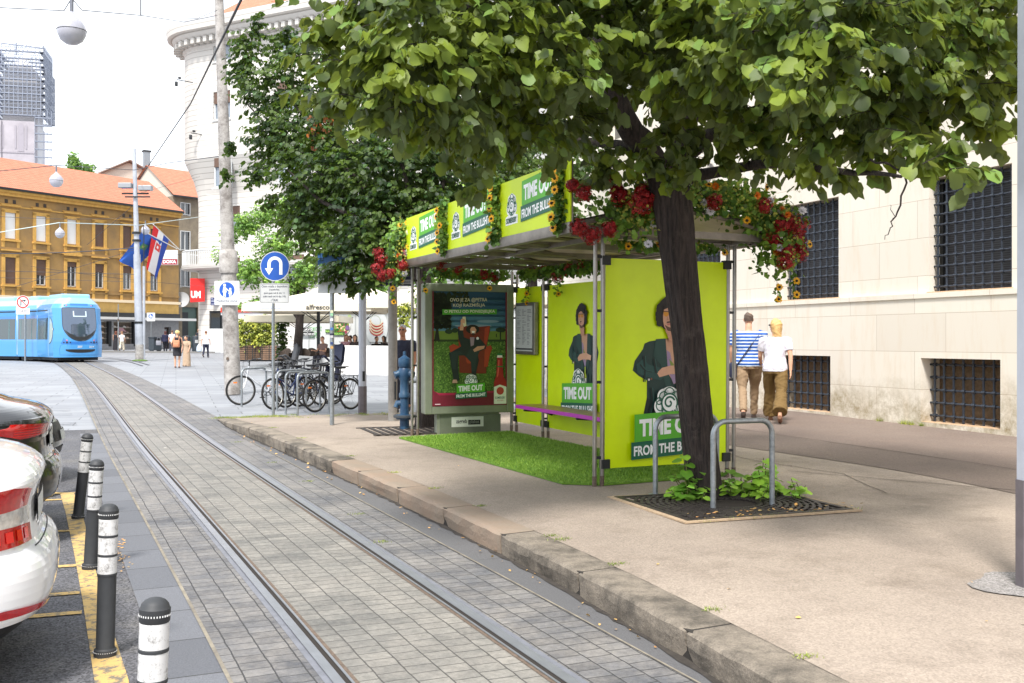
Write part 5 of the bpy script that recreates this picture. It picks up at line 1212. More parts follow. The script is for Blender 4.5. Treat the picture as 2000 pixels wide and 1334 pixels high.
# ============================================================ CARS
def carpaint(name, c, metal=0.0): return mat(name, c, .28, metal, spec=.6, coat=1.0, var=.03, vscale=2)
CARG = glassm('car_glass', (18,20,24), .03); CHR = mat('chrome', (210,210,214), .12, 1.0)
REDL = mat('red_lamp_lens', (188,6,10), .12, spec=.8, coat=1.0, col2=(160,4,8), vscale=30); REDG = mat('bright_red_lens', (226,34,26), .15, coat=1.0); CLRL = mat('clear_lamp_lens', (214,212,208), .1, .4, coat=1.0, var=.25, vscale=40)
ALLOY = mat('alloy_rim', (150,152,156), .3, .8)
SEDAN = [(.34,.19,'k'),(.16,.22,'k'),(.06,.28,'k'),(.0,.335,'k'),(-.045,.36,'b'),(-.07,.42,'b'),(-.078,.49,'b'),(-.075,.56,'b'),(-.055,.615,'b'),(-.02,.65,'b'),(.008,.67,'b'),(.016,.70,'b'),(.024,.76,'b'),(.026,.83,'b'),(.018,.88,'b'),(.004,.925,'b'),(-.006,.955,'b'),(.002,.985,'b'),(.03,1.02,'b'),(.075,1.052,'b'),(.14,1.08,'b'),(.3,1.115,'b'),(.36,1.13,'g'),(.75,1.29,'g'),(1.15,1.41,'b'),(1.5,1.455,'b'),(2.1,1.475,'b'),(2.6,1.45,'g'),(3.05,1.25,'g'),(3.4,1.06,'b'),(3.5,1.02,'b'),(4.05,.93,'b'),(4.42,.80,'b'),(4.56,.68,'b'),(4.62,.52,'b'),(4.62,.36,'b'),(4.55,.22,'k'),(4.3,.19,'k')]
def car(name, label, paint, loc, rz, prof=SEDAN, W=.9, badge=None, lamps='split', plate_=True):
    t = thing(name, label, 'car', loc, rz, 'cars parked beside the track'); L = 4.62
    q_ = [prof[0]]
    for a, b in zip(prof, prof[1:]):
        q_ += [(a[0]*.75+b[0]*.25, a[1]*.75+b[1]*.25, a[2]), (a[0]*.25+b[0]*.75, a[1]*.25+b[1]*.75, b[2])]
    prof = q_+[prof[-1]]
    def Wz(z): return W*(.96 if z < .35 else 1.0 if z < .95 else 1.0-.36*min(1, (z-.95)/.5))
    NT = 44; rows = []; cols = []
    for (x, z, c) in prof:
        row = []
        for j in range(NT+1):
            tt = -1+2*j/NT; tt = math.sin(tt*PI/2)**1 if False else tt
            at_ = abs(tt); rr_ = .30*at_**6+.05*at_**2 if x < 1.0 else 0
            if x < 1.0: rr_ *= max(0, 1-x/1.2)**.8
            fr = -(.5*at_**3+.06*at_)*max(0, min(1, (x-3.2)/1.2)) if x > 3.2 else 0
            y = Wz(z)*(tt if at_ < .9 else math.copysign(.9+(at_-.9)*1.0, tt))
            zz = z-.035*at_**2.5*(1 if z > 1.0 else .3)
            row.append((x+rr_+fr, y, zz))
        rows.append(row)
    body = MB().m(paint, True); glass = MB().m(CARG, True); low = MB().m(BLACKP, True)
    for a, b, r0, r1 in zip(prof, prof[1:], rows, rows[1:]):
        ((glass if (a[2] == 'g') else low if b[2] == 'k' and a[2] == 'k' else body)).grid([r0, r1], True)
    low.grid([rows[-1], rows[0]], False)
    # sides
    for s_, j in ((-1, 0), (1, NT)):
        rear = [(r[j][2], r[j][0]) for r, p in zip(rows, prof) if p[0] < 2.11]; fr = [(r[j][2], r[j][0]) for r, p in zip(rows, prof) if p[0] >= 2.1][::-1]
        def xi(tab, z):
            tab = sorted(tab)
            if z <= tab[0][0]: return tab[0][1]
            for p, q in zip(tab, tab[1:]):
                if p[0] <= z <= q[0]: return p[1]+(q[1]-p[1])*(z-p[0])/max(1e-6, q[0]-p[0])
            return tab[-1][1]
        zs = [.185,.25,.35,.45,.55,.65,.75,.85,.93,1.0,1.06,1.1,1.2,1.3,1.38,1.43]; G = []
        for z in zs:
            a, b = xi(rear, z), xi(fr, z); G.append([(a+(b-a)*i/20, s_*Wz(z)*(1+.012*math.sin(PI*i/20)), z) for i in range(21)])
        body.grid(G, True)
        gl = [[(a, s_*(Wz(z)+.012), z) for a in (lo, (lo+hi)/2, hi)] for z, lo, hi in ((1.0, .75, 3.15), (1.12, .8, 3.0), (1.25, 1.0, 2.75), (1.36, 1.35, 2.45))]
        glass.grid(gl, True)
        for x in (1.75, 2.55): low.box(x-.04, x+.04, s_*(W*.8), s_*(W*.99), .99, 1.36)
        for x in (1.2,): body.box(x, x+.16, s_*W*1.0, s_*(W+.03), .82, .86)
    bv = bvh_of([body, glass, low]); bo = body.build('body', t); glass.build('windows', t); low.build('lower_trim', t)
    for x in (.92, 3.62):
        for s_ in (-1, 1):
            Mx = Matrix.Translation((x, s_*(W-.1), .32)) @ Matrix.Rotation(PI/2, 4, 'X')
            m_ = MB().m(BLACKP).lathe([(.0001,-.11),(.37,-.11),(.375,.105),(.0001,.105)] if False else [(.36,-.116),(.375,0),(.36,.114)], 28, Mx); wo = m_.build('wheel_arch', t)
            m_ = MB().m(RUBBER).lathe([(.2,-.115),(.3,-.12),(.318,-.09),(.32,0),(.318,.09),(.3,.12),(.2,.115)], 28, Mx); wo = m_.build('wheel', t)
            m_ = MB().m(ALLOY).lathe([(.0001,-.118),(.05,-.122),(.06,-.118),(.21,-.124),(.215,-.118),(.215,.118),(.21,.124),(.06,.118),(.05,.122),(.0001,.118)], 20, Mx); m_.build('rim', wo)
    FR = Matrix(((0,0,-1,-.8),(-1,0,0,0),(0,1,0,0),(0,0,0,1)))       # looking at the tail: x right = -y
    FR = Matrix(((0,0,-1,-.8),(-1,0,0,0),(0,1,0,0),(0,0,0,1)))
    for s_ in (-1, 1):
        if lamps == 'split':
            m_ = MB().m(REDL); patch(m_, [(s_*a, b) for a, b in ((.55,.935),(.70,.955),(.885,.945),(.90,.88),(.885,.84),(.55,.86))], FR, bv, .012, .06)
            m_.m(CLRL); patch(m_, [(s_*a, b) for a, b in ((.55,.86),(.885,.84),(.895,.78),(.57,.775),(.50,.785),(.51,.84))], FR, bv, .012, .06)
            m_.m(REDL); patch(m_, [(s_*a, b) for a, b in ((.57,.775),(.895,.78),(.89,.71),(.80,.685),(.51,.69),(.50,.77))], FR, bv, .014, .06); m_.m(REDG)
            for q in range(5): patch(m_, [(s_*(.56+q*.065), .71), (s_*(.60+q*.065), .71), (s_*(.60+q*.065), .76), (s_*(.56+q*.065), .76)], FR, bv, .018, .2)
            m_.build('tail_lamp', t)
            m_ = MB().m(REDL); patch(m_, [(s_*a, b) for a, b in ((.40,.375),(.85,.385),(.86,.42),(.80,.425),(.42,.392))], FR, bv, .010, .07); m_.build('reflector', t)
        elif lamps == 'wide':
            m_ = MB().m(REDL); patch(m_, [(s_*a, b) for a, b in ((.35,.88),(.36,.93),(.70,.95),(.89,.96),(.9,.88),(.80,.84),(.6,.86))], FR, bv, .012, .06); m_.m(REDG)
            for q in range(4): patch(m_, [(s_*.62, .868+q*.018), (s_*.84, .858+q*.02), (s_*.84, .865+q*.02), (s_*.62, .874+q*.018)], FR, bv, .018, .1)
            m_.m(CLRL); patch(m_, [(s_*a, b) for a, b in ((.36,.845),(.40,.875),(.6,.858),(.58,.83))], FR, bv, .014, .08); m_.build('tail_lamp', t)
    m_ = MB().m(mat('panel_gap', (40,40,42), .7))
    if lamps != 'front':
        for a, b in (((-.5,.655),(.5,.655)),):
            d = Vector((b[0]-a[0], b[1]-a[1])); nn = Vector((-d.y, d.x)).normalized()*.002
            patch(m_, [(a[0]+nn.x, a[1]+nn.y), (b[0]+nn.x, b[1]+nn.y), (b[0]-nn.x, b[1]-nn.y), (a[0]-nn.x, a[1]-nn.y)], FR, bv, .003, .1)
        m_.build('panel_gaps', t)
        m_ = MB().m(pc((60,60,64))); patch(m_, [(-.27,.73),(.27,.73),(.27,.86),(-.27,.86)], FR, bv, .010, .2); m_.m(WHITEP); patch(m_, [(-.26,.74),(.26,.74),(.26,.85),(-.26,.85)], FR, bv, .016, .2); m_.build('number_plate', t)
    if badge:
        m_ = MB().m(CHR); ptext(m_, badge, .24, .925, .2, .035, FR, bv, .006, .04); m_.build('badge', t)
    if lamps == 'front':
        FF = Matrix(((0,0,1,5.4),(1,0,0,0),(0,1,0,0),(0,0,0,1)))
        for s_ in (-1, 1):
            m_ = MB().m(CLRL); patch(m_, [(s_*a, b) for a, b in ((.45,.62),(.5,.70),(.85,.78),(.88,.70),(.8,.62))], FF, bv, .012, .08); m_.build('headlight', t)
        m_ = MB().m(BLACKP); patch(m_, [(-.4,.45),(.4,.45),(.44,.66),(-.44,.66)], FF, bv, .01, .1); patch(m_, [(-.7,.25),(.7,.25),(.65,.38),(-.65,.38)], FF, bv, .01, .1); m_.build('radiator_grille', t)
        m_ = MB().m(WHITEP); patch(m_, [(-.26,.46),(.26,.46),(.26,.57),(-.26,.57)], FF, bv, .03, .2); m_.build('number_plate', t)
    return t
car('parked_car', 'white liftback cut by the left edge, its tail lamps towards the tram track', carpaint('white_car_paint', (232,232,234)), (-.25, 5.86, gz(0,5.8)), PI, badge='ŠKODA')
SUV = [(x, z*1.12 if z > .6 else z, c) for x, z, c in SEDAN]
car('parked_car', 'glossy black car with wide red tail lamps behind the white one', carpaint('black_car_paint', (14,14,17)), (-.33, 9.45, gz(0,9.4)), PI, lamps='wide', W=.9)
car('parked_car', 'silver grey car showing only its front corner beyond the black one', carpaint('grey_car_paint', (128,134,142), .5), (-.34-4.62, 12.75, gz(0,12.7)), 0, lamps='front')

# ============================================================ TRAM
TBL = mat('tram_blue', (66,142,202), .3, coat=.8, var=.03, vscale=.6); TBD = mat('tram_mid_blue', (36,112,188), .3, coat=.8); TBLT = mat('tram_light_blue', (142,190,222), .35, coat=.5)
TGL = glassm('tram_glass', (46,60,66), .04); TGR = glassm('tram_side_glass', (40,58,64), .06); GREY_U = mat('tram_underframe', (40,42,46), .7)
def section(mb, L, nose, W=1.24, H=3.4, z0=.28):
    """one body section, local x runs backwards from the front"""
    zs = [z0,.5,.8,1.1,1.5,2.0,2.5,2.85,3.08,3.22,H]
    rows = []
    for z in zs:
        wz = W*(1-.02*abs(z-1.2)) if z < 2.85 else W*(1-.34*((z-2.85)/.5)**1.6)
        P = []
        if nose:
            xf = .0 if z < 1.1 else .42*((z-1.1)/2.2)**1.7; xf += .05*max(0, .6-z)
            for i in range(25):
                s_ = -1+2*i/24; a = abs(s_); y = -wz*math.copysign(min(1, a*1.06) if a < .9 else 1, s_); P.append((xf+.62*a**4.2+.10*a*a, y*(1 if a < 1 else 1), z))
            P = [(L, wz, z), (L*.6, wz, z)]+P+[(L*.6, -wz, z), (L, -wz, z)]
        else: P = [(L, wz, z), (L*.5, wz, z), (0, wz, z), (0, -wz, z), (L*.5, -wz, z), (L, -wz, z)]
        rows.append(P)
    for i, (a, b) in enumerate(zip(rows, rows[1:])):
        mb.m(TBLT if zs[i] >= 3.08 else TBL); mb.grid([a, b], True)
    mb.m(TBLT); mb.poly(rows[-1]); mb.poly(rows[0]); 
fc = at(158, 664, 53.5); fc.z = gz(0, fc.y)+.0
tm = thing('tram', 'light blue articulated tram turning into the square', 'tram', (fc.x, fc.y, fc.z), 0)
head = PI/2+R(17)         # direction from front to back
pos = Vector((0, 0, 0)); ang = head
mods = []
for i, (L, nose, turn) in enumerate(((3.6, True, 0), (2.2, False, R(14)), (4.6, False, R(8)), (5.2, False, R(12)), (6, False, R(10)))):
    ang += turn; d = Vector((math.cos(ang), math.sin(ang), 0)); Mx = Matrix.Translation(pos) @ Matrix.Rotation(ang, 4, 'Z')
    mb = MB(Mx); section(mb, L, nose); mods.append((Mx, L, mb)); bv = bvh_of([mb]); bo = mb.build('body_section', tm)
    mb = MB(Mx).m(GREY_U).box(.5 if nose else .1, L-.05, -1.02, 1.02, .12, .3)
    if i in (0, 2): 
        for y in (-.62,.62): 
            for x in (.9 if i else 1.9, 2.4 if i else 2.9): mb.tube([(x, y-.05, .33), (x, y+.05, .33)], .32, 18)
    mb.build('underframe', tm)
    mb = MB(Mx).m(TBLT).box(.9, L-.4, -.75, .75, 3.3, 3.62, .08); mb.build('roof_unit', tm)
    for s_ in (-1, 1):
        Fs = Mx @ Matrix(((-s_ if s_ < 0 else 1, 0, 0, 0), (0, 0, 0, s_*2.6), (0, 1, 0, 0), (0, 0, 0, 1)))
        # frame with x along body, y up, z pointing outward
        Fs = Mx @ Matrix(((1 if s_ < 0 else -1, 0, 0, 0), (0, 0, s_, s_*2.6), (0, 1, 0, 0), (0, 0, 0, 1)))
        sg = 1 if s_ < 0 else -1
        m_ = MB().m(TGR); x0 = 1.55 if nose else .12; patch(m_, [(sg*x0,1.22),(sg*(L-.12),1.22),(sg*(L-.12),2.35),(sg*x0,2.35)], Fs, bv, .008, .5)
        m_.m(pc((90,126,130))); x = x0+.5
        while x < L-.3: patch(m_, [(sg*x,1.22),(sg*(x+.05),1.22),(sg*(x+.05),2.3),(sg*x,2.3)], Fs, bv, .012, .6); x += 1.15
        m_.m(DARKM); patch(m_, [(sg*x0,2.72),(sg*(L-.12),2.72),(sg*(L-.12),2.78),(sg*x0,2.78)], Fs, bv, .012, .6)
        m_.m(TBD); patch(m_, [(sg*x0,2.36),(sg*(L-.12),2.36),(sg*(L-.12),2.5),(sg*x0,2.5)], Fs, bv, .006, .6); m_.build('side_window', tm)
    if nose:
        FN = Mx @ Matrix(((0,0,-1,-1.5),(-1,0,0,0),(0,1,0,0),(0,0,0,1)))
        def ell(cx, cy, rx, ry, a0, a1, n=20): return [(cx+rx*math.cos(R(a0+(a1-a0)*k/n)), cy+ry*math.sin(R(a0+(a1-a0)*k/n))) for k in range(n+1)]
        ws = [(-.80,2.86),(.80,2.86)]+[(.83,2.78)]+ell(0,2.0,.84,.86,0,-180)+[(-.83,2.78)]
        m_ = MB().m(DARKM); patch(m_, [(a*1.03, 1.9+(b-1.9)*1.03) for a, b in ws], FN, bv, .008, .12); m_.m(mat('tram_windscreen', (84,98,118), .04, .55, coat=1)); patch(m_, ws, FN, bv, .014, .12)
        m_.m(DARKM); patch(m_, ell(0,2.0,.82,.84,-20,-160)+[(-.5,1.5),(-.2,1.36),(.2,1.36),(.5,1.5)], FN, bv, .018, .12); m_.m(pc((190,206,216))); 
        for a in (((-.34,2.7),(-.28,2.7),(-.28,2.45),(-.34,2.45)), ((.34,2.7),(.28,2.7),(.28,2.45),(.34,2.45)), ((-.34,2.45),(.34,2.45),(.34,2.4),(-.34,2.4))): patch(m_, list(a), FN, bv, .02, .3)
        m_.build('windscreen', tm)
        m_ = MB().m(TBD); patch(m_, [(-.45,3.0),(.45,3.0),(.45,3.1),(-.45,3.1)], FN, bv, .012, .2); m_.build('route_display', tm)
        m_ = MB().m(TBD); patch(m_, ell(0,1.95,1.0,1.12,-35,-145,16)[::1]+[(-.95,.98),(.95,.98)][::1], FN, bv, .004, .14)
        for b_, rr_ in (((-1.0,.42),.02),): 
            out_ = [(-.98,.4),(-1.0,.7),(-.96,.9),(-.88,.96),(.88,.96),(.96,.9),(1.0,.7),(.98,.4)]
            m_.m(TBD); patch(m_, out_, FN, bv, .008, .14); m_.m(TBL); patch(m_, [(a*.98, .66+(b-.66)*.95) for a, b in out_], FN, bv, .014, .14)
        m_.build('bumper', tm)
        m_ = MB().m(BLACKP); patch(m_, [(-.74,.70),(.74,.70),(.74,.66)]+ell(0,.66,.74,.14,0,-180)+[(-.74,.66)], FN, bv, .026, .14); m_.build('grille', tm)
        for s_ in (-1, 1):
            m_ = MB().m(BLACKP)
            for x, y, rr_ in ((.68,1.06,.05),(.82,1.06,.035),(.52,1.06,.035)): patch(m_, [(s_*x+a, y+b) for a, b in circ(rr_, 12)], FN, bv, .02, .2)
            m_.m(pc((220,90,90))); patch(m_, [(s_*.68+a, 1.17+b) for a, b in circ(.035, 10)], FN, bv, .02, .2); patch(m_, [(s_*.62+a, 3.0+b) for a, b in circ(.03, 10)], FN, bv, .02, .2); m_.m(BLACKP); patch(m_, [(s_*.72+a, 3.0+b) for a, b in circ(.03, 10)], FN, bv, .02, .2); m_.build('lamp_cluster', tm)
            sg = 1 if s_ < 0 else -1; Fs = Mx @ Matrix(((1 if s_ < 0 else -1, 0, 0, 0), (0, 0, s_, s_*2.6), (0, 1, 0, 0), (0, 0, 0, 1)))
            sh_ = [(sg*a, b) for a, b in ((1.18,2.35),(1.0,2.3),(.72,2.1),(.55,1.75),(.6,1.4),(.8,1.15),(1.0,1.05),(1.18,1.0))]
            m_ = MB().m(DARKM); patch(m_, [(a+(a-sg*.9)*.06, 1.7+(b-1.7)*1.06) for a, b in sh_], Fs, bv, .008, .1); m_.m(TGL if False else mat('lens_glass', (168,186,180), .1, coat=1)); patch(m_, sh_, Fs, bv, .014, .1); m_.build('corner_window', tm)
            m_ = MB().m(TBL).m(TBLT); patch(m_, [(sg*1.3,.35),(sg*1.38,.35),(sg*1.38,2.8),(sg*1.3,2.8)], Fs, bv, .012, .3); m_.build('door_edge', tm)
        m_ = MB().m(WHITEP); ptext(m_, '2219', .42, .78, .26, .09, FN, bv, .022, .02); ptext(m_, 'ZET', -.18, .78, .26, .1, FN, bv, .022, .03); m_.build('lettering', tm)
    pos = pos+d*(L+.0)
    if i < 4:
        mb = MB(Matrix.Translation(pos) @ Matrix.Rotation(ang+R(5), 4, 'Z')).m(mat('bellows', (196,200,206), .6)).box(-.05, .30, -1.19, 1.19, .35, 3.2, .05); mb.build('bellows', tm)
    pos = pos+d*.26

# ============================================================ BICYCLES
def bike(label, a, b, frame, seat=None, step=False, basket=False, fork=None, rack=True):
    """a: rear wheel contact, b: front wheel contact (ground points)"""
    d = Vector((b.x-a.x, b.y-a.y, 0)); t = thing('bicycle', label, 'bicycle', a, math.atan2(d.y, d.x), 'bicycles at the hoops'); t.rotation_euler.x = R(4)
    wb_ = 1.05; r = .34; fm = pc(frame, .3); fk = pc(fork or frame, .3)
    for x in (0, wb_):
        m_ = MB().m(RUBBER).torus((x,0,r), r-.018, .02, 44, 8); wo = m_.build('wheel', t)
        m_ = MB().m(STEEL).torus((x,0,r), r-.043, .009, 40, 6); m_.tube([(x,-.05,r),(x,.05,r)], .022, 10)
        for k in range(28):
            a_ = 2*PI*k/28; a2 = a_+(.5 if k % 2 else -.5); m_.tube([(x+.02*math.cos(a2), .02*(1 if k % 4 < 2 else -1), r+.02*math.sin(a2)), (x+(r-.045)*math.cos(a_), 0, r+(r-.045)*math.sin(a_))], .0014, 3, False)
        m_.build('spokes', wo)
        m_ = MB().m(pc((232,120,30))).box(x+.08,x+.16,-.012,.012,r+.16,r+.19); m_.build('reflector', wo)
    bb = (.43,0,.29); st = (.27,0,.80); hd = (.86,0,.84); hb = (.90,0,.68)
    m_ = MB().m(fm); m_.tube([bb, st], .016, 10); m_.tube([st, (.25,0,.9)], .013, 8)
    if step: m_.tube([(.31,0,.62), (.5,0,.46), (.72,0,.6), hb], .018, 10); m_.tube([bb, (.6,0,.36), (.8,0,.62), hb], .018, 10)
    else: m_.tube([(.28,0,.76), hd], .015, 10); m_.tube([bb, hb], .019, 10)
    for s_ in (-1, 1): m_.tube([bb, (0,s_*.055,r)], .010, 8); m_.tube([(.28,0,.74), (.1,s_*.05,.5), (0,s_*.055,r)], .008, 8)
    m_.tube([(.855,0,.88), (.905,0,.64)], .021, 10); m_.build('frame', t)
    m_ = MB().m(fk).tube([(.905,0,.66), (.92,0,.62)], .018, 8)
    for s_ in (-1, 1): m_.tube([(.92,0,.62), (.93,s_*.055,.58), (.985,s_*.055,.42), (wb_,s_*.05,r)], .012, 8)
    m_.build('fork', t)
    m_ = MB().m(DARKM).tube([(.855,0,.86), (.835,0,1.0)], .013, 8); m_.tube([(.72,-.3,1.03), (.80,-.22,1.03), (.87,-.1,1.0), (.87,.1,1.0), (.80,.22,1.03), (.72,.3,1.03)], .012, 8); m_.m(BLACKP)
    for s_ in (-1, 1): m_.tube([(.72,s_*.3,1.03), (.66,s_*.33,1.03)], .017, 8); m_.tube([(.76,s_*.24,1.02), (.80,s_*.3,.98)], .006, 6)
    m_.m(WIRE).tube([(.80,-.2,1.02), (.98,-.12,.98), (1.0,-.02,.8), (.93,0,.62)], .004, 5).tube([(.80,.2,1.02), (1.0,.1,1.0), (.97,.02,.8), (.9,.02,.7)], .004, 5); m_.build('handlebar', t)
    m_ = MB().m(BLACKP); m_.grid([[(.25-.15+.30*i/8, (.085*(1-i/8)**.7+.02)*math.cos(PI*j/8), .91+.03*math.sin(PI*j/8)) for j in range(9)] for i in range(9)], True); m_.box(.12,.36,-.03,.03,.885,.915,.01); m_.build('saddle', t)
    m_ = MB().m(DARKM).tube([(.43,-.05,.29),(.43,.07,.29)], .018, 8); m_.torus((.43,-.05,.29), .085, .006, 24, 6)
    for k in range(5): a_ = k*1.257; m_.tube([(.43,-.05,.29),(.43+.085*math.cos(a_),-.05,.29+.085*math.sin(a_))], .006, 4)
    m_.tube([(.43,-.07,.29),(.53,-.08,.17)], .009, 6); m_.tube([(.43,.07,.29),(.33,.08,.41)], .009, 6); m_.box(.48,.58,-.16,-.08,.155,.18).box(.28,.38,.08,.16,.40,.425)
    m_.tube([(.43,-.05,.375),(0,-.05,r+.04)], .004, 4); m_.tube([(.43,-.05,.205),(0,-.05,r-.04)], .004, 4); m_.build('crank', t)
    if rack:
        m_ = MB().m(DARKM)
        for s_ in (-1, 1): m_.tube([(.2,s_*.06,.73),(-.28,s_*.06,.73),(-.3,s_*.05,.6)], .007, 6); m_.tube([(-.05,s_*.06,.73),(0,s_*.07,r)], .006, 6); m_.tube([(-.2,s_*.06,.73),(0,s_*.07,r)], .006, 6)
        for x in (-.25,-.1,.05,.18): m_.tube([(x,-.06,.73),(x,.06,.73)], .005, 5)
        m_.m(fm)
        m_.grid([[(.0+(r+.03)*math.cos(R(a_)), y, r+(r+.03)*math.sin(R(a_))) for y in (-.028, 0, .028)] for a_ in range(20, 190, 10)], True); m_.build('rack', t)
    m_ = MB().m(DARKM).tube([(.40,.03,.28),(.33,.16,.02)], .009, 6); m_.build('kickstand', t)
    if seat:
        m_ = MB().m(pc(seat, .5)); x0 = -.12
        m_.grid([[(x0+a_, y*(.15-.0*i), z+.035*abs(y)**2*4*.2) for y in (-1,-.5,0,.5,1)] for i, (a_, z) in enumerate(((.30,.93),(.12,.90),(.0,.92),(-.05,1.0),(-.08,1.15),(-.12,1.32),(-.10,1.38)))], True)
        m_.grid([[(x0+a_-.03, y*.15, z-.03) for y in (-1,-.5,0,.5,1)] for a_, z in ((.30,.91),(.12,.87),(.0,.89),(-.09,1.0),(-.12,1.15),(-.16,1.32),(-.12,1.4))], True)
        for s_ in (-1, 1): m_.tube([(x0+.02,s_*.16,1.0),(x0+.18,s_*.17,1.12),(x0+.25,s_*.16,1.1)], .025, 8); m_.tube([(x0+.1,s_*.15,.9),(x0+.12,s_*.17,.72),(x0+.18,s_*.17,.58)], [.05,.06,.045], 8); m_.box(x0+.1,x0+.28,s_*.14,s_*.2,.53,.57)
        m_.tube([(x0,0,.88),(.2,0,.78),(.27,0,.7)], .02, 8); m_.build('child_seat', t)
    if basket: MB().m(pc(basket)).box(.98,1.2,-.15,.15,.8,1.0,.03).build('front_bag', t)
    return t
bike('black city bicycle nearest the stop post, rear wheel and rack to the right', gp(686, 800), gp(545, 812), (26,26,30))
bike('silver bicycle behind the hoops with grey child seat on its rack', gp(560, 789), gp(463, 792), (190,194,200), seat=(54,56,60), fork=(224,226,228))
bike('dark blue step-through bicycle in the middle of the row', gp(600, 795), gp(512, 803), (30,44,84), step=True)
bike('dark bicycle at the back of the row, half hidden behind the others', gp(650, 786), gp(528, 790), (36,38,44), fork=(60,60,66))
bike('grey bicycle squeezed between the hoops with its front wheel at the sign post', gp(628, 792), gp(536, 799), (120,124,132), rack=False)
bike('black and white bicycle with tall dark blue child seat', gp(652, 790), gp(560, 797), (40,44,54), seat=(28,34,62), fork=(210,210,214))

# ============================================================ PEOPLE
SKIN = mat('skin', (206,158,130), .55, var=.06, vscale=12); SKINT = mat('tanned_skin', (176,122,92), .55, var=.06, vscale=12)
def ellring(c, rx, ry, n=16, ax=None):
    ax = ax or (Vector((1,0,0)), Vector((0,1,0))); c = Vector(c); return [c+ax[0]*(rx*math.cos(2*PI*i/n))+ax[1]*(ry*math.sin(2*PI*i/n)) for i in range(n)]
def loft(mb, rings):
    mb.grid(rings, True, closed=True); n = len(rings[0]); mb.add(rings[0], [tuple(reversed(range(n)))], False); mb.add(rings[-1], [tuple(range(n))], False)
def person(label, loc, rz, h=1.75, top=(200,200,200), bottom=(90,80,70), shoes=(60,50,46), hair=(90,60,40), hairstyle='short', stripes=False, kind='trousers', sleeve=True,
           step=.0, arms=((-8,10),(8,10)), vox=.02, lean=0.0, head=0.0, build=1.0, skin=None, sit=False, bag=None, glasses=False, long_=False, group=None, sleeveless=False, topm=None):
    t = thing('person', label, 'person', loc, rz, group); k = h/1.75; sk = skin or SKIN
    H_, K_, A_ = .92*k, .50*k, .08*k          # hip, knee, ankle heights
    if sit: base = Vector((0,0,.0)); hipz = .52
    hipz = .52 if sit else H_
    LN = math.tan(R(lean))
    def S_(x, y, z): return Vector((x, y+(z-hipz)*LN, z))
    b = build; sz = hipz+.52*k                  # shoulder height
    legs = []
    for s_ in (-1, 1):
        hip = S_(.09*k*s_*b, 0, hipz-.02)
        if sit: kn = Vector((.11*s_, .42, .50)); an = Vector((.11*s_, .46, .08))
        else:
            sw = step*s_; kn = Vector((.10*k*s_, .5*sw*.55+.03, K_+abs(sw)*.02)); an = Vector((.09*k*s_, .5*sw*1.15-(.14 if sw < 0 else 0), A_+(.09 if sw < -.1 else 0)))
        legs.append((hip, kn, an))
    armj = []
    for s_, (sw, be) in zip((-1, 1), arms):
        sh_ = S_(.185*k*s_*b, 0, sz-.03*k); ca_, sa_ = math.cos(R(sw)), math.sin(R(sw)); out = .05
        el = sh_+Vector((s_*out, .29*k*sa_, -.29*k*ca_)); a2 = R(sw+be); wr = el+Vector((-s_*.0, .25*k*math.sin(a2), -.25*k*math.cos(a2))); armj.append((sh_, el, wr))
    def torso(mb, g=0.0, z0=-.06, z1=.56, flare=0.0):
        R_ = []
        for f_, rx, ry in ((-.06,.155,.115),(.0,.172,.125),(.08,.165,.118),(.2,.142,.105),(.32,.155,.115),(.43,.175,.118),(.5,.178,.10),(.54,.14,.085),(.575,.07,.065)):
            if z0 <= f_ <= z1: c = S_(0, -.01+.02*math.sin(f_*5), hipz+f_*k); R_.append(ellring(c, (rx*b+g)*k, (ry*b+g)*k))
        loft(mb, R_)
    def limb(mb, pts, rs, n=12): mb.tube(pts, rs, n)
    # body: one continuous surface
    mb = MB().m(sk); torso(mb)
    nk = S_(0, .0, sz+.02); hc = S_(0, .02+(.03 if not head else 0), sz+.215*k)
    limb(mb, [nk-Vector((0,0,.06)), nk+Vector((0,.012,.07*k)), hc-Vector((0,.01,.02))], [.065*k,.055*k,.05*k])
    Hm = Matrix.Translation(hc) @ Matrix.Rotation(R(head), 4, 'Z'); hr = .098*k
    loft(mb, [[Hm @ Vector((x, y, 0)) for x, y, _ in ring] if False else [Hm @ q for q in ellring((0,cy,z_),rx,ry,14)] for z_, rx, ry, cy in ((-.115*k,.03,.035,.035),(-.10*k,.045,.055,.025),(-.06*k,.062,.075,.012),(-.01*k,.072,.09,.0),(.04*k,.074,.094,-.004),(.08*k,.064,.08,-.006),(.105*k,.04,.05,-.006),(.115*k,.01,.012,-.006))])
    mb.tube([Hm @ Vector((0,.085,.012)), Hm @ Vector((0,.108,-.022)), Hm @ Vector((0,.088,-.035))], [.008,.015,.010], 8)
    for s_ in (-1, 1): mb.ball(Hm @ Vector((s_*.075,-.005,-.005)), .02, 8, 6, 1.5)
    for (sh_, el, wr), s_ in zip(armj, (-1, 1)):
        limb(mb, [sh_+Vector((-s_*.05,0,.0)), sh_, sh_*.5+el*.5, el, el*.6+wr*.4, wr], [.055*k*b,.053*k*b,.046*k*b,.038*k,.037*k,.025*k])
        d = (wr-el).normalized(); side = Vector((0,1,0)) if abs(d.y) < .8 else Vector((0,0,1)); side = (side-d*side.dot(d)).normalized(); nn = d.cross(side)
        pm = wr+d*.045; mb.tube([wr, wr+d*.03, wr+d*.085], [.026*k,.034*k,.034*k], 10, ell=.55)
        for q, (of, ln) in enumerate(((-.026,.06),(-.009,.072),(.009,.068),(.026,.052))):
            o = wr+d*.08+side*of; mb.tube([o, o+d*ln*.5-nn*s_*.006, o+d*ln-nn*s_*.02], [.0105,.0098,.008], 6)
        o = wr+d*.035+side*.03; mb.tube([o, o+side*.028+d*.022, o+side*.032+d*.05], [.012,.011,.009], 6)
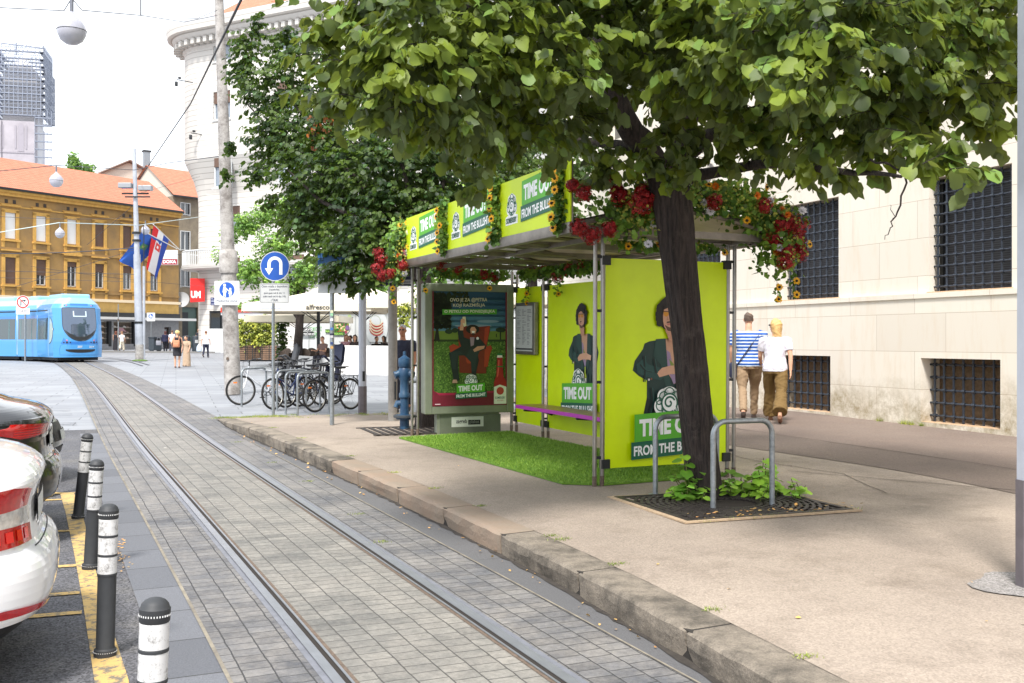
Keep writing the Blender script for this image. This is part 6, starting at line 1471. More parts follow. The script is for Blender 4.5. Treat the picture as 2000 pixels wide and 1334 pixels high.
    for hip, kn, an in legs:
        limb(mb, [hip, hip*.6+kn*.4, kn, kn*.65+an*.35, an], [.088*k*b,.076*k*b,.052*k,.053*k,.034*k]); mb.tube([an, an+Vector((0,-.03,-.04*k)), an+Vector((0,.06,-.052*k)), an+Vector((0,.15,-.062*k))], [.036*k,.036*k,.034*k,.02*k], 8)
    remeshed('body', mb, vox, t, sk)
    # top
    tm_ = topm or (mat('striped_shirt', top) if stripes else pc(top, .8)); mb = MB().m(tm_); torso(mb, .016, .0 if kind != 'dress' else -.06, .56)
    if kind == 'dress':
        R_ = [ellring(S_(0,0,hipz+.05), .18*b*k, .135*b*k), ellring(S_(0,0,hipz-.2), .2*b*k, .15*b*k), ellring(S_(0,0,hipz-(.75 if long_ else .34)), (.26 if long_ else .2)*k, (.2 if long_ else .16)*k)]; loft(mb, R_)
    else: loft(mb, [ellring(S_(0,0,hipz+.06), (.172*b+.016)*k, (.125*b+.016)*k), ellring(S_(0,0,hipz-.05), (.178*b+.012)*k, (.132*b+.012)*k)])
    if not sleeveless:
        for (sh_, el, wr), s_ in zip(armj, (-1, 1)):
            e2 = (sh_*.35+el*.65) if sleeve else wr
            pts = [sh_+Vector((-s_*.06,0,.0)), sh_, e2] if sleeve else [sh_+Vector((-s_*.06,0,0)), sh_, el, wr]
            limb(mb, pts, [.064*k*b,.066*k*b,.06*k*b] if sleeve else [.064*k*b,.064*k*b,.052*k,.04*k])
    remeshed('shirt' if kind != 'dress' else 'dress', mb, vox, t, tm_, folds=.007)
    if kind != 'dress':
        bm_ = pc(bottom, .85); mb = MB().m(bm_); torso(mb, .006, -.06, .09)
        loft(mb, [ellring(S_(0,0,hipz+.08), .163*b*k, .12*b*k), ellring(S_(0,0,hipz-.09), (.172*b)*k, (.13*b)*k)])
        for i, (hip, kn, an) in enumerate(legs):
            if kind == 'wide': limb(mb, [hip, hip*.5+kn*.5, kn, an+Vector((0,0,.03))], [.10*k*b,.098*k*b,.095*k,.125*k])
            elif kind == 'shorts': limb(mb, [hip, hip*.4+kn*.6], [.098*k*b,.088*k*b])
            else: limb(mb, [hip, hip*.5+kn*.5, kn, kn*.5+an*.5, an+Vector((0,0,-.01))], [.098*k*b,.088*k*b,.068*k,.066*k,.06*k])
        remeshed('trousers' if kind != 'shorts' else 'shorts', mb, vox, t, bm_, folds=.010)
    # shoes
    for hip, kn, an in legs:
        mb = MB().m(pc(shoes, .6)); tl = -.55 if (an.z > A_+.04 and not sit) else 0
        mb.tube([an+Vector((0,-.055,-.05*k+tl*.0)), an+Vector((0,-.02,-.045*k)), an+Vector((0,.07,-.05*k+tl*.06)), an+Vector((0,.16,-.06*k+tl*.14)), an+Vector((0,.19,-.062*k+tl*.17))], [.03*k,.042*k,.042*k,.036*k,.02*k], 10); mb.build('shoe', t)
    # hair
    hm = mat('hair_%d_%d_%d' % hair, hair, .6, var=.3, vscale=60, bump=.5, bscale=120); mb = MB().m(hm)
    def HP(z_, rx, ry, cy, y_max=9): return [Hm @ Vector((q.x, min(q.y, y_max), q.z)) for q in ellring((0,cy,z_),rx,ry,14)]
    if hairstyle == 'short': loft(mb, [HP(-.03*k,.078,.085,-.02,.0), HP(.02*k,.082,.10,-.012,.03), HP(.06*k,.08,.098,-.01,.07), HP(.095*k,.062,.078,-.008), HP(.122*k,.02,.03,-.008)])
    elif hairstyle == 'bob':
        loft(mb, [HP(-.22*k,.05,.035,-.06,.0), HP(-.18*k,.085,.06,-.05,.0), HP(-.12*k,.098,.08,-.035,.0), HP(-.03*k,.1,.1,-.02,.015), HP(.04*k,.098,.112,-.01,.06), HP(.09*k,.075,.09,-.01), HP(.128*k,.02,.03,-.01)])
    elif hairstyle == 'curly':
        rr_ = random.Random(1)
        for q in range(26):
            a_ = rr_.uniform(0, 6.28); e_ = rr_.uniform(-.3, 1.5); mb.ball(Hm @ Vector((.085*math.cos(a_)*math.cos(e_), min(.05, .09*math.sin(a_)*math.cos(e_))-.02, .03+.085*math.sin(e_))), .035, 8, 6)
    remeshed('hair', mb, max(.009, vox*.7), t, hm, smooth_it=1, folds=.012)
    if glasses:
        mb = MB().m(BLACKP); 
        for s_ in (-1, 1): mb.ball(Hm @ Vector((s_*.033,.086,.014)), .024, 10, 6, .7); mb.tube([Hm @ Vector((s_*.05,.085,.016)), Hm @ Vector((s_*.078,.0,.01))], .004, 5)
        mb.build('sunglasses', t)
    if True:
        mb = MB().m(pc((150,80,76))).tube([Hm @ Vector((-.022,.086,-.058)), Hm @ Vector((0,.092,-.058)), Hm @ Vector((.022,.086,-.058))], .005, 5)
        if not glasses:
            mb.m(pc((40,30,26)))
            for s_ in (-1, 1): mb.ball(Hm @ Vector((s_*.031,.084,.014)), .009, 8, 6)
        mb.build('face_features', t)
    return t, armj, S_, hipz, k
STRP = multi('blue_white_striped_knit', lambda n, l, b, tc: (lambda sp, mm, fr, gt, gt2: (l.new(tc.outputs['Object'], sp.inputs[0]), l.new(sp.outputs['Z'], mm.inputs[0]), l.new(mm.outputs[0], fr.inputs[0]),
    l.new(fr.outputs[0], gt.inputs[0]), l.new(mixc(n, l, gt.outputs[0], srgb((40,92,176)), srgb((214,222,232))), b.inputs['Base Color']), setattr(b.inputs['Roughness'], 'default_value', .9)))
    (N(n, 'ShaderNodeSeparateXYZ'), N(n, 'ShaderNodeMath', operation='MULTIPLY'), N(n, 'ShaderNodeMath', operation='FRACT'), N(n, 'ShaderNodeMath', operation='GREATER_THAN'), None))
for nd in STRP.node_tree.nodes:
    if nd.type == 'MATH' and nd.operation == 'MULTIPLY': nd.inputs[1].default_value = 17
    if nd.type == 'MATH' and nd.operation == 'GREATER_THAN': nd.inputs[1].default_value = .6
def pgp(x, y, off=.17):
    p = gp(x, y, off); return p
c1 = pgp(1462, 818); c2 = pgp(1514, 824); wrot = -YAW-R(12)
ret, armj, S_, hz_, k_ = person('man in a blue and white striped polo shirt and beige trousers walking away', c1, wrot, 1.84, top=(50,100,190), topm=STRP, bottom=(150,126,100), shoes=(70,58,54), hair=(92,76,66), step=.5, arms=((6,18),(14,30)), vox=.011, build=1.24, group=None)
NAVY = pc((28,34,62), .6)
m_ = MB().m(NAVY).tube([S_(.17,-.10,hz_+.50), S_(.02,-.165,hz_+.3), S_(-.12,-.175,hz_+.1), S_(-.2,-.13,hz_-.02)], .014, 8, ell=.5); m_.tube([S_(.17,-.1,hz_+.5), S_(.14,.02,hz_+.56), S_(.05,.14,hz_+.4), S_(-.14,.16,hz_+.1), S_(-.22,.05,hz_)], .012, 6)
bg_ = thing('shoulder_bag', 'navy shoulder bag hanging at the striped man’s left hip', 'bag', c1, wrot); m_.M = Matrix(); m_.box(-.33,-.2,-.17,.08,hz_-.25,hz_+.02,.03); m_.build('bag', bg_)
person('blonde woman in a white T-shirt and wide olive trousers walking away', c2, wrot-R(4), 1.72, top=(216,214,226), bottom=(112,88,48), shoes=(150,110,90), hair=(206,168,110), hairstyle='bob', kind='wide', step=-.62, arms=((16,50),(-16,8)), vox=.011, build=1.12, head=55, lean=3, glasses=True)
p = gp(787, 805); person('grey-haired man in navy polo and sunglasses walking towards the camera behind the hydrant', p, PI-YAW-R(6), 1.8, top=(34,38,58), bottom=(40,42,56), shoes=(50,50,54), hair=(170,170,170), step=.25, arms=((8,14),(-8,10)), vox=.013, build=1.12, skin=SKINT, glasses=True)
p = gp(346, 718); ret, armj, S_, hz_, k_ = person('blonde curly woman in a black dress with a tan backpack', p, -YAW+R(8), 1.66, top=(34,32,38), kind='dress', shoes=(120,90,80), hair=(222,192,130), hairstyle='curly', sleeveless=True, arms=((-35,95),(20,60)), vox=.018)
bk = thing('backpack', 'tan leather backpack on the back of the blonde woman in black', 'backpack', p, -YAW+R(8)); m_ = MB().m(mat('tan_leather', (196,130,96), .5, var=.1)).box(-.15,.15,-.26,-.13,hz_+.05,hz_+.38,.05).box(-.1,.1,-.29,-.25,hz_+.08,hz_+.24,.02)
for s_ in (-1,1): m_.tube([S_(s_*.1,-.17,hz_+.36), S_(s_*.12,-.06,hz_+.56), S_(s_*.13,.08,hz_+.5)], .016, 6)
m_.build('bag', bk)
p = gp(356, 716); person('person in loose beige linen clothes hidden behind the woman in black', p+Vector((.25,.7,0)), -YAW+R(160), 1.42, top=(176,152,128), kind='dress', long_=True, shoes=(80,60,50), hair=(60,44,36), arms=((10,20),(5,10)), vox=.02, build=1.15)
p = gp(402, 698); ret, armj, S_, hz_, k_ = person('woman in white blouse and dark trousers walking away with a carrier bag', p, -YAW, 1.66, top=(220,224,232), bottom=(40,42,62), shoes=(70,56,50), hair=(120,78,50), step=.3, vox=.02, build=1.1)
cb = thing('carrier_bag', 'pale translucent plastic carrier bag held by the woman in white', 'bag', p+Vector((-.42,-.1,.35)), -YAW); MB().m(mat('plastic_bag',(206,218,230),.5)).lathe([(.1,0),(.17,.06),(.17,.25),(.12,.38),(.03,.5)],12).build('bag', cb)
p = gp(226, 686); person('woman with auburn hair in a long black dress by the shoe shop', p, -YAW-R(6), 1.62, top=(30,28,36), kind='dress', long_=True, hair=(104,56,40), hairstyle='bob', sleeveless=True, arms=((10,5),(-14,12)), vox=.022, build=1.1)
p = gp(238, 686); person('woman in white top and cream trousers behind the thin pole', p, -YAW, 1.6, top=(222,222,224), bottom=(206,196,176), hair=(150,110,80), hairstyle='short', kind='wide', step=.3, vox=.022)
p = gp(323, 688); person('woman in dark navy clothes holding a grey bag near the passage', p, -YAW+R(20), 1.66, top=(44,44,72), bottom=(30,30,40), hair=(80,40,40), hairstyle='bob', sleeve=False, vox=.022, build=1.15); 
gb_ = thing('handbag', 'grey handbag of the woman in dark navy', 'bag', p+Vector((-.5,-.1,.55)), -YAW); MB().m(pc((150,150,158))).box(-.2,.2,-.07,.07,0,.36,.04).tube([(-.14,0,.34),(-.1,0,.6),(.1,0,.6),(.14,0,.34)],.015,6).build('bag', gb_)
p = gp(336, 689); person('person in white shirt beside the woman in dark navy', p, -YAW, 1.7, top=(224,222,228), bottom=(52,54,70), hair=(90,60,44), vox=.022, step=.15)
p = at(388, 664, 86); person('man in dark clothes in the doorway of the corner building', (p.x, p.y, gz(0,p.y)+.1), PI-YAW, 1.75, top=(40,40,48), bottom=(60,60,66), hair=(120,110,100), vox=.022)
# ============================================================ TERRACE
wt = at(600, 664, 45); wq = at(1080, 664, 38.5)
def wallbox(name, label, a, b, h, th, m, cat='wall'):
    d = Vector((b.x-a.x, b.y-a.y, 0)); L = d.length; t = thing(name, label, cat, (a.x, a.y, gz(0, a.y)), math.atan2(d.y, d.x)); dz = gz(0, b.y)-gz(0, a.y)
    MB().m(m).prism([(0,0,-.1),(L,0,dz-.1),(L,0,h+dz),(0,0,h)], (0,th,0)).build('wall', t); return t
PW_ = mat('white_terrace_wall', (224,222,218), .7, var=.04, vscale=2)
wallbox('terrace_wall', 'low white terrace wall behind the bicycles', at(650, 664, 41), at(1010, 664, 37.5), 1.12, .3, PW_)
wallbox('terrace_wall', 'lower end of the white terrace wall by the wicker chairs', at(575, 664, 44.5), at(652, 664, 41.2), .62, .3, PW_)
ha = at(585, 664, 54); hb = at(1030, 664, 50); d = Vector((hb.x-ha.x, hb.y-ha.y, 0)); L = d.length
t = thing('hoarding', 'white shop hoarding with food pictures and green graffiti behind the terrace', 'hoarding', (ha.x, ha.y, gz(0, ha.y)), math.atan2(d.y, d.x)); zh = lambda py: EYE+(664-py)/FPX*53-t.location.z
hx = lambda px: (px-585)/(1030-585)*L*1.0
m_ = MB().m(mat('hoarding_white', (206,208,208), .5)).box(0, L, 0, .3, 0, zh(585)); m_.m(DARKM).box(0, L, -.6, .3, zh(585), zh(578)); m_.build('boarding', t)
m_ = MB(); A = Art(m_, SF(0, -.02, 0), .004)
A.rect(0, zh(610), hx(1020), zh(606), (150,152,152))
for px in (604, 700, 770, 868): A.rect(hx(px), 0, hx(px)+.05, zh(600), (170,172,172)); A.k -= 1
A.k += 1
A.text('VOJKOVIĆ', hx(604), zh(648), hx(632)-hx(604)+.0, .32, (74,170,70), bold=0); A.text('LOPOV', hx(608), zh(660), .6, .3, (74,170,70), bold=0)
A.disc(hx(673), zh(637), .52, (226,228,222), ry=.5); A.disc(hx(673), zh(637), .45, (120,150,60), ry=.43)
A.blobs(60, hx(673)-.35, hx(673)+.35, zh(637)-.32, zh(637)+.32, .09, [(196,50,34), (92,140,44), (226,200,160), (150,60,80), (60,110,40)], 4)
A.rect(hx(640), zh(650), hx(662), zh(643), (60,90,30)); A.rect(hx(655), zh(655), hx(680), zh(648), (50,90,30)); A.text('HRSKAVO', hx(656), zh(654), .6, .11, (170,220,110)); A.text('MALO', hx(641), zh(649), .45, .11, (170,220,110))
for px, py in ((636,606),): A.disc(hx(686), zh(640), .12, (120,90,140)); A.disc(hx(690), zh(618), .1, (170,190,130))
A.disc(hx(745), zh(640), .62, (226,228,228), ry=.95); A.arc(hx(742), zh(628), .3, .04, 0, 360, (190,196,180))
for i in range(4): A.arc(hx(742)+.1, zh(640)-.15*i+.45, .38, .1, 190, 330, (190,60,50)); A.arc(hx(742)+.1, zh(640)-.15*i+.50, .38, .06, 190, 330, (232,220,190))
A.rect(hx(540)+.0, zh(655), hx(596), zh(640), (230,230,228)); A.rect(hx(590), zh(646), hx(612), zh(640), (30,30,32)); A.text('PRAVO', hx(591), zh(645.5), .7, .13, (230,230,230)); A.rect(hx(594), zh(655), hx(618), zh(648), (30,30,32)); A.text('PEČENO', hx(595), zh(654), .75, .13, (230,230,230))
A.disc(hx(960), zh(640), .6, (214,120,60), ry=.6); A.disc(hx(985), zh(645), .5, (120,150,60))
m_.build('food_pictures', t)
t = thing('shop_awning', 'red and white awning strip with lettering behind the concrete pole', 'awning', at(500, 664, 74), wrz*.55+R(6)); zz0 = EYE+(664-610)/FPX*74-t.location.z+EYE-EYE
ta = at(436, 606, 74); t.location = ta; m_ = MB().m(pc((214,60,40))).box(-.2, 3.0, 0, .5, -.15, .2); A = Art(m_, SF(0,-.01,0)); A.text('KONZUM', 1.3,-.1,1.3,.22,(240,240,238)); m_.m(WHITEP).box(-.2,3,.1,.4,-.35,-.15); m_.build('awning', t)
def parasol(label, px, py_peak, py_val, D, hw, name=None, rz=0.0):
    pk = at(px, py_peak, D); t = thing('parasol', label, 'parasol', (pk.x, pk.y, gz(0, pk.y)), -YAW+rz, 'cream parasols over the terrace')
    z1 = pk.z-t.location.z; z0 = EYE+(664-py_val)/FPX*D-t.location.z+.32
    CRM = mat('cream_canvas', (214,204,184), .8, var=.04, vscale=2)
    m_ = MB().m(CRM); c = [(-hw,-hw,z0),(hw,-hw,z0),(hw,hw,z0),(-hw,hw,z0)]
    for a, b in zip(c, c[1:]+c[:1]):
        mid = [((a[0]*(1-q)), (a[1]*(1-q)), z0+(z1-z0)*q**1.15) for q in (0,.33,.66,1)]; m2 = [((b[0]*(1-q)), (b[1]*(1-q)), z0+(z1-z0)*q**1.15) for q in (0,.33,.66,1)]; m_.grid([mid, m2], False)
        m_.grid([[a, b], [(a[0]*1.005, a[1]*1.005, z0-.3), (b[0]*1.005, b[1]*1.005, z0-.3)]], False)
    m_.lathe([(.5,z1-.12),(.3,z1+.02),(.05,z1+.12)], 4, Matrix.Rotation(PI/4,4,'Z'), False); m_.build('canopy', t)
    m_ = MB().m(DARKM).box(-.06,.06,-.06,.06,0,z1); m_.box(-.4,.4,-.4,.4,0,.12)
    for a in c: m_.tube([(0,0,z1-.35), (a[0],a[1],z0)], .022, 5); m_.tube([(0,0,z0-.7), (a[0]*.5,a[1]*.5,z0+(z1-z0)*.42)], .018, 5)
    m_.build('frame', t)
    if name: m_ = MB(); A = Art(m_, SF(0,-hw*1.007-.004,0)); A.text(name, hw*.0,z0-.24,hw*.36,.2,(44,44,44)); A.rect(-hw*.7,z0-.2,-hw*.4,z0-.1,(190,196,214)); m_.build('lettering', t)
    return t
parasol('large cream parasol reading alfresco in the middle of the terrace', 622, 567, 612, 43, 2.55, 'alfresco')
parasol('lower cream parasol at the left end of the terrace, in front of the hedge', 588, 612, 631, 50, 2.2)
parasol('cream parasol in the middle row, behind the grey lighting post', 712, 556, 610, 44, 2.4)
parasol('cream parasol seen between the navy board and the shelter', 850, 548, 606, 43, 2.6)
parasol('cream parasol visible over the poster case inside the shelter', 985, 548, 600, 42, 2.6)
WIC = mat('grey_brown_wicker', (92,80,72), .8, var=.25, vscale=60, bump=.5, bscale=120)
def chair(parent_group, label, p, rz):
    t = thing('wicker_chair', label, 'chair', p, rz, parent_group)
    MB().m(WIC).box(-.26,.26,-.25,.25,.38,.46,.03).build('seat', t)
    m_ = MB().m(WIC); m_.grid([[(.29*math.cos(R(a)), -.27*math.sin(R(a))*1.0, z) for a in range(-20, 201, 20)] for z in (.3,.62,.66)], True); m_.grid([[(.29*math.cos(R(a)), -.27*math.sin(R(a)), .62+.26*max(0,math.sin(R(a)))) for a in range(0, 181, 15)], [(.26*math.cos(R(a)), -.24*math.sin(R(a)), .45) for a in range(0, 181, 15)]], True); m_.build('backrest', t)
    for x in (-.22,.22):
        for y in (-.2,.2): MB().m(DARKM).cyl((x,y,0),(x,y,.38),.018,n=6).build('leg', t)
    return t
lbls = ['leftmost wicker chair on the terrace, beside the dark bush', 'second wicker chair from the left on the terrace', 'wicker chair in the middle of the row by the wall end', 'wicker chair just left of the stop post', 'wicker chair nearest the white wall end']
for i, (px, D) in enumerate(((556,47),(576,47.5),(594,47),(612,48),(628,47))):
    p = at(px, 664, D); chair('wicker chairs on the terrace', lbls[i], (p.x, p.y, gz(0,p.y)+.02), [2.4,.6,3.0,3.3,2.8][i])
def table(label, px, D, off=.02):
    p = at(px, 664, D); t = thing('cafe_table', label, 'table', (p.x, p.y, gz(0,p.y)+off), 0, 'terrace tables')
    MB().m(mat('table_top', (70,64,60), .4)).box(-.4,.4,-.4,.4,.71,.74,.01).build('table_top', t); MB().m(DARKM).cyl((0,0,0),(0,0,.71),.035,n=8).box(-.25,.25,-.25,.25,0,.03).build('pedestal', t); return t
table('dark cafe table between the leftmost wicker chairs', 562, 48.2); table('dark cafe table by the hoarding under the salad picture', 640, 49)
table('cafe table of the guests behind the grey lighting post', 684, 44, .5); table('cafe table of the guests left of the navy board post', 745, 43, .5)
seated = [(631,662,'guest with brown hair seated left of the grey lighting post', (120,96,90)), (676,658,'guest in pink leaning over the table under the salad picture', (196,150,160)), (686,660,'dark-haired guest in blue seated right of the one in pink', (60,70,110)), (694,659,'guest in dark top seated nearest the lighting post', (60,50,50)), (735,662,'guest with short hair in black, left of the apple picture', (40,36,40)), (751,661,'guest in dark clothes beside the navy board post', (50,44,48))]
for i, (px, py, lb, c) in enumerate(seated):
    D = 42.5+(i % 3)*.8; p = at(px, py, D); z = gz(0,p.y)+.45
    person(lb, (p.x, p.y, p.z-1.24), -YAW+R((150,200,120,170,210,140)[i]), 1.7, top=c, bottom=(50,50,60), hair=[(110,74,54),(150,110,80),(60,40,36),(50,40,36),(70,50,40),(40,34,34)][i], hairstyle=['short','bob'][i % 2], sit=True, vox=.022, arms=((25,70),(25,70)), group='guests seated on the terrace')
    q = at(px, py, D); chair('wicker chairs on the terrace', 'wicker chair under the '+lb, (p.x, p.y, p.z-1.24), -YAW+R((150,200,120,170,210,140)[i]))
mb = MB().m(PW_); a = at(660,664,41.5); b = at(1005,664,38); c = at(1030,664,49); d_ = at(640,664,50)
mb.prism([(v.x, v.y, gz(0,v.y)-.05) for v in (a,b,c,d_)], (0,0,.47)); struct(mb.build('terrace_floor'))

# ============================================================ FOLIAGE
def leaf_mat(name, c1, c2, under, trans=.35, tcol=(150,190,50)):
    def f(n, l, b, tc):
        ge = n.new('ShaderNodeNewGeometry'); col = mixc(n, l, ge.outputs['Random Per Island'], srgb(c1), srgb(c2))
        # whole sprays differ: leaf age, and sunlit highlights painted as brighter yellow-green patches
        col = mixc(n, l, ramp(n, l, noise(n, l, tc.outputs['Object'], 1.5, 3, .7), .45, .62, 0, .85), col, srgb(tuple(min(255, int(x*1.4)+k_) for x, k_ in zip(c2, (36, 24, 4)))))
        pr = n.new('ShaderNodeMath'); pr.operation = 'FRACT'; mu = n.new('ShaderNodeMath'); mu.operation = 'MULTIPLY'; mu.inputs[1].default_value = 7.31
        l.new(ge.outputs['Random Per Island'], mu.inputs[0]); l.new(mu.outputs[0], pr.inputs[0])
        gt = n.new('ShaderNodeMath'); gt.operation = 'GREATER_THAN'; gt.inputs[1].default_value = .90; l.new(pr.outputs[0], gt.inputs[0])
        col = mixc(n, l, gt.outputs[0], col, srgb(tuple(min(255, int(x*1.35)+18) for x in c2)))  # scattered single leaves lightened as painted highlights
        col = mixc(n, l, ge.outputs['Backfacing'], col, srgb(under))
        l.new(col, b.inputs['Base Color']); b.inputs['Roughness'].default_value = .5; b.inputs['Specular IOR Level'].default_value = .35
        tr = n.new('ShaderNodeBsdfTranslucent'); l.new(mixc(n, l, .55, col, srgb(tcol)), tr.inputs['Color'])
        ms = n.new('ShaderNodeMixShader'); ms.inputs[0].default_value = trans; l.new(b.outputs[0], ms.inputs[1]); l.new(tr.outputs[0], ms.inputs[2])
        out = next(x for x in n if x.type == 'OUTPUT_MATERIAL'); l.new(ms.outputs[0], out.inputs['Surface'])
    return multi(name, f)
LEAFT = np.array([(0,0,0),(0,.5,.035),(0,1.08,-.05),(-.30,-.06,.07),(-.5,.28,.09),(-.42,.66,.05),(-.2,.9,.0),(.30,-.06,.07),(.5,.28,.09),(.42,.66,.05),(.2,.9,.0)])
LEAFF = [(0,1,5,4,3), (1,2,6,5), (0,7,8,9,1), (1,9,10,2)]
def build_leaves(name, pos, ydir, nrm, size, m, parent, simple=False):
    """pos (N,3) stems, ydir: direction of the blade, nrm: face normal"""
    n = len(pos); y = ydir/np.linalg.norm(ydir, axis=1)[:,None]; z = nrm-(nrm*y).sum(1)[:,None]*y; z /= (np.linalg.norm(z, axis=1)[:,None]+1e-9); x = np.cross(y, z)
    T = LEAFT if not simple else np.array([(0,0,0),(-.42,.3,.06),(-.3,.78,.0),(0,1.05,-.06),(.3,.78,.0),(.42,.3,.06)]); F_ = LEAFF if not simple else [(0,3,2,1), (0,5,4,3)]
    k = len(T); wob = 1+rng.normal(0, .12, (n, k, 1))*np.array([1,.6,0]).reshape(1,1,3)
    TT = T[None]*wob; TT[:, :, 2] += (rng.normal(0, .05, (n, 1))*(T[:,1]**2)[None]); TT = TT*size[:,None,None]
    V = pos[:,None,:]+TT[:,:,0:1]*x[:,None,:]+TT[:,:,1:2]*y[:,None,:]+TT[:,:,2:3]*z[:,None,:]
    V = V.reshape(-1, 3).astype(np.float32)
    li = []; ls = []; lt = []
    flat = np.concatenate([np.array(f) for f in F_]); lens = [len(f) for f in F_]
    L = (flat[None]+np.arange(n)[:,None]*k).ravel().astype(np.int32); lt = np.tile(np.array(lens, np.int32), n); ls = np.concatenate([[0], np.cumsum(lt)[:-1]]).astype(np.int32)
    me = bpy.data.meshes.new(name); me.vertices.add(len(V)); me.vertices.foreach_set('co', V.ravel()); me.loops.add(len(L)); me.loops.foreach_set('vertex_index', L); me.polygons.add(len(lt)); me.polygons.foreach_set('loop_start', ls); me.polygons.foreach_set('loop_total', lt)
    me.update(calc_edges=True); me.polygons.foreach_set('use_smooth', [True]*len(me.polygons)); me.materials.append(m)
    o = bpy.data.objects.new(name, me); S.collection.objects.link(o)
    if parent: o.parent = parent
    return o
def crown(parent, blobs, base, per, lsize, m, bark, twigs=True, simple=False, droop=.75, seed=1, shell=.5, name='crown', limbs=None, reach=.26, perspray=7):
    """sprays of leaves hung on twigs through every clump (world coordinates minus the tree's base)"""
    r_ = np.random.default_rng(seed); P = []; Yd = []; Nn = []; Sz = []; tw = MB().m(bark); K = perspray
    B = np.array(base)
    for bi, (c, rad, *rest) in enumerate(blobs):
        fl = rest[0] if rest else .75; dens = rest[1] if len(rest) > 1 else 1.0
        ns = int(per*rad*rad*dens); c = np.array(c)
        if ns < 1: continue
        d = r_.normal(size=(ns, 3)); d /= np.linalg.norm(d, axis=1)[:, None]
        rr = rad*(shell+(1-shell)*r_.random(ns)**.6)*(1+.125*r_.normal(size=ns)); tip = c+d*rr[:, None]*np.array([1, 1, fl])
        out = d*np.array([1, 1, .3]); out[:, 2] -= .35*r_.random(ns); out /= np.linalg.norm(out, axis=1)[:, None]
        L = lsize*(2.2+1.8*r_.random(ns)); st = tip-out*L[:, None]
        if twigs:
            for q in np.nonzero(r_.random(ns) < .55)[0]:
                tw.tube([Vector(st[q]-B), Vector((st[q]+tip[q])/2+[0, 0, .02]-B), Vector(tip[q]-B)], [lsize*.045, lsize*.03, lsize*.015], 3, False)
        side = np.cross(out, [0, 0, 1.0]); side /= (np.linalg.norm(side, axis=1)[:, None]+1e-6)
        f = (np.arange(K)+.6)/K; sg = np.where(np.arange(K) % 2, 1.0, -1.0)
        p = st[:, None]+out[:, None]*(L[:, None]*f[None])[:, :, None]+r_.normal(0, lsize*.12, (ns, K, 3))
        yd = out[:, None]*.55+side[:, None]*(sg*(.75-.3*f))[None, :, None]+r_.normal(0, .22, (ns, K, 3)); yd[:, :, 2] -= droop*(.35+.9*r_.random((ns, K)))
        nr = out[:, None]*.55+r_.normal(0, .42, (ns, K, 3)); nr[:, :, 2] += .75
        P.append(p.reshape(-1, 3)); Yd.append(yd.reshape(-1, 3)); Nn.append(nr.reshape(-1, 3)); Sz.append((lsize*(.5+.75*r_.random((ns, K)))).ravel())
    P = np.concatenate(P)-B[None]; o = build_leaves(name, P, np.concatenate(Yd), np.concatenate(Nn), np.concatenate(Sz), m, parent, simple)
    if twigs: tw.build('twigs', parent)
    return len(P)
BARK = multi('dark_ridged_bark', lambda n, l, b, tc: (lambda mp, vv: (l.new(tc.outputs['Object'], mp.inputs['Vector']), mp.inputs['Scale'].__setattr__('default_value', (34,34,4.0)), l.new(mp.outputs[0], vv.inputs['Vector']), setattr(vv.inputs['Scale'], 'default_value', 1.0), setattr(vv.inputs['Detail'], 'default_value', 8), setattr(vv.inputs['Roughness'], 'default_value', .7),
    l.new(mixc(n, l, ramp(n, l, noise(n, l, tc.outputs['Object'], 5, 8, .75), .55, .75), mixc(n, l, ramp(n, l, vv.outputs['Fac'], .35, .62), srgb((20,16,15)), srgb((66,56,52))), srgb((84,74,70))), b.inputs['Base Color']), setattr(b.inputs['Roughness'], 'default_value', .9), bumpn(n, l, vv.outputs['Fac'], b, 1.0, .03)))
    (N(n, 'ShaderNodeMapping'), N(n, 'ShaderNodeTexNoise')))
LIND = leaf_mat('linden_leaf', (28,46,20), (68,90,34), (92,108,66), .32, (170,182,50)); LIND2 = leaf_mat('linden_leaf_dark', (18,36,18), (38,62,27), (62,80,46), .25); LOC = leaf_mat('locust_leaf', (74,112,50), (100,134,68), (110,136,84), .35)  # the dark linden set has the rear tree's shade put into its colours
from mathutils import noise as mnoise
def trunk_mesh(mb, pts, rs, n=24, seed=0):
    """knobbly tapering trunk with a flared foot"""
    r_ = random.Random(seed); k = len(pts); rows = []
    P = [Vector(p) for p in pts]; ph = [r_.uniform(0, 6.28) for _ in range(6)]
    sub = []
    for i in range(k-1):
        m = max(2, int((P[i+1]-P[i]).length/(.03 if n > 24 else .12)))
        for j in range(m): t_ = j/m; sub.append((P[i].lerp(P[i+1], t_), rs[i]+(rs[i+1]-rs[i])*t_))
    sub.append((P[-1], rs[-1]))
    for q, (p, r) in enumerate(sub):
        z = p.z; rg = [(1-2.2*abs(mnoise.noise(Vector((math.cos(2*PI*j/n)*6.5, math.sin(2*PI*j/n)*6.5, z*1.7+seed)))))*.05 + (mnoise.noise(Vector((math.cos(2*PI*j/n)*14, math.sin(2*PI*j/n)*14, z*9)))*.02) for j in range(n)] if n > 24 else [0]*n
        rows.append([p+Vector((math.cos(a), math.sin(a), 0))*r*(1+.06*math.sin(3*a+ph[0]+z*1.1)+.05*math.sin(5*a+ph[1]-z*1.7)+.025*math.sin(11*a+ph[2]+z*3)+.022*math.sin(17*a+ph[3]+math.sin(z*4)*1.5)+(rg[j] if n > 24 else r_.uniform(-.016,.016))) for j, a in enumerate([2*PI*j/n for j in range(n)])])
    mb.grid([row+[row[0]] for row in rows], True)

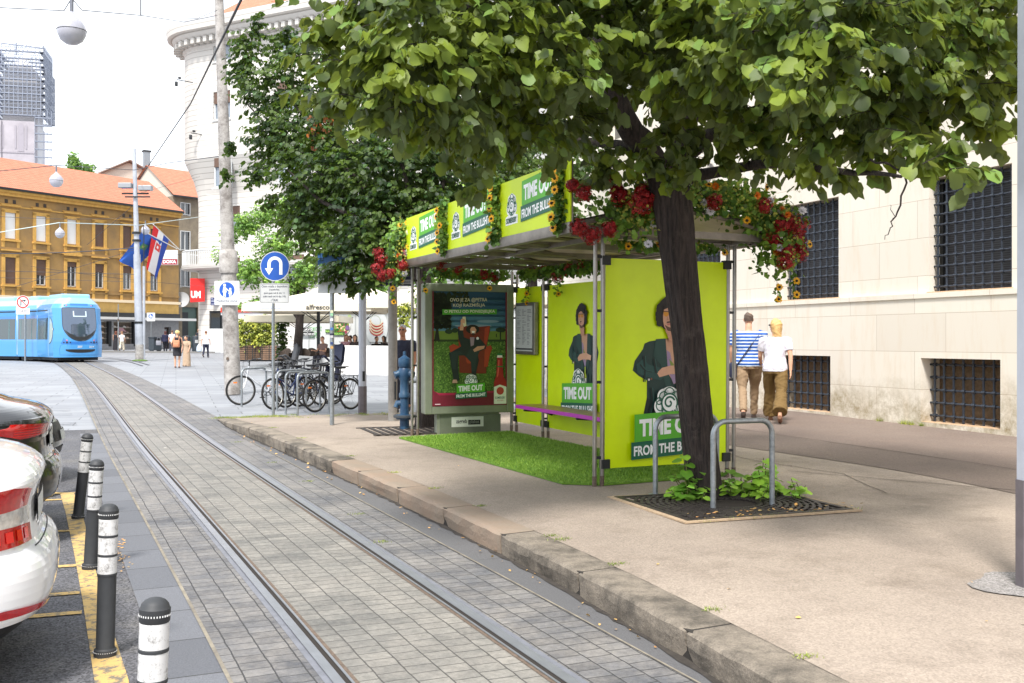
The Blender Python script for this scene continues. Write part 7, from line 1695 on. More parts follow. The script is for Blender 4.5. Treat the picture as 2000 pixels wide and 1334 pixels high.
# front linden
tb = Vector((5.20, 8.02, gz(0,8.02)+.17)); D0 = dep(tb)
t1 = thing('linden_tree', 'large linden with dark leaning trunk standing in the square iron grate', 'tree', tb)
def rel(px, py, D): return at(px, py, D)-tb
m_ = MB().m(BARK)
cl = [(1376,985,D0,.165),(1374,940,D0,.152),(1362,840,D0,.140),(1348,700,D0,.140),(1336,600,D0,.142),(1322,480,D0,.150),(1312,400,D0,.165),(1302,350,D0,.17)]
trunk_mesh(m_, [rel(a,b,c) for a,b,c,_ in cl], [r*1.0 for *_, r in cl], 84, 3)
m_.build('trunk', t1)
limbs = [([(1302,360,D0),(1262,290,D0-.15),(1215,225,D0-.3),(1185,140,D0-.3),(1165,20,D0-.1),(1150,-160,D0)], [.13,.12,.105,.09,.075,.05]),
         ([(1310,370,D0),(1330,300,D0+.1),(1345,200,D0+.3),(1350,60,D0+.5),(1370,-160,D0+.6)], [.13,.115,.095,.075,.05]),
         ([(1325,320,D0),(1380,270,D0-.5),(1440,230,D0-1.2),(1540,190,D0-2.0),(1640,150,D0-2.8)], [.075,.06,.045,.03,.015]),
         ([(1330,350,D0),(1420,330,D0-.4),(1520,320,D0-1.2),(1640,335,D0-2.2),(1760,345,D0-3.2)], [.06,.05,.035,.022,.01]),
         ([(1220,235,D0-.3),(1130,215,D0-.7),(1040,170,D0-1.2),(900,130,D0-2.0),(760,120,D0-2.6)], [.06,.05,.04,.028,.012]),
         ([(1195,160,D0-.3),(1090,90,D0-1),(960,30,D0-1.6),(820,-10,D0-2.4)], [.05,.04,.03,.015]),
         ([(1345,150,D0+.3),(1480,60,D0-.3),(1660,20,D0-1),(1850,40,D0-1.8)], [.06,.05,.035,.02]),
         ([(1262,290,D0-.1),(1180,280,D0+.4),(1080,270,D0+1),(980,260,D0+1.6)], [.05,.04,.03,.015]),
         ([(1700,310,6.4),(1765,340,6.3),(1758,400,6.3),(1740,440,6.3),(1728,468,6.3)], [.008,.007,.006,.004,.002]), ([(1745,425,6.3),(1738,400,6.3)], [.003,.001])]
for k_, (pts, rs) in enumerate(limbs):
    m_ = MB().m(BARK); P = [rel(*p) for p in pts]; Q = []; RS = []
    for i in range(len(P)-1):
        for j in range(4):
            t_ = j/4; a = P[max(i-1,0)]; b = P[i]; c = P[i+1]; d = P[min(i+2,len(P)-1)]
            Q.append(.5*((2*b)+(c-a)*t_+(2*a-5*b+4*c-d)*t_*t_+(3*b-a-3*c+d)*t_**3)+Vector((random.uniform(-1,1),random.uniform(-1,1),random.uniform(-1,1)))*.012); RS.append(rs[i]+(rs[i+1]-rs[i])*t_)
    Q.append(P[-1]); RS.append(rs[-1]); m_.tube(Q, RS, 12 if rs[0] > .03 else 6); m_.build('branch', t1)
bl = [(655,190,7.2,.34,.8),(640,95,7.2,.36),(700,120,6.9,.45),(740,235,6.8,.30),(725,10,7.0,.42),(780,160,6.6,.5),(830,60,6.6,.6),(820,255,7.2,.35),(900,180,6.8,.55),(870,290,7.6,.26,.7),(900,260,8.0,.4),
      (940,60,7.0,.6),(980,200,7.4,.6),(1000,255,8.2,.4),(930,385,7.3,.14,1.2),(925,340,7.4,.13,1.2),(1060,110,7.2,.6),(1070,230,8.0,.55),(1100,270,9.0,.4),(1150,60,7.4,.6),(1140,200,8.2,.45),(1190,310,9.4,.42),(1230,60,7.6,.6),(1120,165,7.0,.28),
      (1300,240,8.2,.45),(1340,120,7.4,.6),(1310,345,8.6,.22,1.2),(1270,325,8.6,.18,1.2),(1350,330,8.4,.24),(1420,60,6.8,.6),(1430,200,7.4,.5),(1420,290,8.4,.38),(1520,110,6.2,.48),(1500,250,7.4,.45),(1480,330,8.6,.26),
      (1560,170,5.8,.22,1.3),(1600,50,6.2,.55),(1600,240,6.8,.42),(1580,335,7.6,.28),(1640,130,6.0,.4),(1700,60,6.2,.5),(1720,200,6.6,.42),(1690,310,6.8,.30),(1640,345,7.2,.2),(1780,110,6.4,.45),(1790,300,6.3,.30),
      (1820,220,6.8,.42),(1860,320,5.9,.20,1.2),(1905,345,5.7,.13,1.3),(1850,60,6.6,.5),(1890,150,6.6,.42),(1930,240,6.9,.34),(1880,370,6.4,.12),(1950,60,6.9,.45),(1975,160,7.2,.3),
      (1500,160,10.2,.9),(1300,150,10.8,.9),(1120,130,10.5,.9),(1700,150,9.6,.9),(1880,110,9.2,.8),(1000,110,10,.8),(1600,290,10.0,.5),(1400,60,11.5,1.0),(1780,260,9,.5),
      (900,-60,7.4,.9),(1150,-80,8,1.0),(1400,-80,7.6,1.0),(1650,-80,7.2,.9),(1880,-60,7.4,.8),(760,-70,7.6,.6)]
blobs = [(at(a, b, c), r, .8, *(rest or [1.0])) for a, b, c, r, *rest in bl]
# the rest of the round crown, above and behind the picture
r8 = np.random.default_rng(21); cc = Vector((5.1, 8.0, 5.4))
for i in range(34):
    a = r8.random()*6.28; rad_ = r8.random()**.5*3.4; z = 4.6+r8.random()*3.2*(1-(rad_/4.2)**2); blobs.append((Vector((cc.x+rad_*math.cos(a), cc.y+rad_*math.sin(a), z)), .95, .7, .45))
nl = crown(t1, blobs, tb, 130, .090, LIND, BARK, seed=5, droop=.95, perspray=9)
print('leaves tree1', nl)
# second linden behind the poster case
tb2 = gpl(846, 842); tb2 = Vector((tb2.x+.12, tb2.y+.75, tb2.z)); t2 = thing('linden_tree', 'dense dark linden behind the poster case, its crown reaching left over the concrete pole', 'tree', tb2)
def rel2(px, py, D): return at(px, py, D)-tb2
D2 = dep(tb2); m_ = MB().m(BARK); trunk_mesh(m_, [(0,0,-.05),(0,0,.3),(.03,.05,1.2),(0,.1,2.2),(-.05,.1,3.1)], [.19,.15,.13,.125,.08], 20, 8); m_.build('trunk', t2)
for tgt in ((620,330,18),(560,180,18.5),(760,200,17),(700,450,16.5),(480,200,19),(880,420,16),(900,200,18),(560,330,17)):
    q = rel2(*tgt); m_ = MB().m(BARK).tube([(0,.05,2.2), Vector((0,.1,2.9))*.6+q*.35, q*.75+Vector((0,0,.5)), q], [.07,.05,.03,.01], 8); m_.build('branch', t2)
bl2 = [(450,290,19,.22,.9),(440,345,18.5,.18,.9),(500,340,18,.35,.8),(480,100,19.5,.5),(520,180,19,.7),(530,270,18.5,.6),(560,90,19.5,.5),(600,150,19,.8),(590,260,18.5,.9),(620,350,17.5,1.0),(640,440,17.5,.85),(600,400,18,.6),(680,250,18,1.0),(720,350,17,1.0),
       (700,480,16.5,.75),(760,440,16.5,.8),(660,520,16.5,.5),(720,540,16.2,.35),(690,560,16.5,.22),(640,500,17,.4),(800,350,17,1.0),(800,250,18,1.0),(850,430,16.5,.7),(900,350,17.5,1.0),(950,420,17.5,.6),(880,470,16.5,.4),(1000,380,18,.8),(560,440,18.5,.35,.8),(530,400,18.5,.28,.8),(780,500,16.2,.35),
       (750,130,19,1.0),(880,250,19,1.0),(980,300,19,1.0),(500,55,19.5,.3,.8),(470,150,19.5,.35),(1060,400,18.5,.5),(640,60,20,.4,.6),(700,400,19.5,1.2),(820,420,19.5,1.2),(620,300,20.5,1.1)]
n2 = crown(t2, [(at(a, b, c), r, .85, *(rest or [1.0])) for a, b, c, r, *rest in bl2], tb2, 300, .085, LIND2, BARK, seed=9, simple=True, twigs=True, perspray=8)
print('leaves tree2', n2)
# dead brown spray in it
P = [np.array(at(random.uniform(600,650), random.uniform(225,290), 17.6))-np.array(tb2) for _ in range(70)]
build_leaves('dead_leaves', np.array(P), rng.normal(0,.3,(70,3))+[0,0,-1], rng.normal(size=(70,3)), np.full(70,.075), leaf_mat('dead_leaf', (120,70,44), (160,96,60), (150,100,70), .2, (170,100,50)), t2, True)
# light green locust in the square
tb3 = at(582, 664, 47); tb3.z = gz(0, tb3.y); t3 = thing('locust_tree', 'feathery light green tree by the terrace behind the U-turn sign', 'tree', tb3)
m_ = MB().m(BARK); trunk_mesh(m_, [(0,0,-.05),(0,0,1),(.1,0,2.6),(.0,0,4.5)], [.24,.2,.17,.08], 16, 4); m_.build('trunk', t3)
bl3 = [(440,500,47,.7,.5),(430,560,47,.45,.5),(480,440,47,.9),(490,530,46,1.0),(540,480,46,1.1),(560,410,47,1.0),(540,560,45,.8),(600,530,46,.9),(620,450,48,1.2),(650,560,46,.8),(700,500,48,1.1),(500,590,46,.5,.5),(470,600,46,.35,.5),(620,590,46,.45),(520,420,48,.8),(450,460,48,.6),(680,440,49,1.0),(740,560,47,.6),(580,560,47,.7)]
for tgt in ((470,510,47),(540,440,47),(620,480,47),(560,540,46),(690,520,47)):
    q = at(*tgt)-tb3; MB().m(BARK).tube([(.05,0,2.2), Vector((0,0,2.6))*.5+q*.5+Vector((0,0,.3)), q], [.09,.05,.015], 6).build('branch', t3)
n3 = crown(t3, [(at(a, b, c), r*1.05, .7, *(rest or [1.0])) for a, b, c, r, *rest in bl3], tb3, 330, .10, LOC, BARK, seed=3, simple=True, twigs=False, perspray=7, shell=.25)
# trees and bushes further off
def bushy(name, label, p, cat, blobs, per, ls, m, seed, group=None, stem=True):
    t = thing(name, label, cat, p, 0, group)
    if stem: m_ = MB().m(BARK); zt_ = max(b[0].z for b in blobs)-p.z; trunk_mesh(m_, [(0,0,-.1),(0,0,zt_*.5),(0,0,zt_*.9)], [max(.04,zt_*.03),max(.03,zt_*.02),.01], 10, seed); m_.build('trunk', t)
    crown(t, blobs, p, per, ls, m, BARK, seed=seed, simple=True, twigs=False, perspray=6); return t
for px, py, r, sd, lb in ((145,318,1.5,1,'taller slim treetop showing above the ochre house roof'), (171,330,1.0,2,'smaller treetop right of the taller one above the ochre roof')):
    p = at(px, 664, 220); p.z = gz(0,110); bushy('distant_tree', lb, p, 'tree', [(at(px, py, 220), r, 1.6), (at(px+2, py+18, 220), r*1.1, 1.6), (at(px, py+60, 220), r*1.3, 2)], 26, .8, LOC, sd, 'treetops above the roof')
HEDG = leaf_mat('hedge_leaf', (92,106,40), (134,140,62), (130,136,80), .25); p = at(500, 664, 58); p.z = gz(0,p.y)
for i, (px, r) in enumerate(((484,1.0),(516,1.0))):
    p = at(px, 664, 58); p.z = gz(0,p.y); bb = [(Vector((p.x, p.y, p.z+z)), .62, .9) for z in (1.0,1.6,2.1)]+[(Vector((p.x+dx, p.y+dy, p.z+z)), .5, .9) for dx in (-.38,.38) for dy in (-.2,.2) for z in (1.0,1.5,2.0)]
    bushy('hedge_bush', ['left','right'][i]+' clipped yellow green bush in the wooden planter', p, 'bush', bb, 170, .11, HEDG, 10+i, 'clipped bushes in planters')
    tpl = thing('planter', ['left','right'][i]+' slatted wooden planter holding a clipped bush', 'planter', p, -YAW, 'slatted wooden planters'); m_ = MB().m(mat('planter_slats',(122,96,76),.7,var=.25,vscale=6))
    for k in range(7): m_.box(-.86,.86,-.5,-.46,.06+k*.12,.15+k*.12)
    m_.m(DARKM).box(-.84,.84,-.45,.45,0,.86)
    for x in (-.84,-.4,0,.4,.84): m_.box(x-.02,x+.02,-.52,-.5,.03,.9)
    m_.build('box', tpl)
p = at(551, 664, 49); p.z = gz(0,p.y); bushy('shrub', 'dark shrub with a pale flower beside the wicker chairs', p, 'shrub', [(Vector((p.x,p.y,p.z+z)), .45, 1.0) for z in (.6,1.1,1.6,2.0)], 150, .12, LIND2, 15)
p = at(789, 664, 37); p.z = gz(0,p.y)+.4; bushy('potted_tree', 'small round-headed yellow green tree behind the man in sunglasses', p, 'tree', [(at(788,616,37), .52, 1.0), (at(796,606,37), .4), (at(776,612,37), .35), (at(790,632,37),.35)], 170, .10, HEDG, 16)
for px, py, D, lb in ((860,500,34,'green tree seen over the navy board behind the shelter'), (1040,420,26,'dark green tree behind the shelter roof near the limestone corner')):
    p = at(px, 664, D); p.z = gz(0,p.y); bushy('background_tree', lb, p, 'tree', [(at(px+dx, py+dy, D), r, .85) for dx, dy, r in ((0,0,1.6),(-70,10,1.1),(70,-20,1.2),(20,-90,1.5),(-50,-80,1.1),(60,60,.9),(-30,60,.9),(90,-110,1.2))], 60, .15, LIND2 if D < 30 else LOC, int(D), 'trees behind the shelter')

# sprouts at the foot of the linden: heart-shaped leaves on shoots
sp = thing('trunk_sprouts', 'leafy green shoots growing round the foot of the leaning trunk', 'plant', tb)
SPR = leaf_mat('sprout_leaf', (92,140,44), (116,160,60), (120,150,80), .35)
P = []; Yd = []; Nn = []; Sz = []; m_ = MB().m(pc((110,120,60))); rs = random.Random(12)
def shoot(x, y, h, n, spread=.12, ls=.085):
    b_ = Vector((x, y, .0)); t_ = b_+Vector((rs.uniform(-1,1)*spread, rs.uniform(-1,1)*spread, h)); m_.tube([b_, b_.lerp(t_,.5)+Vector((.01,0,.01)), t_], .004, 5)
    for i in range(n):
        f = (i+.5)/n; p_ = b_.lerp(t_, .15+.85*f); a = i*2.4+rs.random(); d_ = Vector((math.cos(a), math.sin(a), rs.uniform(-.3,.3))); p_ = p_+d_*.02
        P.append(p_); Yd.append(d_+Vector((0,0,-.25))); Nn.append(Vector((0,0,1))+d_*.35+Vector((-.25,-.5,.2))*rs.random()); Sz.append(ls*rs.uniform(.7,1.25))
for i in range(46):
    u = rs.random(); 
    if u < .35: x, y = rs.uniform(-.36,-.12), rs.uniform(-.25,.15)
    else: x, y = rs.uniform(.05,.75), rs.uniform(-.48,.2)
    shoot(x, y, rs.uniform(.06,.2), rs.choice((4,5,6)), .1)
for x, y, h in ((-.2,-.05,.42),(-.26,.02,.34),(-.1,-.1,.3),(.5,-.1,.36),(.58,-.05,.30),(.45,-.2,.27),(.3,0,.25),(.65,-.15,.22)): shoot(x, y, h, 8, .08, .1)
m_.build('stems', sp); build_leaves('leaves', np.array(P), np.array(Yd), np.array(Nn), np.array(Sz), SPR, sp)

# ============================================================ FLOWERS ON THE SHELTER
RED = multi('geranium_red', lambda n, l, b, tc: (lambda g_: (l.new(mixc(n, l, g_.outputs['Random Per Island'], srgb((112,4,12)), srgb((164,12,18))), b.inputs['Base Color']), setattr(b.inputs['Roughness'], 'default_value', .6)))(N(n, 'ShaderNodeNewGeometry')))
IVY = leaf_mat('ivy_leaf', (40,72,28), (74,108,44), (84,110,60), .2); YLW = pc((236,176,24), .6); ORG = pc((226,128,30), .6); WHF = pc((232,230,236), .6); YGR = pc((170,172,70), .6); BRN = pc((48,32,22), .8)
def petals(mb, c, nrm, r, n, m, wd=.35, cup=.15, jit=.1, rr_=random):
    nrm = Vector(nrm).normalized(); a = Vector((0,0,1)) if abs(nrm.z) < .9 else Vector((1,0,0)); x = nrm.cross(a).normalized(); y = nrm.cross(x); mb.m(m); c = Vector(c)
    for i in range(n):
        t_ = 2*PI*i/n+rr_.uniform(-jit,jit); d_ = x*math.cos(t_)+y*math.sin(t_); s_ = nrm.cross(d_); rl = r*rr_.uniform(.85,1.1)
        mb.add([c+d_*rl*.2, c+d_*rl*.6+s_*rl*wd*.5+nrm*cup*rl*.5, c+d_*rl+nrm*cup*rl, c+d_*rl*.6-s_*rl*wd*.5+nrm*cup*rl*.5], [(0,1,2,3)], False)
def sunflower(parent, c, nrm, r=.045):
    mb = MB(); petals(mb, c, nrm, r, 13, YLW); petals(mb, Vector(c)+Vector(nrm).normalized()*.004, nrm, r*.8, 11, YLW, cup=.25); mb.m(BRN); mb.ball(Vector(c)+Vector(nrm).normalized()*.006, r*.36, 10, 6, .8); mb.build('sunflower', parent)
def mum(parent, c, nrm, r, m, nm):
    mb = MB()
    for k, (q, cup) in enumerate(((1,.1),(.85,.5),(.65,1.0),(.45,1.8))): petals(mb, c, nrm, r*q, 16, m, .25, cup)
    mb.build(nm, parent)
def geranium(parent, c, r, n=70, seed=0):
    rr_ = random.Random(seed); mb = MB().m(RED); c = Vector(c)
    for i in range(n):
        d_ = Vector((rr_.gauss(0,1), rr_.gauss(0,1), rr_.gauss(0,1))).normalized(); p_ = c+d_*r*rr_.uniform(.5,1.05)
        petals(mb, p_, d_+Vector((rr_.uniform(-.4,.4),)*3), .021, 5, RED, .8, .1, rr_=rr_)
    mb.build('geranium_bunch', parent)
def ivybit(P, Yd, Nn, Sz, c, n, r, rr_, drop=0.0, ls=.045):
    for i in range(n):
        p_ = Vector(c)+Vector((rr_.gauss(0,r), rr_.gauss(0,r), rr_.gauss(0,r*.8)-rr_.random()*drop)); P.append(p_); Yd.append(Vector((rr_.gauss(0,.6), rr_.gauss(0,.6), -.5+rr_.gauss(0,.4)))); Nn.append(Vector((rr_.gauss(-.4,.6), rr_.gauss(-.8,.6), rr_.gauss(.5,.5)))); Sz.append(ls*rr_.uniform(.6,1.3))
def garland(label, spine, seed, dens=1.0, trails=(), big=1.0, mix=(1,1,1,1), sunn=0, rad=.07, ger=None):
    """spine: shelter-local points; foliage mass with flowers along it"""
    rr_ = random.Random(seed); t = thing('flower_garland', label, 'flowers', sh0, SU, 'artificial flower garlands on the shelter', tilt=math.atan(SLOPE))
    P = []; Yd = []; Nn = []; Sz = []; pts = []
    for a, b in zip(spine, spine[1:]):
        a, b = Vector(a), Vector(b); k = max(1, int((b-a).length/.05))
        for i in range(k): pts.append(a.lerp(b, i/k))
    pts.append(Vector(spine[-1]))
    for p_ in pts: ivybit(P, Yd, Nn, Sz, p_, int(38*dens), rad*.85, rr_, ls=.06)
    fn = lambda: Vector((rr_.gauss(-.3,.5), -1+rr_.gauss(0,.3), rr_.gauss(.3,.4)))
    def off(s_=1.0): return Vector((rr_.gauss(0,rad*.6), -abs(rr_.gauss(0,rad))*1.0-rad*.5, rr_.gauss(0,rad*.8)))*s_
    L = len(pts)
    for _ in range(int(L*.55*mix[0])): geranium(t, rr_.choice(pts)+off(1.1), .085*big*rr_.uniform(.8,1.2), 110, rr_.randrange(10**6))
    for p_, r_ in (ger or []): geranium(t, p_, r_, 130, rr_.randrange(10**6))
    for _ in range(int(L*.5*mix[1])): mum(t, rr_.choice(pts)+off(1.1), fn(), .05, WHF, 'white_flower')
    for _ in range(int(L*.32*mix[2])): mum(t, rr_.choice(pts)+off(1.1), fn(), .045, ORG, 'orange_flower')
    mb = MB()
    for _ in range(int(L*14*mix[3])): petals(mb, rr_.choice(pts)+off(.9), fn(), .014, 5, YGR, .7, .3)
    if mb.v: mb.build('small_yellow_flowers', t)
    for _ in range(sunn): sunflower(t, rr_.choice(pts)+off(1.0), fn())
    for tr in trails:
        mb = MB().m(pc((70,96,44))); mb.tube(tr, .003, 4); mb.build('ivy_stem', t)
        a_ = [Vector(x) for x in tr]
        for a, b in zip(a_, a_[1:]):
            k = max(1, int((b-a).length/.035))
            for i in range(k): ivybit(P, Yd, Nn, Sz, a.lerp(b, i/k), 3, .02, rr_, ls=.045)
        sunflower(t, a_[-1]+Vector((0,-.02,.03)), (-.2,-1,.1)); 
        if len(a_) > 2: sunflower(t, a_[1]+Vector((0,-.03,0)), (-.3,-1,.1))
    build_leaves('foliage', np.array(P), np.array(Yd), np.array(Nn), np.array(Sz), IVY, t, True); return t
# arch over the near end of the roof
def ez(t_): return arch(t_)
ysn = ya-.05
ap = [(arch(t_)[0], ysn, arch(t_)[1]+.16) for t_ in (0,.08,.18,.3,.42,.55,.68,.8,.9,1.0)]
sx = lambda x, u: x+.057*(u+.4)
garland('thick garland of red, white and orange flowers over the near end of the arched roof', ap, 3, 2.0, mix=(.42,.9,.8,1.8), rad=.13, sunn=4, big=1.1,
    ger=[((-.36,ysn-.1,HB-.02),.09),((-.50,ysn-.1,HB+.04),.08),((-.18,ysn-.12,HB+.04),.08),((-.06,ysn-.05,HB+.42),.07),((-.12,ysn-.05,HB+.52),.07),((.0,ysn-.05,HB+.36),.07),((-.44,ysn-.1,HB+.36),.08),((-.56,ysn-.1,HB+.42),.06)])
garland('bushy corner bouquet of red, white and yellow-green flowers above the near left posts', [(x0-.12,ysn,HB+.2),(x0+.1,ysn,HB+.26),(x0+.4,ysn,HB+.38)], 41, 2.6, rad=.16, mix=(.7,1.8,1.4,3.6), sunn=2, big=1.1)
garland('hanging cluster of red geraniums at the near right corner of the shelter roof', [(WID+.08,ysn,HB+.2),(WID+.22,ysn,HB+.14),(WID+.25,ysn,HB-.05),(WID+.2,ysn,HB-.16)], 8, 1.8, rad=.13, big=1.1, mix=(1.7,.7,.6,1.4), sunn=2,
    trails=[[(WID+.2,ysn-.02,HB-.25),(WID+.22,ysn-.02,HB-.45),(WID+.22,ysn-.02,HB-.6)], [(WID+.4,ysn-.02,HB-.2),(WID+.44,ysn-.02,HB-.38),(WID+.45,ysn-.02,HB-.55)]],
    ger=[((WID+.42,ysn,HB+.22),.06),((WID+.36,ysn,HB+.24),.06),((WID+.4,ysn-.1,HB+.02),.1),((WID+.44,ysn-.1,HB-.1),.09)])
garland('flower cluster at the far left corner of the shelter roof', [(-.22,LEN-.12,HB+.6),(-.26,LEN-.12,HB+.15),(-.28,LEN-.1,HB-.1)], 13, 1.3, rad=.10, mix=(.5,.8,.6,1.0), sunn=4,
    trails=[[(-.32,LEN-.15,HB-.05),(-.36,LEN-.15,HB-.3),(-.34,LEN-.15,HB-.52)]], ger=[((-.5,LEN-.1,HB+.1),.1),((-.56,LEN-.1,HB-.02),.1),((-.48,LEN-.1,HB-.1),.1),((-.55,LEN-.1,HB+.2),.08)])
for i, (y, lb) in enumerate(((3.25, 'ivy strand with sunflowers between the far and middle sign boards'), (1.44, 'ivy strand with sunflowers between the middle and near sign boards'), (-.22, 'ivy strand with yellow flowers over the near end of the sign boards'))):
    garland(lb, [(sx(-.52,y),y,HB+.73),(sx(-.53,y),y+.03,HB+.5),(sx(-.52,y),y-.02,HB+.3),(sx(-.53,y),y,HB+.08)], 20+i, .75, rad=.04, mix=(0,0,0,.15), sunn=0)
    tt_ = [o for o in S.objects if o.get('label') == lb][0]; rr_ = random.Random(i+5)
    for q in range(6): sunflower(tt_, Vector((sx(-.60,y), y+rr_.uniform(-.06,.06), HB+.08+.11*q+rr_.uniform(-.03,.03))), (-1,-.4,.1), .05)
garland('ivy and red flowers hanging inside above the poster case', [(.3,LEN-.15,HB-.04),(.9,LEN-.15,HB-.06),(1.35,LEN-.2,HB-.08)], 31, .9, rad=.05, mix=(.35,.1,0,.2), trails=[[(1.1,LEN-.25,HB-.1),(1.1,LEN-.25,HB-.3)], [(.1,LEN-.2,HB-.05),(.12,LEN-.2,HB-.35)]])
garland('ivy and flowers hanging over the top of the rear lime panels', [(WID-.05,LEN-.4,HB-.05),(WID-.05,LEN-1.5,HB-.06),(WID-.05,LEN-2.6,HB-.07)], 32, .8, rad=.05, mix=(.3,.1,.1,.3), sunn=2, trails=[[(WID-.08,LEN-.6,HB-.1),(WID-.09,LEN-.58,HB-.35),(WID-.09,LEN-.6,HB-.52)], [(WID-.08,LEN-1.55,HB-.1),(WID-.1,LEN-1.6,HB-.42)]])
garland('short ivy trails with sunflowers hanging under the near roof beam', [(.25,-.06,HB-.03),(.7,-.06,HB-.04),(1.35,-.06,HB-.04)], 33, .35, rad=.03, mix=(0,0,0,.1), sunn=1, trails=[[(.32,-.1,HB-.02),(.3,-.1,HB-.1)], [(.16,-.3,HB+.18),(.17,-.3,HB+.12)], [(1.42,-.12,HB+.0),(1.44,-.12,HB-.12)]])

# ============================================================ LAMPS, WIRES, FLAGS
def globe(label, px, py, D, r):
    c = at(px, py, D); t = thing('street_globe_lamp', label, 'street lamp', c, 0, 'globe lamps hung from wires')
    MB().m(mat('opal_glass', (186,186,196), .25, spec=.5, coat=.3)).lathe([(.0001,-r),(r*.4,-r*.93),(r*.75,-r*.68),(r*.96,-r*.25),(r,0)], 28).build('lower_bowl', t)
    MB().m(mat('upper_glass', (160,160,170), .2, coat=.5)).lathe([(r,.0),(r*.93,r*.35),(r*.72,r*.68),(r*.42,r*.95),(r*.22,r*1.15),(r*.12,r*1.35)], 28).build('upper_bowl', t)
    MB().m(DARKM).torus((0,0,0), r*1.0, r*.022, 32, 6, Matrix.Rotation(PI/2,4,'X')).build('ring', t)
    MB().m(mat('lamp_neck',(120,122,130),.4,.5)).cyl((0,0,r*1.3),(0,0,r*2.3),r*.13,n=12).build('neck', t); return c+Vector((0,0,r*2.3))
g1 = globe('large globe lamp hanging at the top left, nearest the camera', 140, 60, 17, .235)
g2_ = globe('globe lamp over the orange roof, second in size', 110, 353, 36, .235)
g3 = globe('small globe lamp in front of the ochre facade', 117, 456, 50, .23)
g4 = globe('small globe lamp beside the tall mast near the flags', 284, 450, 60, .25)
def wire(label, pts, r, sag=.0, m=None):
    t = thing('overhead_wire', label, 'wire', pts[0], 0, 'overhead wires'); P = []; o = Vector(pts[0])
    for a, b in zip(pts, pts[1:]):
        a, b = Vector(a), Vector(b)
        for i in range(13): f = i/12; q = a.lerp(b, f); q.z -= 4*sag*f*(1-f); P.append(q-o)
    MB().m(m or WIRE).tube(P, r, 5).build('cable', t); return t
wire('thick black cable running steeply down to the top of the mast', [at(500,-60,13), at(372,203,34), at(272,350,57.5)], .022, .0, mat('black_cable',(36,32,36),.6))
wire('lamp wire crossing the top left of the sky', [at(-60,12,17), at(125,21,17), g1, at(160,20,17), at(275,30,19), at(360,43,24), at(424,30,26.9)], .008)
wire('short guy wire from the concrete pole', [at(355,37,25), at(385,36,26), at(424,20,26.9)], .008)
wire('thin hanger above the lamp wire', [at(275,-40,19), at(275,30,19)], .012)
wire('wire carrying the second globe lamp', [at(-40,338,36), g2_, at(262,332,45), at(330,318,40), at(438,304,27)], .014)
wire('pale span wire crossing the ochre facade', [at(-40,460,50), g3, at(270,440,58), at(388,424,79)], .02, 0, mat('pale_wire',(196,214,214),.5))
for i, (a, b, r) in enumerate((((-40,494,70),(262,484,58),.03), ((-40,420,60),(262,425,58),.012), ((-40,528,66),(262,536,58),.015), ((60,520,62),(420,560,70),.012), ((262,488,58),(30,560,50),.012), ((-40,541,70),(300,552,70),.012), ((262,380,58),(390,345,79),.012), ((262,400,58),(170,478,64),.012))):
    wire(['heavy tram cable from the mast across the ochre house', 'upper thin wire before the ochre house', 'contact wire over the tram', 'low thin wire towards the corner building', 'stay wire dropping left from the mast', 'second contact wire over the tram', 'wire from the crossarm to the corner building', 'stay wire from the floodlights to the contact wires'][i], [at(*a), at(*b)], r, .15 if i in (0,1,3) else 0)
def flag(label, base, tip, bands, hang, D, emb=None):
    b = at(base[0], base[1], D); t_ = at(tip[0], tip[1], D-4); t = thing('flag', label, 'flag', b, 0, 'flags on the corner balcony'); v = t_-b
    MB().m(WHITEP).cyl((0,0,0), v, .035, n=8).build('flagpole', t)
    n = 18; rows = []; q0 = v*.98; q1 = v*.42; hg = Vector(hang)
    for i in range(n+1):
        f = i/n; row = []
        for j in range(13):
            g_ = j/12; p_ = q0.lerp(q1, g_)+hg*f+Vector((SA,CA,0))*(.22*math.sin(g_*9+f*2))*(.3+f)+Vector((CA,-SA,0))*(-.25*f*g_); row.append(p_)
        rows.append(row)
    mb = MB()
    nb = len(bands)
    for q in range(nb):
        a = q*12//nb; e = (q+1)*12//nb; mb.m(pc(bands[q], .8)).grid([r_[a:e+1] for r_ in rows], True)
    if emb: mb.m(pc(emb[0])).grid([[p_+Vector((-SA,-CA,0))*.05 for p_ in r_[5:9]] for r_ in rows[5:9]], True); mb.m(pc(emb[1])).grid([[p_+Vector((-SA,-CA,0))*.08 for p_ in r_[6:8]] for r_ in rows[6:8]], True)
    mb.build('cloth', t)
flag('red, white and blue flag with checkered shield hanging from the balcony', (351,488), (299,438), [(206,36,44),(222,222,226),(40,70,160)], (-.6,0,-3.1), 80, ((206,50,50),(230,230,230)))
flag('large plain blue city flag with small green emblem', (346,486), (277,450), [(44,92,178),(40,86,172)], (-1.7,0,-2.2), 79, ((70,130,90),(180,190,80)))

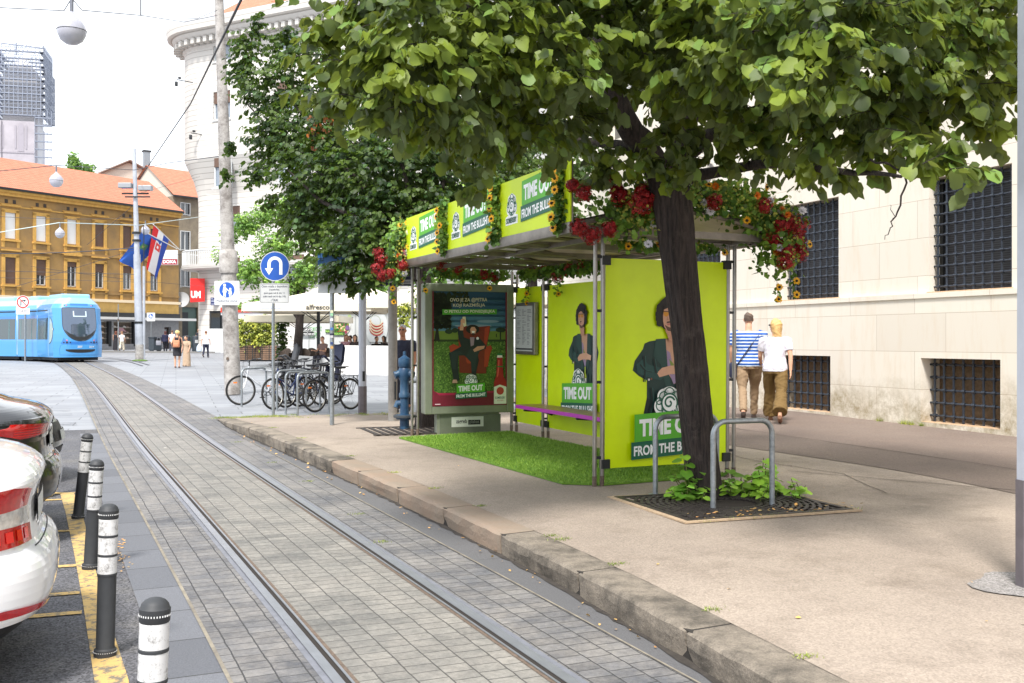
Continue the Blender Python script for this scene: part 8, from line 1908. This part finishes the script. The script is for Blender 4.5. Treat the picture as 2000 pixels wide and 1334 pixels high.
# ============================================================ LITTER, WEEDS
rl = random.Random(4); P = []; Yd = []; Nn = []; Sz = []
for i in range(70):
    y = rl.uniform(4.5, 17)**1.0; x = kx(y)-rl.uniform(.02,.16)**1.0; 
    P.append((x, y, gz(0,y)+.02)); Yd.append((rl.gauss(0,1), rl.gauss(0,1), rl.gauss(0,.2))); Nn.append((rl.gauss(0,.4), rl.gauss(0,.4), 1)); Sz.append(rl.uniform(.012,.035))
for i in range(60):
    y = rl.uniform(3.5, 20); x = rl.uniform(kx(y)+.3, 9); P.append((x, y, gz(0,y)+plat(y)+.008)); Yd.append((rl.gauss(0,1), rl.gauss(0,1), .05)); Nn.append((rl.gauss(0,.3), rl.gauss(0,.3), 1)); Sz.append(rl.uniform(.012,.035))
for i in range(60):
    y = rl.uniform(6.98,7.25); x = rl.uniform(4.4,6.2); P.append((x, y, gz(0,y)+.195)); Yd.append((rl.gauss(0,1), rl.gauss(0,1), .05)); Nn.append((rl.gauss(0,.3), rl.gauss(0,.3), 1)); Sz.append(rl.uniform(.015,.045))
for i in range(40):
    y = rl.uniform(7.6,8.8); x = .2+rl.uniform(-.06,.06)-(y-7.6)*.03; P.append((x, y, gz(0,y)+.012)); Yd.append((rl.gauss(0,1), rl.gauss(0,1), .05)); Nn.append((0,0,1)); Sz.append(rl.uniform(.01,.03))
o = build_leaves('fallen_leaves', np.array(P), np.array(Yd), np.array(Nn), np.array(Sz), leaf_mat('dry_leaf', (196,170,110), (166,120,74), (180,150,100), .1, (190,150,80)), None, True); tag(o, 'dry pale leaves lying along the kerb and on the pavement', 'leaves', kind='stuff')
WEED = leaf_mat('weed_leaf', (88,112,40), (130,140,70), (120,130,70), .3); V = []; F_ = []
rw = np.random.default_rng(6)
def tuft(x, y, z, n, r, h):
    for _ in range(n):
        a = rw.random()*6.28; px_, py_ = x+rw.normal(0,r), y+rw.normal(0,r*.6); dx, dy = math.cos(a)*.003, math.sin(a)*.003; tx, ty = rw.normal(0,h*.6,2); k = len(V)
        V.extend([(px_-dx,py_-dy,z),(px_+dx,py_+dy,z),(px_+tx,py_+ty,z+h*rw.uniform(.4,1.1))]); F_.append((k,k+1,k+2))
for y in (3.9,4.75,5.9,6.9,6.75,8.3,9.4,10.6,12.2,14.5,16.2): tuft(kx(y)+.31, y, gz(0,y)+plat(y)+.003, 60, .035, .018)
for i in range(70): y = rw.uniform(16,21); tuft(kx(min(y,20))+rw.uniform(-.1,1.2), 20.0+rw.normal(0,.15), gz(0,20)+.03, 26, .05, .04)
for i in range(26): x = rw.uniform(2.8,5.5); tuft(x, 19.6+rw.normal(0,.2), gz(0,19.6)+.06, 30, .06, .04)
for y in (9.2,11.4,13.2,15.8,7.9): tuft(interp(TRK,y)+rw.uniform(.6,.9), y, gz(0,y)+.012, 50, .04, .015)
for i in range(5): tuft(12.45, 13+rw.normal(0,.5), gz(0,13)+.17, 60, .03, .09)
for i in range(8): tuft(5.2+rw.uniform(-.8,.8), 6.97+rw.normal(0,.02), gz(0,7)+.18, 40, .05, .02)
mb = MB().m(WEED).add(V, F_, False); o = mb.build('weeds'); tag(o, 'small weeds and grass tufts in the paving joints', 'weeds', kind='stuff')
print('objects', len(S.objects))
